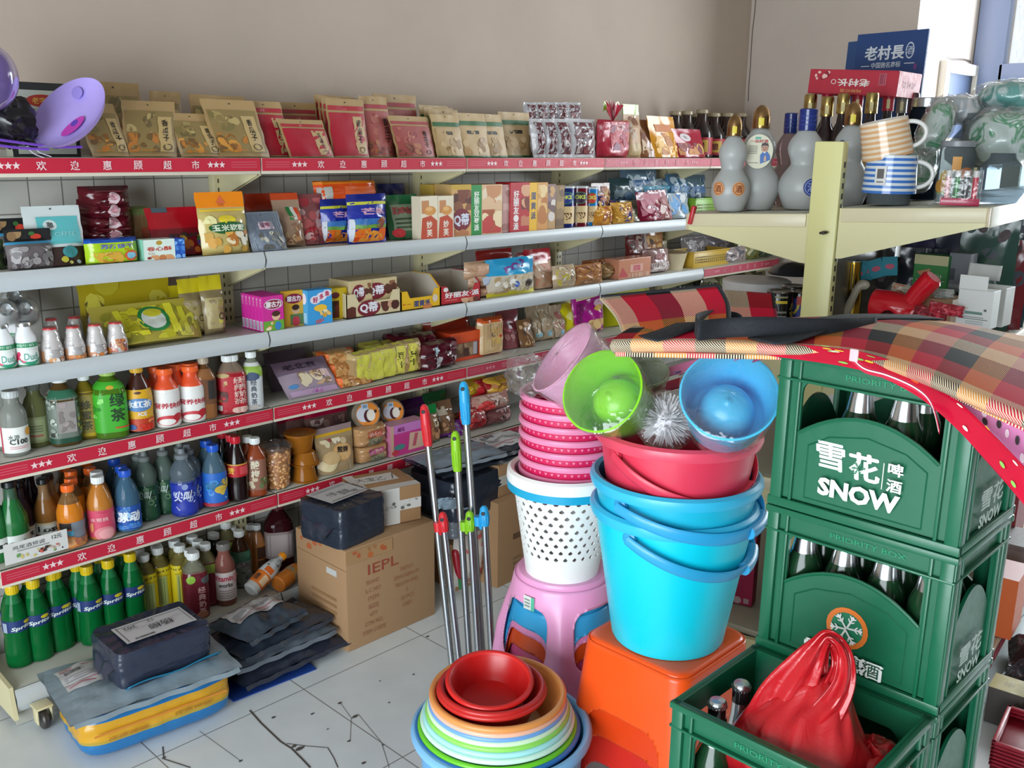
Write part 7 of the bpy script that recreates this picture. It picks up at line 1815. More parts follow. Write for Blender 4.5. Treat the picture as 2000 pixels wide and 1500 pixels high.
# red corner clip at the left tip
g=G(); c=GM.inverted() @ onx(1352,420,2.62); g.box((0,0,0),(.02,.012,.06),'c02430|p',.003); g.build('corner_clip',gon,c,(.2,0,0))
def ox(px,py,x):return onx(px,py,x*1.09)
def gx(px,py,x):# a place on the top boards, from where its foot shows in the photograph
 p=ox(px,py,x)
 l=GM.inverted() @ p
 return Vector((p.x,p.y,(1.541-.05*l.y if l.y>0 else 1.557-.05*l.y)+.002))
FROST=bpy.data.materials.new('frosted_glass'); FROST.use_nodes=True
b=FROST.node_tree.nodes['Principled BSDF']; b.inputs['Base Color'].default_value=(.62,.64,.64,1); b.inputs['Roughness'].default_value=.38; b.inputs['Transmission Weight'].default_value=.35; b.inputs['Subsurface Weight'].default_value=.3; b.inputs['Subsurface Radius'].default_value=(.05,.05,.05)
def gourd(px,base,top,w,x,cap,label,badges=(),tagged=False,tint=None):
 p=gx(px,base,x); sc=(p-EYE).dot(RCAM @ Vector((0,0,-1)))/FPX
 H=(base-top)*sc; R=w/2*sc
 e=empty('gourd_bottle',p,(0,0,-atan2(p.x,p.y)),label,'bottle','frosted gourd bottles')
 Hb=H*.80
 g=G(); pr=[(0,0),(R*.55,0),(R*.72,.02*Hb),(R*.95,.18*Hb),(R,.27*Hb),(R*.93,.38*Hb),(R*.66,.50*Hb),(R*.56,.55*Hb),(R*.60,.62*Hb),(R*.70,.70*Hb),(R*.72,.76*Hb),(R*.64,.84*Hb),(R*.42,.93*Hb),(R*.30,.97*Hb),(R*.28,Hb),(0,Hb)]
 P=[Vector((a,0,c)) for a,c in pr]
 fine=[(spl(P,t/60).x,spl(P,t/60).z) for t in range(61)]
 g.lathe([(max(0,a),c) for a,c in fine],44,tint or FROST); g.build('bottle_body',e)
 g=G(); r=R*.36
 if cap=='gold':
  g.lathe([(r,Hb*.97),(r*1.05,Hb*.985),(r*1.05,H*.88),(r*.95,H*.93),(r*.7,H*.97),(r*.3,H*.995),(0,H)],32,'a07e56|m')
  decals(g,lambda u,v:Vector((r*1.07*sin((u-.5)*1.2),-r*1.07*cos((u-.5)*1.2),Hb+(H-Hb)*.42*v)),r*1.2,(H-Hb)*.4,[('r',.25,.05,.75,.9,'e0cc3a')],curved=3)
  g.lathe([(r*1.2,Hb*.955),(r*1.25,Hb*.97),(r*1.0,Hb*.98)],24,'c8c0b0|f')
 else:
  g.lathe([(r,Hb*.96),(r*1.02,Hb*.97),(r*1.02,H*.97),(r*.9,H*.98),(0,H*.98)],32,'1f2f74|g')
  for k in range(3):g.lathe([(r*1.03,Hb+(H-Hb)*(.1+.2*k)),(r*1.05,Hb+(H-Hb)*(.13+.2*k)),(r*1.03,Hb+(H-Hb)*(.16+.2*k))],24,'2a3c88|g')
 g.build('cap',e)
 for a,zz,c,ink in badges:
  g=G(); rr_=max(spl(P,t/60).x for t in range(61) if abs(spl(P,t/60).z-zz*Hb)<.05*Hb)+.0012
  decals(g,lambda u,v:Vector((rr_*sin(radians(a)+(u-.5)*.7),-rr_*cos(radians(a)+(u-.5)*.7),zz*Hb+(v-.5)*R*.72)),R*.7,R*.7,[('e',.5,.5,.5,.5,c),('o',.5,.5,.42,.42,.1,ink),('t','酒',.5,.5,.5,ink,{'b':.02})],curved=4); g.build('badge',e)
 if tagged:
  g=G(); d=R*.60; ht=R*.72; yy=-R*.72-.006; zc=.70*Hb
  g.lathe([(0,-.0006),(1,-.0006),(1,.0006),(0,.0006)],36,'d6d3bc',M=Matrix.Translation((-.002,yy,zc)) @ Matrix.Rotation(radians(90),4,'X') @ Matrix.Diagonal((d,ht,1,1)))
  S=lambda u,v:Vector((-.002+(u-.5)*2*d,yy-.001,zc+(v-.5)*2*ht))
  decals(g,S,2*d,2*ht,[('r',.36,.86,.56,.92,'5aa89a'),('t','一品好酒',.5,.80,.09,'b03a44',{'b':.03,'w':.62}),('s',.14,.42,.46,.68,5,'8a867a'),('s',.10,.14,.5,.2,1,'9a8a84'),
('p',[(.58,.14),(.92,.26),(.90,.40),(.80,.50),(.66,.50),(.56,.40)],'3a6ab0'),('e',.71,.60,.12,.12,'b88a72'),('p',[(.58,.62),(.60,.73),(.70,.76),(.82,.73),(.84,.62),(.80,.67),(.64,.67)],'2a2422'),
('e',.665,.61,.018,.012,'2a2422'),('e',.755,.61,.018,.012,'2a2422'),('e',.71,.555,.04,.012,'8a4a44'),('p',[(.70,.22),(.78,.22),(.78,.34),(.74,.40),(.70,.32)],'c8a08a'),('p',[(.64,.50),(.71,.44),(.78,.50)],'d8d4cc')],curved=1); g.build('hang_tag',e)
 return e
GOLD='gold'
gourd(1424,414,232,74,2.50,GOLD,'frosted gourd bottle with a gold bullet cap, at the left end of the cream shelf',((-38,.30,'d89a68','8a4a2c'),(24,.30,'d89a68','8a4a2c')))
gourd(1474,415,219,88,2.62,GOLD,'frosted gourd bottle with a gold bullet cap and a round paper tag',(),True)
gourd(1531,412,235,70,2.92,'blue','pinkish gourd bottle with a blue cap, behind the tagged one',(),False,'b0989a|t')
gourd(1563,414,222,92,2.66,'blue','large frosted gourd bottle with a blue cap and a dark blue badge',((22,.28,'2a3a80','8a9ad0'),))
gourd(1649,412,214,84,2.80,GOLD,'frosted gourd bottle with a gold cap half hidden by the cream upright',((-30,.7,'2a3460','7a84b0'),))
def liquor(px,base,top,w,x,cap,label,body='2a1a1c|g'):
 p=gx(px,base,x); sc=(p-EYE).dot(RCAM @ Vector((0,0,-1)))/FPX; H=(base-top)*sc; R=w/2*sc
 e=empty('liquor_bottle',p,(0,0,-atan2(p.x,p.y)),label,'bottle','dark liquor bottles')
 g=G(); g.lathe([(0,0),(R*.95,0),(R,.01),(R,H*.58),(R*.85,H*.66),(R*.48,H*.74),(R*.42,H*.80),(R*.42,H*.9)],28,body); g.build('bottle_body',e)
 g=G(); r=R*.56
 g.lathe([(r,H*.82),(r,H*.86),(r*.97,H*.87),(r,H*.88),(r,H*.98),(r*.9,H),(0,H)],28,cap); S=lambda u,v:Vector((r*1.02*sin((u-.5)*1.4),-r*1.02*cos((u-.5)*1.4),H*(.83+.1*v)))
 decals(g,S,r*1.4,H*.1,[('r',.3,.1,.7,.9,'d8c890')],curved=3); g.build('cap',e)
 g=G(); S2=lambda u,v:Vector(((R+.001)*sin((u-.5)*2.6),-(R+.001)*cos((u-.5)*2.6),H*(.12+.36*v)))
 decals(g,S2,R*2.6,H*.36,[('r',0,0,1,1,'8a1c24'),('e',.5,.6,.3,.25,'c8a868')],curved=6); g.build('label',e)
for px,top,lb,x in ((1565,203,'dark liquor bottle with a gold crown cap behind the blue capped gourds',3.05),(1598,206,'dark liquor bottle with a pale gold cap just left of the cream upright',2.98),(1628,200,'dark liquor bottle with a tall gold cap above the cream upright',2.98),(1682,198,'dark liquor bottle with a gold cap right of the cream upright',2.94)):
 liquor(px,408,top,42,x,'a8925c|m',lb)
CX_=3.10
rcp=[(1597,'left'),(1655,'middle'),(1714,'right')]
for px,pl in rcp:liquor(px,404,193,38,CX_,'b01c34|p',f'red capped liquor bottle under the {pl} of the inverted red carton','1c1418|g')
for px,pl in ((1740,'clear'),(1762,'brown')):liquor(px,404,200,34,CX_+.10,'8a8478|p' if pl=='clear' else '4a2c34|p',f'{pl} capped liquor bottle under the right end of the red carton','5a544c|t' if pl=='clear' else '3a2024|g')
# inverted red carton lying on the bottle caps, blue boards behind
A,B_,D_=ox(1577,192,CX_-.05),ox(1750,178,CX_-.05),ox(1790,183,CX_+.16)
zc=A.z; tz=ox(1577,146,CX_-.05).z; w=(B_-A).length; ang=atan2(B_.y-A.y,B_.x-A.x)
e=empty('bottle_carton',(A+B_)/2,(0,radians(3.5),ang),'inverted red bottle carton lying on the red capped liquor bottles','carton')
g=G(); hh=tz-zc
RC='b02438'
for c,d in (((0,0,hh/2),(w,.004,hh)),((0,.19,hh/2),(w,.004,hh)),((-w/2,.095,hh/2),(.004,.19,hh)),((w/2,.095,hh/2),(.004,.19,hh)),((0,.095,hh),(w,.194,.004))):g.box(c,d,RC,.0008)
decals(g,lambda u,v:Vector(((u-.5)*w,-.0024,v*hh)),w,hh,[('t','老村长',.52,.50,.30,'e4d8d4',{'b':.03,'w':.36,'rot':180}),('o',.29,.52,.03,.10,.25,'e4d8d4'),('t','纯粮好酒',.50,.86-.70,.14,'d8a060',{'w':.24,'rot':180}),('b',.04,.55,.24,.95,12,.022,['d89a9a','c85a64','8a1a2c','e0b8b0'],2),('r',.80,.42,.88,.90,'b8586a'),('i',.81,.46,.87,.88,5,'7a1a2c'),('s',.02,.02,.98,.06,1,'8a1626')],curved=1)
decals(g,lambda u,v:Vector((w/2+.0024,u*.19,v*hh)),.19,hh,[('t','老村长',.5,.5,.3,'9a3a4c',{'rot':180,'w':.6})],curved=1)
g.build('carton',e,flat=True)
def board(p0,p1,p2,x,label,dec,col):
 A=ox(*p0,x); B2=ox(*p1,x-.03); T=ox(*p2,x)
 w=(B2-A).length; zb=1.564; h=T.z-zb
 e=carton_geo(G(),w,.012,h,col,f=dec).build('sign_board',None,((A.x+B2.x)/2,(A.y+B2.y)/2,zb),(radians(-2),0,atan2(B2.y-A.y,B2.x-A.x)),flat=True)
 return tag(e,label,'sign board')
bd=[('r',0,0,1,1,'1f3f74'),('t','老村長',.42,.875,.085,'c8d0d8',{'b':.03,'w':.56}),('o',.78,.88,.06,.05,.18,'b8c4d0'),('t','酒',.78,.88,.05,'b8c4d0'),('r',.1,.795,.22,.80,'c8d0d8'),('r',.72,.80,.86,.805,'c8d0d8'),('t','中国驰名商标',.46,.80,.036,'b8c4d0',{'b':.015,'w':.42}),
('t','奖',.17,.68,.07,'b8a03a',{'b':.03}),('t','很大',.64,.70,.07,'b0c0d0',{'b':.015,'rot':12}),('e',.88,.78,.025,.02,'6a3a7a')]
board((1650,300),(1783,300),(1715,64),3.42,'blue lettered liquor sign board standing behind the red carton',bd,'1f3f74')
board((1632,300),(1668,300),(1650,82),3.52,'dark blue sign board edge behind the lettered one',[('r',0,0,1,1,'24487a'),('b',.1,.5,.9,.9,5,.15,['3a6a9a','1a3460'],2)],'24487a')
# mugs
def mug(px,base,top,w,x,c1,c2,tilt,label,flip=False,z=None):
 p=ox(px,base,x); sc=(p-EYE).dot(RCAM @ Vector((0,0,-1)))/FPX; H=(base-top)*sc; R=w/2*sc
 if z is not None:p.z=z
 e=empty('mug',p,(tilt[0],tilt[1],-atan2(p.x,p.y)*1.0),label,'mug','striped mugs')
 n=7; pr=[]
 r0,r1=(R,R*.92) if flip else (R*.92,R)
 for k in range(n):
  for (f,c) in ((0,c1),(.5,c2)):
   for q in (0,.499):
    t=(k+f+q)/n; pr.append((r0+(r1-r0)*t,H*t,c))
 pr.append((r1,H,c1))
 g=G(); g.lathe([(0,0,c1),(r0,0,c1)]+pr+[(r1-.003,H+.001,'e8e6e2|g'),(r1-.005,H*.98,'e8e6e2|g'),(r0-.004,.006,'e8e6e2|g'),(0,.006,'e8e6e2|g')],44,c1); g.build('mug_body',e)
 g=G(); g.tube([(R*.90+R*.62*cos(radians(100-200*t/18)),0,H*(.5+.34*sin(radians(100-200*t/18)))) for t in range(19)],.0065,'dcdcda|g',n=10); h_=g.build('handle',e)
 if not flip and z is None or True:
  pass
 return e,R,H
mugx=2.60
e1,R1,H1=mug(1735,377,305,100,mugx,'3f74c4|g','d4dce2|g',(0,0),'blue and white striped mug standing upside down on a glass jar',flip=True)
g=G(); S=lambda u,v:Vector(((R1+.001)*sin(-.35+(u-.5)*.42),-(R1+.001)*cos(-.35+(u-.5)*.42),H1*(.22+.5*v))); decals(g,S,R1*.42,H1*.5,[('r',0,0,1,1,'d8d8d8'),('r',.2,.35,.8,.85,'5a5654'),('s',.2,.1,.8,.25,1,'6a6664')],curved=2); g.build('sticker',e1)
e2,R2,H2=mug(1734,306,236,96,mugx,'d8a878|g','e4d4c0|g',(radians(4),radians(-12),0),'orange and cream striped mug tilted on top of the blue one',flip=True)
def jar(px,base,top,w,x,label,col='b8c4c8|k',lid=None,name='glass_jar',inner=None,cat='jar',shape='jar'):
 p=gx(px,base,x); sc=(p-EYE).dot(RCAM @ Vector((0,0,-1)))/FPX; H=(base-top)*sc; R=w/2*sc
 e=empty(name,p,(0,0,-atan2(p.x,p.y)),label,cat)
 pr={'jar':[(0,.003),(R*.92,0),(R,.006),(R,H*.80),(R*.9,H*.88),(R*.82,H*.92)],'carafe':[(0,.003),(R*.6,0),(R*.95,H*.12),(R,H*.3),(R*.8,H*.5),(R*.42,H*.72),(R*.36,H*.9),(R*.45,H)],'round':[(0,.003),(R*.7,0),(R*.98,H*.25),(R,H*.45),(R*.88,H*.7),(R*.5,H*.9),(R*.45,H)],'tall':[(0,.002),(R*.95,0),(R,H*.02),(R,H*.96),(R*.96,H)]}[shape]
 g=G(); g.lathe(pr,36,col); o=g.build('jar_wall',e)
 if shape != 'tall' or True:
  md=o.modifiers.new('thickness','SOLIDIFY'); md.thickness=.002
 if lid:g=G(); g.lathe([(R*.86,H*.90),(R*.92,H*.91),(R*.92,H*.99),(R*.85,H),(0,H)],32,lid); g.build('lid',e)
 if inner:
  g=G(); q=random.Random(int(px))
  for k in range(9):
   a=q.uniform(0,6.28); rr_=R*.55*sqrt(q.random()); g.tube([(rr_*cos(a),rr_*sin(a),.004),(rr_*cos(a)+q.uniform(-.012,.012),rr_*sin(a),H*q.uniform(.6,.85))],q.uniform(.003,.007),q.choice(inner),n=8)
  g.build('contents',e)
 return e,R,H
jar(1732,418,379,80,mugx+.02,'squat glass jar holding pale sticks, under the striped mugs',inner=['d8ccb0','b8a078','8a8478','c8c0b8'],shape='tall')
# lip balm set and jars
p=gx(1871,418,2.56); sc=(p-EYE).dot(RCAM @ Vector((0,0,-1)))/FPX
e=empty('lip_balm_pack',p,(0,0,-atan2(p.x,p.y)),'clear pack of four upright lip balm sticks in a magenta base','cosmetics pack')
g=G(); g.box((0,0,.010),(70*sc,22*sc,.020),'c82a5c|g',.002); g.build('base',e)
for k,c in enumerate(('d89aa0|g','2f8a4c|g','30323a|g','c82c48|g')):
 g=G(); x=(-24+16*k)*sc; r=5.2*sc; g.lathe([(0,.018),(r,.018),(r,54*sc),(r*.95,54*sc)],20,c,c=(x,0,0)); g.lathe([(r*1.02,54*sc),(r*1.02,66*sc),(0,66*sc)],20,'e0dede|p',c=(x,0,0)); g.build('lip_balm',e)
g=G(); g.box((0,0,35*sc),(72*sc,24*sc,66*sc),'ffffff|f',.002); g.build('cover',e)
je,jr,jh=jar(1856,412,296,66,2.78,'clear storage jar with a grey lid and a fruit print',lid='8a8e94|p')
g=G(); S=lambda u,v:Vector(((jr+.001)*sin((u-.5)*2.4),-(jr+.001)*cos((u-.5)*2.4),jh*(.12+.66*v)))
decals(g,S,jr*2.4,jh*.66,[('r',.42,.6,.62,.95,'d89a4a'),('e',.3,.45,.14,.16,'d8b04a'),('e',.18,.22,.16,.16,'d8a04a'),('e',.75,.55,.16,.14,'c8784a'),('p',[(.08,.05),(.35,.02),(.3,.14)],'8ab05a')],curved=5); g.build('fruit_print',je)
jar(1888,330,232,88,2.95,'hazy glass carafe behind the fruit print jar','b4bcc0|k',shape='carafe',name='glass_carafe',cat='carafe')[0].location.z+=.105
jar(1945,412,318,96,2.74,'large rounded glass jar at the right end of the cream shelf','a8b4bc|k',shape='round')
jar(1790,410,220,66,3.02,'tall dark glass jar with a steel rim behind the mugs','3c4854|k',lid='b0b4b8|m')
jar(1905,300,195,56,3.1,'glass storage jar with a pale lid at the back of the cream shelf','b8c4c8|k',lid='c8ccd0|p')[0].location.z+=.10
def mottle(cols):
 k='mottle'+''.join(cols)
 if k not in MATS:
  m=bpy.data.materials.new('mottled_print'); m.use_nodes=True; nt=m.node_tree; b=nt.nodes['Principled BSDF']; b.inputs['Roughness'].default_value=.25
  n=nt.nodes.new('ShaderNodeTexNoise'); n.inputs['Scale'].default_value=11; n.inputs['Detail'].default_value=2; n.inputs['Distortion'].default_value=1.5
  tc=nt.nodes.new('ShaderNodeTexCoord'); nt.links.new(tc.outputs['Object'],n.inputs['Vector'])
  r=nt.nodes.new('ShaderNodeValToRGB'); e=r.color_ramp.elements
  while len(e)<len(cols):e.new(.5)
  for i,c in enumerate(cols):e[i].position=.36+.28*i/len(cols); e[i].color=rgb(c[:6])
  nt.links.new(n.outputs['Fac'],r.inputs[0]); nt.links.new(r.outputs[0],b.inputs['Base Color']); MATS[k]=m
 return MATS[k]
def filmbag(px,py,x,dx,dy,dz,label,cols,rot=(0,0,0)):
 c=ox(px,py,x); SEED[0]+=1; sd=SEED[0]
 e=empty('wrapped_pack',c,rot,label,'wrapped pack','green and white wrapped packs')
 f=lambda k,w:(lambda u,v:Vector((dx*k*sin(pi*v)**.6*cos(2*pi*u),dy*k*sin(pi*v)**.6*sin(2*pi*u),dz*k*cos(pi*v)))*(1+w*noise.noise(Vector((cos(2*pi*u)*2.5+sd,sin(2*pi*u)*2.5,v*6)))))
 g=G(); g.grid(f(.88,.12),32,18,mottle(cols),wu=True); g.build('pack',e)
 g=G(); g.grid(f(1.0,.2),40,22,'ffffff|f',wu=True); g.build('film_wrap',e)
gw=['d4dcdc|g','1f8a58|g','c8d4d2|g','b8c8c4|g']
filmbag(1828,250,2.85,.05,.05,.085,'green and white wrapped pack leaning beside the mugs',gw,(.2,.3,0))
filmbag(1865,215,2.95,.06,.08,.045,'silvery wrapped pack lying above the hazy carafe',['c8ccd0|g','d8d8dc|g','a8b0b8|g'],(.0,.2,.3))
filmbag(1960,270,2.95,.09,.11,.085,'large green wrapped pack at the right edge of the picture',gw,(0,0,.3))
filmbag(1985,190,3.05,.09,.12,.050,'teal and white wrapped pack topmost at the right edge',['3f8a84|g','c8d8da|g','5aa09a|g'],(0,.1,.2))
filmbag(1800,318,2.95,.05,.05,.09,'white and green wrapped pack right behind the blue mug handle',gw,(0,.15,0))
filmbag(1940,225,3.05,.06,.10,.05,'pale grey wrapped pack under the topmost one',['b8c0c8|g','c8d0d4|g','8a98a0|g'],(0,0,.1))
# ---- lower boards: goods seen between the bracket and the plaid mat
def gy(px,py,x,z=GZ2):
 p=ox(px,py,x); return Vector((p.x,p.y,z))
def tin(px,base,top,w,x,label,col,bands,z=GZ2,cat='tin'):
 p=gy(px,base,x,z); sc=(p-EYE).dot(RCAM @ Vector((0,0,-1)))/FPX; R=w/2*sc; H=ox(px,top,x).z-z
 e=empty('drink_can',p,(0,0,-atan2(p.x,p.y)),label,cat)
 g=G(); g.lathe([(0,0),(R*.94,0),(R,.004),(R,H-.006),(R*.96,H-.002)],32,col)
 S=lambda u,v:Vector(((R+.0008)*sin((u-.5)*2.8),-(R+.0008)*cos((u-.5)*2.8),H*v)); decals(g,S,R*2.8,H,bands,curved=6); g.build('can_body',e)
 g=G(); g.lathe([(R*.98,H-.006),(R*1.01,H-.002),(R*.97,H),(R*.88,H-.004),(0,H-.004)],32,'b8b8b4|m'); g.build('lid',e)
yk=[('s',.30,.10,.72,.60,5,'7a7a70'),('r',.30,.74,.72,.80,'c8b42c'),('s',.3,.84,.72,.93,1,'8a8464'),('i',.02,.08,.16,.92,1,'c8b43a'),('t','罗汉果',.09,.5,.16,'3a3418',{'vert':1}),('t','八宝粥',.90,.5,.15,'c8b43a',{'vert':1,'b':.02})]
tin(1518,640,566,50,2.52,'black can with yellow side lettering standing left of the cream upright','141416|g',yk)
tin(1558,640,567,44,2.60,'black can with yellow and red print beside the cream upright','141418|g',[('r',.3,.1,.9,.85,'2a3a8a'),('t','八宝',.55,.45,.3,'d8c030',{'vert':1,'b':.04}),('r',.4,.7,.8,.9,'b83a2c'),('i',.02,.08,.16,.92,1,'c8b43a')])
tin(1545,628,556,46,2.72,'black can in the row behind the two front cans','141416|g',yk)
g=G(); g.lathe([(0,0),(.10,0),(.115,.01),(.12,.12),(.11,.125),(0,.125)],40,'c4c2c0|p'); tag(g.build('white_pot',None,gy(1472,628,2.80)),'large white lidded tub behind the black cans','tub')
g=G(); g.lathe([(.085,0),(.088,.008),(.07,.028),(.03,.042),(0,.045)],36,'2a2a2e|g'); tag(g.build('pan_lid',None,gy(1545,560,2.95,GZ2+.133)),'dark domed pan lid above the black cans','pan lid')
g=G(); rr=random.Random(3)
for k in range(150):
 z=rr.uniform(-1,1); a=rr.uniform(0,6.28); s=sqrt(1-z*z); d=Vector((s*cos(a),s*sin(a),z)); t=d.cross(Vector((0,0,1)) if abs(z)<.9 else Vector((1,0,0))).normalized()*.003
 g.poly([d*.004+t,d*.004-t,d*.030],'d8c818|c')
g.lathe([(0,-.012),(.012,0),(0,.012)],10,'c8b414|c'); tag(g.build('pompom',None,ox(1443,588,2.62)),'yellow pompom behind the raised plaid leaf','pompom')
def oxc(px,py,x,lim=-.36):# keep it over the boards
 p=ox(px,py,x); q=GM.inverted() @ p
 if q.y<lim:
  n=Vector((-sin(GA),cos(GA),0)); r=ray(px,py); p=EYE+r*((n.dot(GO)+lim-n.dot(EYE))/n.dot(r))
 return p
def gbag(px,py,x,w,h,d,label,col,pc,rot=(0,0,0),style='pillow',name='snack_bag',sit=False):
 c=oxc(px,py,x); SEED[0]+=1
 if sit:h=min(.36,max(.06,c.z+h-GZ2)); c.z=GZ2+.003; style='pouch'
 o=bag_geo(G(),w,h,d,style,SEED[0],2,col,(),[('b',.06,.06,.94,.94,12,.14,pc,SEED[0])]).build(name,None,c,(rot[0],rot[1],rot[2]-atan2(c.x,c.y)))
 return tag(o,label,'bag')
gbag(1445,628,2.62,.10,.06,.06,'lilac spotted bag below the yellow pompom','a888b0|g',['c8b0d0','8a6a98','d8c8e0'])
gbag(1405,610,2.75,.08,.06,.05,'red and white small bag left of the pompom','a8545a|g',['c8a8a0','9a3a44'])
tin(1664,556,508,28,2.72,'golden can just right of the cream upright','b08a2c|m',[('i',.3,.1,.7,.9,3,'6a5018')],GZ2+.135)
tin(1664,620,560,28,2.72,'golden can standing under the upper golden one','a07c28|m',[],GZ2+.01)
for k,(a,tl) in enumerate(((1672,.25),(1690,.05),(1718,-.35),(1740,-.1))):
 c=ox(a,532-4*k,2.74+.012*k)
 o=carton_geo(G(),.046,.004,.062,'1f8a9c',f=[('r',.04,.04,.96,.96,'1a7c90'),('e',.5,.5,.3,.14,'b8506a')]).build('gift_card',None,c+Vector((0,0,-.03)),(.15,tl,-atan2(c.x,c.y)),flat=True)
 tag(o,f'teal card with a pink heart, {["first", "second", "third", "fourth"][k]} from the left of the hanging four','card','teal cards hanging under the shelf')
g=G(); P=[ox(1650,615,2.70),ox(1664,585,2.69),ox(1676,562,2.69),ox(1686,556,2.70)]
g.tube([spl([Vector(p) for p in P],t/12) for t in range(13)],[.018-.006*sin(pi*t/12) for t in range(13)],'b4aa98|p',n=12); g.grid(lambda u,v:Vector(P[3])+Vector((.014*sin(pi*v)*cos(6.283*u),.022*sin(pi*v)*sin(6.283*u),.016*cos(pi*v))),16,10,'b8ae9c|p',wu=True)
tag(g.build('scrub_brush'),'beige plastic brush handle leaning right of the upright','brush')
# red plastic flashlight like sprayer
e=empty('red_toy',ox(1750,600,2.62),(0,0,0),'shiny red plastic toy cannon lying on the lower board','toy')
o0=ox(1750,600,2.62)
L=lambda px,py,x=2.62:ox(px,py,x)-o0
g=G(); g.tube([L(1708,592),L(1735,597),L(1770,606),L(1785,610)],[.045,.047,.046,.03],'c81626|g',n=24); g.tube([L(1740,625),L(1770,620),L(1800,600)],[.04,.035,.022],'c01424|g',n=20); g.build('body',e)
g=G(); g.tube([L(1772,598),L(1796,570),L(1820,545),L(1824,541)],[.026,.029,.031,.024],'d0182a|g',n=24); g.build('barrel',e)
g=G(); g.lathe([(.020,0),(.024,.006),(.016,.012),(0,.008)],20,'3a0c12|g',M=Matrix.Translation(L(1733,622,2.575)) @ Matrix.Rotation(radians(-75),4,'Y')); g.build('wheel',e)
def gbox(x0,yt,x1,yb,x,d,label,col,f=(),z=GZ2,name='carton',t=(),yaw=0):
 A=ox(x0,yb,x); B2=ox(x1,yb,x); c=(A+B2)/2; w=(A-B2).length; h=ox((x0+x1)/2,yt,x).z-c.z
 zb=c.z if z is None else z; h=h if z is None else ox((x0+x1)/2,yt,x).z-z
 o=carton_geo(G(),w,d,h,col,f=f,t=t).build(name,None,(c.x+d/2,c.y,zb),(0,0,radians(-90)+yaw),flat=True)
 return tag(o,label,'carton')
gbox(1772,582,1855,628,2.66,.12,'plain tan carton beside the red toy','9a7a5c',z=None)
gbox(1780,498,1846,566,2.86,.06,'green printed box with a peach shape and a cream top','2f7a3c',[('r',0,.72,1,1,'b8b48a'),('r',0,.0,1,.22,'3a8a48'),('p',[(.1,.5),(.5,.62),(.42,.1),(.28,.1),(.3,.34)],'b8805c'),('s',.1,.25,.95,.29,1,'c8d0c0'),('t','青汁',.72,.4,.14,'c8d8c0')],z=None)
gbox(1846,494,1888,570,2.88,.06,'grey clear plastic box beside the green printed one','6c7078',[('r',.1,.3,.35,.6,'3f434a'),('r',.1,.1,.9,.2,'8a8e96')],z=None)
WB=[('t','ART',.24,.50,.05,'b86a5a',{'w':.2}),('r',.78,.46,.86,.52,'5a5e60'),('r',.25,.36,.75,.43,'5f8078'),('s',.2,.26,.8,.31,1,'8a8e90'),('s',.08,.22,.92,.25,1,'3a3e40'),('s',.3,.08,.8,.2,2,'a8acae')]
gbox(1864,566,1932,640,2.58,.06,'white flip top carton with fine print, the front one','d0d2d0',WB,z=None,name='flip_carton')
gbox(1872,538,1928,568,2.585,.003,'raised white flap of the front fine print carton','d4d6d4',z=None,name='carton_flap')
gbox(1896,560,1956,636,2.70,.08,'white flip top carton behind the fine print one','a8a8a4',z=None,name='flip_carton')
g=G(); c=ox(1918,545,2.72); g.grid(lambda u,v:Vector((.02*sin(2*u),.085*(.5-u),.045*sin(pi/2*v))),10,4,'b4b6b4'); o=g.build('paper_flap',None,c,(0,.2,0)); md=o.modifiers.new('thickness','SOLIDIFY'); md.thickness=.002; tag(o,'curled white lid flap standing behind the fine print carton','carton')
for k,(px,py,x,lb,c) in enumerate(((1845,615,2.56,'flat red sweet pack lying in front of the tan carton','a01c30|g'),(1895,628,2.52,'crimson foil sweet lying at the foot of the white carton','a81c38|g'),(1815,622,2.56,'dark red pack under the tan carton','7a1424|g'))):
 gbag(px,py,x,.09,.035,.03,lb,c,['c83a4a','8a1424'],(.3,.1,0))
gbag(1765,575,2.72,.08,.03,.03,'white and orange rolled pack behind the red toy','c8c0b0|g',['c87a5a','d8d0c4'],(0,.15,0)); gbag(1840,590,2.70,.06,.04,.03,'white soft pack right of the red toy','b8bcb8|g',['8a9a94','d0d4d0'])
gbag(1975,600,2.62,.12,.09,.06,'dark blue pack at the right edge beside the white cartons','1c2a4c|g',['2a3a6a','121c34','4a5a8a']); gbag(1955,640,2.50,.06,.07,.04,'dusky red pack at the foot of the second white carton','8a2c2c|g',['a83a34','6a1c1c'])
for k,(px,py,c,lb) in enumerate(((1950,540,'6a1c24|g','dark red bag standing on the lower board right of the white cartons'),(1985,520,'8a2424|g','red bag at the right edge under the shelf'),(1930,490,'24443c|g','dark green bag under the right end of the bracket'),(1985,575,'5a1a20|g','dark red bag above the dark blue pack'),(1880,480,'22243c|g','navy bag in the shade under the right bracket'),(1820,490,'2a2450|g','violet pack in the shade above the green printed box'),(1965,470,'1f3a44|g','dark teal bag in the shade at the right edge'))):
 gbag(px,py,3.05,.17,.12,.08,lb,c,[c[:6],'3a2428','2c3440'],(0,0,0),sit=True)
for k,(px,py,c,lb) in enumerate(((1700,520,'2a2c34|g','added dark filler bag behind the hanging teal cards'),(1690,600,'5a1c24|g','added dark red filler bag behind the beige brush'),(1740,560,'3a3438|g','added dark grey filler bag behind the red toy'),(1800,545,'2c3038|g','added charcoal filler bag between the red toy and the green printed box'))):
 gbag(px,py,2.98,.15,.10,.07,lb,c,[c[:6],'4a4448','24262c'],(0,0,0),sit=True)  # dark bags added over the bare panel to darken the gaps
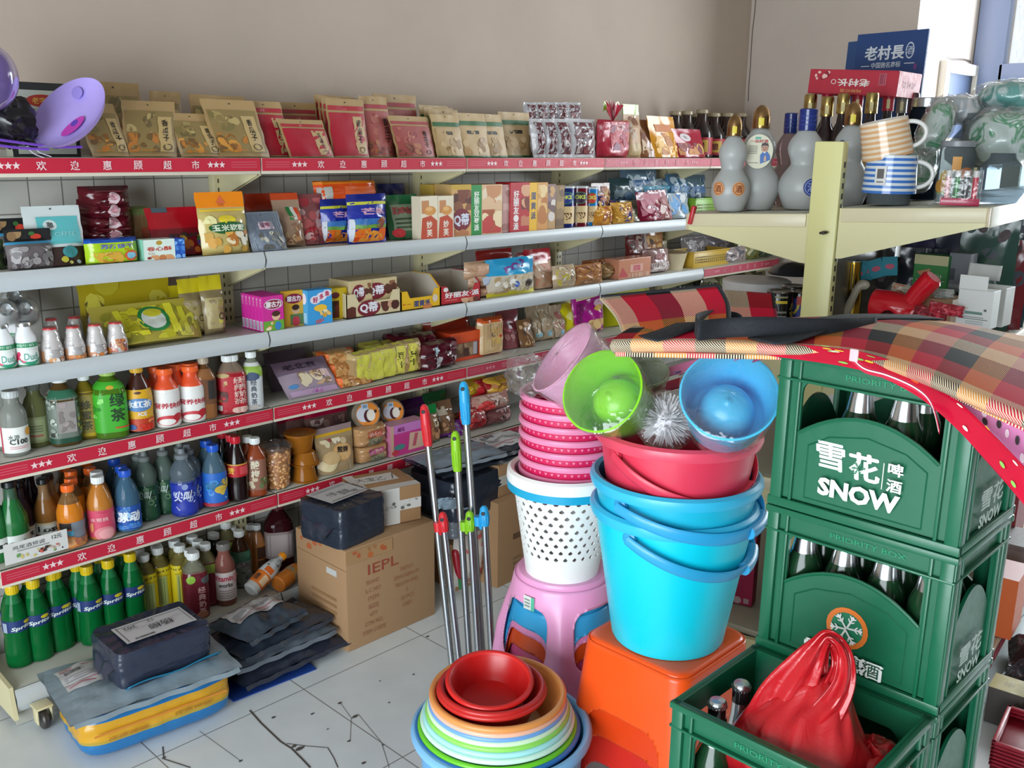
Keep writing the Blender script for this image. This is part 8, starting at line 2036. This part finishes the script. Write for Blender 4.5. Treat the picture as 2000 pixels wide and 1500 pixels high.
 # goods at the right edge, lower boards
def base_box(px,py,ytop,w,d,dy,label,col,f=(),t=(),yaw=0,z=.148):
 c=onz(px,py,z); q=GM.inverted() @ c; q.y+=dy; c=GM @ q
 h=onx(px,ytop,c.x).z-z
 return tag(carton_geo(G(),w,d,h,col,f=f,t=t).build('carton',None,c,(0,0,radians(-84)+yaw),flat=True),label,'carton')
ob=base_box(1955,1224,1108,.12,.17,.015,'tall orange carton with a pale lid on the bottom board at the right edge','c85a1e',[('e',.4,.78,.22,.05,'b8946a'),('o',.4,.78,.22,.05,.2,'6a3a1c'),('t','XTNA',.35,.42,.09,'5a2410',{'rot':90,'b':.02})],[('r',0,0,1,1,'d0a8a8'),('e',.4,.4,.12,.10,'6a3a3a')])
base_box(2000,1150,1050,.16,.2,.03,'grey clear wrapped pack behind the orange carton','6a6462',[('r',.1,.1,.9,.9,'7a7472')])
base_box(1990,1110,950,.2,.2,.12,'dark red carton deep on the bottom board','7a1018')
for k in range(7):
 c=ox(1915,1500-11*k,2.62)
 g=G(); w,d,h=.22,.16,.035
 for cc,dm in (((0,-d/2,h/2),(w,.004,h)),((0,d/2,h/2),(w,.004,h)),((-w/2,0,h/2),(.004,d,h)),((w/2,0,h/2),(.004,d,h)),((0,0,.002),(w,d,.003))):g.box(cc,dm,'8a1226|p',.001)
 for s in (-1,1):g.box((0,s*d/2,h),(w+.012,.012,.006),'a0182e|p',.002); g.box((s*w/2,0,h),(.012,d+.012,.006),'a0182e|p',.002)
 tag(g.build('plastic_basket',None,(2.78,.585,.002+.0115*k),(0,0,.12)),f'dark red plastic basket {["lowest", "second", "third", "fourth", "fifth", "sixth", "topmost"][k]} in the nested pile on the floor at the right','basket','nested red baskets')
o=carton_geo(G(),.10,.10,.12,'4a4440',t=[('r',0,0,1,1,'9a8a3a'),('t','茶',.5,.5,.3,'6a5a20')]).build('carton',None,(2.98,.71,.002),(0,0,.1),flat=True); tag(o,'yellow topped dark carton on the floor behind the red baskets','carton')
jg=G(); jg.lathe([(0,0),(.035,0),(.04,.01),(.04,.12),(.03,.14)],24,'8a8478|t'); tag(jg.build('glass_bottle',None,(3.05,.66,.16),(radians(90),0,.4)),'clear glass bottle lying under the lowest red strip at the right','bottle')
# magenta cartons standing on the left side of the bottom board, seen past the blue buckets
for k in range(3):
 c=onx(1432+26*k,1200,2.55+.0*k)
 o=carton_geo(G(),.075,.055,.27,'a81c4c',f=[('e',.3,.06,.2,.05,'c8b0b4'),('r',.6,.03,.85,.10,'b8a0a8'),('r',.2,.72,.45,.78,'a8a0b0'),('s',.1,.6,.9,.64,1,'7a1038'),('p',[(.4,.62),(.7,.5),(.9,.62)],'c8b8bc')]).build('drink_carton',None,gl(.10+.05*k,.40-.085*k,.148),(0,0,radians(-75)),flat=True)
 tag(o,f'magenta drink carton, {["left", "middle", "right"][k]} of three seen between the blue buckets and the crates','carton','magenta drink cartons')
 # ------------------------------------------------------------------ parcels and cartons on the floor
PB='2c3340|w'
TAPE='c8b08a|g'
def parcel(loc,w,d,h,rot,label,col,seed,style='soft',lab=None,name='parcel',ends=True):
 e=empty(name,loc,(0,0,rot),label,'parcel')
 g=G()
 if style=='soft':
  F,B=bag_surface(w,d,h,'pillow',seed,2.2)
  lay=lambda p:Vector((p.x,p.z-d/2,h*.5-p.y+.004*noise.noise(Vector((p.x*22+seed,p.z*9,1.5)))))
  top=lambda u,v:lay(F(u,v))
  g.grid(top,30,22,col); g.grid(lambda u,v:lay(B(u,v)),24,18,col,flip=True)
  g.grid(lambda u,v:Vector(((u-.5)*w*.96,-d/2-.012*v+.004*sin(25*u+seed),h*.5-.010*v)),24,2,col)
 else:
  def f(u,v):
   a=2*pi*u+.0001; c,s=cos(a),sin(a); n=11.0
   k=(abs(c)**n+abs(s)**n)**(-1/n)
   t=max(-1,min(1,(2*v-1)*1.18))
   q=max(0,abs(2*v-1)*1.18-1)/.18
   prof=1-q if q>0 else 1-.03*abs(t)**8
   cr=noise.noise(Vector((k*c*2.4+seed,k*s*2.4,v*4))); c2=abs(noise.noise(Vector((k*c*5+seed,k*s*5,v*9))))
   z=h/2+h/2*t*(1-.04*prof*cr)+(.004*cr-.006*c2)*(1 if v>.5 else 0)
   return Vector((w/2*k*c*prof*(1+.025*cr-.02*c2),d/2*k*s*prof*(1+.03*cr-.02*c2),max(.0005,z)))
  g.grid(f,96,40,col,wu=True)
  for sg in (-1,1):
   g.grid(lambda u,v:Vector((sg*(w/2*.97+.022*u),(v-.5)*d*(.9-.5*u),h*(.55-.35*u*u)+.006*sin(14*v+seed))),4,16,col)
  top=lambda u,v:Vector(((u-.5)*w*.94,(v-.5)*d*.94,h+.0025))
 g.build('wrapper',e)
 if lab:
  g=G(); x0,y0,x1,y1=lab
  S=lambda u,v:top((x0+(x1-x0)*u)/w+.5,(y0+(y1-y0)*v)/d+.5)+Vector((0,0,.0035))
  g.grid(S,16,10,'c8c8ca')
  decals(g,S,x1-x0,y1-y0,LABD[seed % 3],curved=6,off0=.0008); g.build('shipping_label',e)
 return e
LABD=[[('s',.05,.86,.95,.93,1,'8a888c'),('r',.04,.05,.05,.95,'5a585c'),('r',.95,.05,.96,.95,'7a787c'),('i',.14,.05,.42,.14,22,'3a383c'),('t','杨柳',.58,.42,.30,'2c2c34',{'rot':180,'w':.34}),('t','202',.2,.72,.16,'3a3a40',{'rot':180}),('t','12',.5,.76,.13,'3a3a40',{'rot':180}),('s',.1,.55,.9,.58,1,'9a989c')],
[('s',.05,.8,.95,.95,2,'a8686c'),('s',.05,.1,.95,.16,1,'b85a6a'),('s',.05,.3,.95,.5,3,'9a989c'),('i',.1,.62,.4,.76,20,'4a484c'),('r',.0,.2,1,.22,'b86a78')],
[('s',.06,.78,.94,.94,2,'9a98a0'),('t','小宝',.32,.5,.26,'4a4a54',{'w':.2}),('t','百货',.6,.38,.3,'3a3a44',{'w':.26}),('t','收',.8,.25,.2,'4a4a54'),('s',.06,.05,.94,.12,1,'8a888e')]]
# big carton with the lettering, two parcels on it
cy0=2.475
A=ony(680,1257,cy0); B_=ony(850,1178,cy0)
bx0,bx1=A.x,B_.x
CHH=ony(664,1081,cy0).z
bw_,bd_=bx1-bx0,.30
ink='a26a4a'
ctn=empty('shipping_carton',((bx0+bx1)/2,cy0+bd_/2,0),(0,0,0),'large taped brown carton with printed lettering standing on the floor','carton')
g=G()
fd=[('t','IEPL',.40,.74,.10,'9c4a38',{'b':.01,'w':.34})]
for k,(a,b2) in enumerate((('BRAND','TRENDS'),('S.C NO','EPHUABIN 09'),('ITEM','PILLOW PAD'),('SIZE','S'),('QTY','20 PCS'),('CTN NO.','1001'),('ITEM CODE',''))):
 fd.append(('t',a,.28,.615-.082*k,.042,ink,{'w':.028*len(a)}))
 if b2:fd.append(('t',b2,.66,.625-.075*k,.042,ink,{'w':.026*len(b2)}))
fd.append(('r',.0,.86,.5,.98,'b08a60')); fd.append(('b',.02,.86,.5,.97,8,.03,['b8603a','c06a3a','a8744a'],3))
carton_geo(g,bw_,bd_,CHH,'a88460|c',f=fd,l=[('b',.05,.85,.6,.97,6,.04,['b8603a','c07044'],5),('r',.62,.70,.82,.76,'c8c8c4'),('r',.0,.80,1,.805,'8a6a4a'),('s',.3,.3,.8,.5,3,'9a7450')],t=[('r',0,.46,1,.54,'b89468|g'),('r',0,.497,1,.503,'7a5c3c')],bev=.004)
g.build('carton_body',ctn)
pz=CHH+.002
c1=onz(668,1052,pz)
parcel((bx0+.085,cy0+.125,pz),.225,.215,.142,radians(8),'dark grey wrapped parcel with a white shipping label on the left of the big carton',PB,2,'box',(-.09,-.04,.095,.10))
e=empty('taped_box',(bx1-.115,cy0+.165,pz),(0,0,radians(-14)),'brown box wrapped in white lettered tape on the right of the big carton','parcel')
g=G()
tp=lambda n:[('r',0,.36,1,.64,'d0cdc8'),('r',.30,0,.62,1,'d4d1cc'),('b',.02,.38,.98,.62,10,.03,['8a8884','6a6864','c0bdb8'],n),('t','小心',.45,.5,.14,'5a5856',{'rot':14})]
carton_geo(g,.225,.20,.138,'a67f58|c',f=tp(2)+[('r',0,0,.06,1,'d0cdc8')],l=tp(4),t=[('r',0,.0,1,.22,'d0cdc8'),('r',.0,.44,.8,.82,'d6d3ce'),('r',.0,0,.16,1,'d0cdc8'),('t','大宝乙',.36,.64,.20,'4a4846',{'w':.5,'rot':-8}),('p',[(.7,.5),(.72,.5),(.8,.75),(.78,.75)],'5a5856')],r=tp(5),bev=.003)
g.build('box',e)
# pile at the left: blue and yellow bundle, grey mailer, dark parcel
LF,LR,LB=onz(160,1497,0),onz(458,1385,0),onz(100,1395,0)
cc=(LR+LB)/2+Vector((-.005,-.065,0)); wv=LR-LF; ang=atan2(wv.y,wv.x)
e=empty('bedding_bundle',(cc.x,cc.y+.03,0),(0,0,ang),'blue and yellow plastic wrapped bundle at the bottom of the left floor pile','parcel')
g=G()
bwid,bdep,bh=.45,.30,.150
def bund(u,v):
 a=2*pi*u; c,s=cos(a),sin(a); n=6.0; k=(abs(c)**n+abs(s)**n)**(-1/n); t=2*v-1
 prof=(1-abs(t)**5)**.2 if abs(t)<1 else 0
 wr=1+.02*noise.noise(Vector((c*4,s*4,v*8)))+.008*sin(22*a)*(1-abs(t))
 return Vector((bwid/2*k*c*prof*wr,bdep/2*k*s*prof*wr,bh/2+bh/2*t))
g.grid(bund,96,30,lambda u,v:'2a74b0|w' if v<.36 or v>.80 else ('d8a028|w' if v>.44 else 'b89c3a|w'),wu=True)
g.build('wrapper',e)
g=G(); decals(g,lambda u,v:Vector(((u-.5)*bwid*.9,-bdep/2*1.025-.002,bh*(.40+.30*v))),bwid*.9,bh*.3,[('t','优质棉被',.25,.2,.28,'b86a1c',{'w':.28}),('t','优质棉被',.72,.35,.28,'9a6418',{'w':.28}),('r',.02,.66,.98,.80,'d8862c')],curved=4); g.build('lettering',e)
mail=parcel((cc.x-.005,cc.y+.035,bh-.012),.50,.34,.045,ang,'pale blue grey mailing bag lying flat on the yellow and blue bundle','8a9aa4|w',7,'soft',(-.215,-.02,-.06,.13))
b2p=parcel((cc.x+.035,cc.y+.03,bh+.028),.29,.215,.115,ang+radians(5),'dark slate parcel box with a handwritten label on top of the left floor pile','2f3547|w',3,'box',(-.105,-.07,.125,.055))
g=G(); g.grid(lambda u,v:Vector((.29*(u-.45),-.115+.012*cos(3*v),-.002+.02*v+.004*sin(9*u))),24,6,'1f7aa0|w'); o=g.build('blue_fold',b2p); md=o.modifiers.new('thickness','SOLIDIFY'); md.thickness=.003
# right floor pile of dark mailers
R0,R1,RL=onz(460,1368,0),onz(692,1272,0),onz(440,1290,.05)
cx_,cy_=(R0.x+R1.x)/2-.005,2.60
g=G(); carton_geo(g,.30,.20,.004,'22489c',t=[('r',0,0,1,1,'22489c')]); o=g.build('flat_folder',None,(cx_-.075,cy_-.03,.001),(0,0,radians(-4)),flat=True); tag(o,'bright blue flat folder under the dark mailers on the floor','folder')
parcel((cx_+.01,cy_,.006),.43,.24,.07,radians(2),'dark mailing bag at the bottom of the right floor pile','2a3040|w',12,'soft')
parcel((cx_-.01,cy_+.015,.070),.40,.22,.035,radians(0),'silver grey edged mailing bag second in the right floor pile','6a7480|w',14,'soft')
parcel((cx_+.00,cy_+.03,.100),.38,.22,.04,radians(6),'dark blue grey mailing bag third in the right floor pile','343d4c|w',15,'soft')
parcel((cx_-.04,cy_+.04,.130),.27,.20,.065,radians(12),'plump slate mailing bag with a pink lined label on top of the right floor pile','3a4654|w',16,'soft',(-.10,-.03,.10,.09))
# pile behind the mop poles
q0=onz(961,1147,0)
g=G(); carton_geo(g,.46,.30,.36,'a07c58|c',f=[('i',.42,.62,.50,.82,6,'6a4a30'),('r',.20,.50,.36,.57,'6a4a34'),('t','RUN',.52,.36,.14,'a8604a',{'b':.02}),('s',.2,.12,.3,.3,3,'8a6a4a')],t=[('r',0,.46,1,.54,'b08c62|g')])
o=g.build('shipping_carton',None,(q0.x+.23,2.625,0),(0,0,radians(3))); tag(o,'plain brown carton on the floor between the mop poles and the pink stools','carton')
for k,(dx,w,lb) in enumerate(((.05,.17,'small brown box with a taped label on the floor carton, left one'),(.24,.17,'small brown box with white tape on the floor carton, right one'))):
 g=G(); carton_geo(g,w,.18,.13,'a4805c|c',f=[('r',0,.34,1,.66,'c8c4b8'),('p',[(.3,.45),(.5,.6),(.75,.6),(.72,.57),(.5,.56),(.4,.42)],'6a6860')],t=[('r',.2,0,.8,1,'c0b8b0')])
 o=g.build('small_box',None,(q0.x+dx+w/2,2.60,.362),(0,0,radians(2))); tag(o,lb,'carton')
q1=ony(836,1060,2.62); q2=ony(958,1050,2.62)
zt=.02
g=G(); carton_geo(g,.16,.20,.19,'a07a54|c'); o=g.build('small_box',None,(q1.x+.17,2.66,0)); tag(o,'brown box on the floor behind the shorter mop poles','carton')
e=empty('flour_sack',(q1.x+.165,2.565,0),(0,0,0),'white sack with red print standing behind the mop poles','sack'); g=bag_geo(G(),.16,.24,.07,'pillow',44,1.5,'c8c0b8',(),[('t','福',.6,.35,.3,'b83a3c',{'b':.02}),('s',.1,.1,.9,.2,2,'b84a4a'),('b',.1,.5,.9,.9,6,.06,['b8a8a4','c8686a'],2)]); g.build('sack',e)
g=G(); P=[onx(889,1072,2.36),onx(893,1100,2.36),onx(898,1130,2.36)]; g.tube([spl([Vector(p) for p in P],t/8) for t in range(9)],[.010,.016,.017,.016,.016,.015,.014,.010,.006],'9c1c2c|p',n=12); g.tube([P[2],onx(900,1150,2.36)],.008,'2f7a4a|p'); tag(g.build('umbrella_handle'),'dark red umbrella handle with a green band behind the poles','umbrella')
parcel((q1.x+.18,2.64,.245),.30,.24,.085,radians(3),'grey parcel with pink print behind the mop poles','6a7078|w',21,'box')
parcel((q1.x+.18,2.63,.325),.34,.26,.16,radians(4),'large dark slate parcel behind the mop poles','2a303c|w',23,'box')
parcel((q1.x+.22,2.66,.480),.42,.24,.05,radians(-4),'dark mailing bag with glossy folds on the pile behind the poles','30363f|w',25,'soft')
parcel((q1.x+.15,2.62,.522),.36,.20,.04,radians(-6),'silver grey mailing bag lying across the pile behind the poles','7a8692|w',26,'soft')
parcel((q1.x+.42,2.64,.505),.30,.22,.045,radians(-3),'dark mailing bag with a large pale label right of the tallest pole','363c46|w',28,'soft',(-.11,-.08,.11,.08))
g=G(); g.grid(lambda u,v:Vector((.16*(u-.5),.05*(v-.5),.03*sin(4*u)*sin(3*v)+.018*noise.noise(Vector((u*6,v*6,3))))),20,12,'8fa4b4|w'); o=g.build('loose_film',None,ony(880,985,2.48),(radians(30),radians(14),0)); md=o.modifiers.new('thickness','SOLIDIFY'); md.thickness=.002; tag(o,'crumpled pale blue film tucked over the dark parcel behind the poles','plastic film')
for k,(x,y,c,lb) in enumerate(((3.16,.70,'2c3038|w','dark wrapped bundle on the floor under the lowest red strip'),(3.36,.74,'3a2c2c|w','brown wrapped bundle furthest back on the floor at the right'),(3.06,.56,'26303a|w','slate wrapped bundle on the floor right of the red baskets'))):
 parcel((x,y,.002),.24,.16,.10,.3*k,lb,c,31+k,'soft')
bpy.data.objects.remove(_fo)
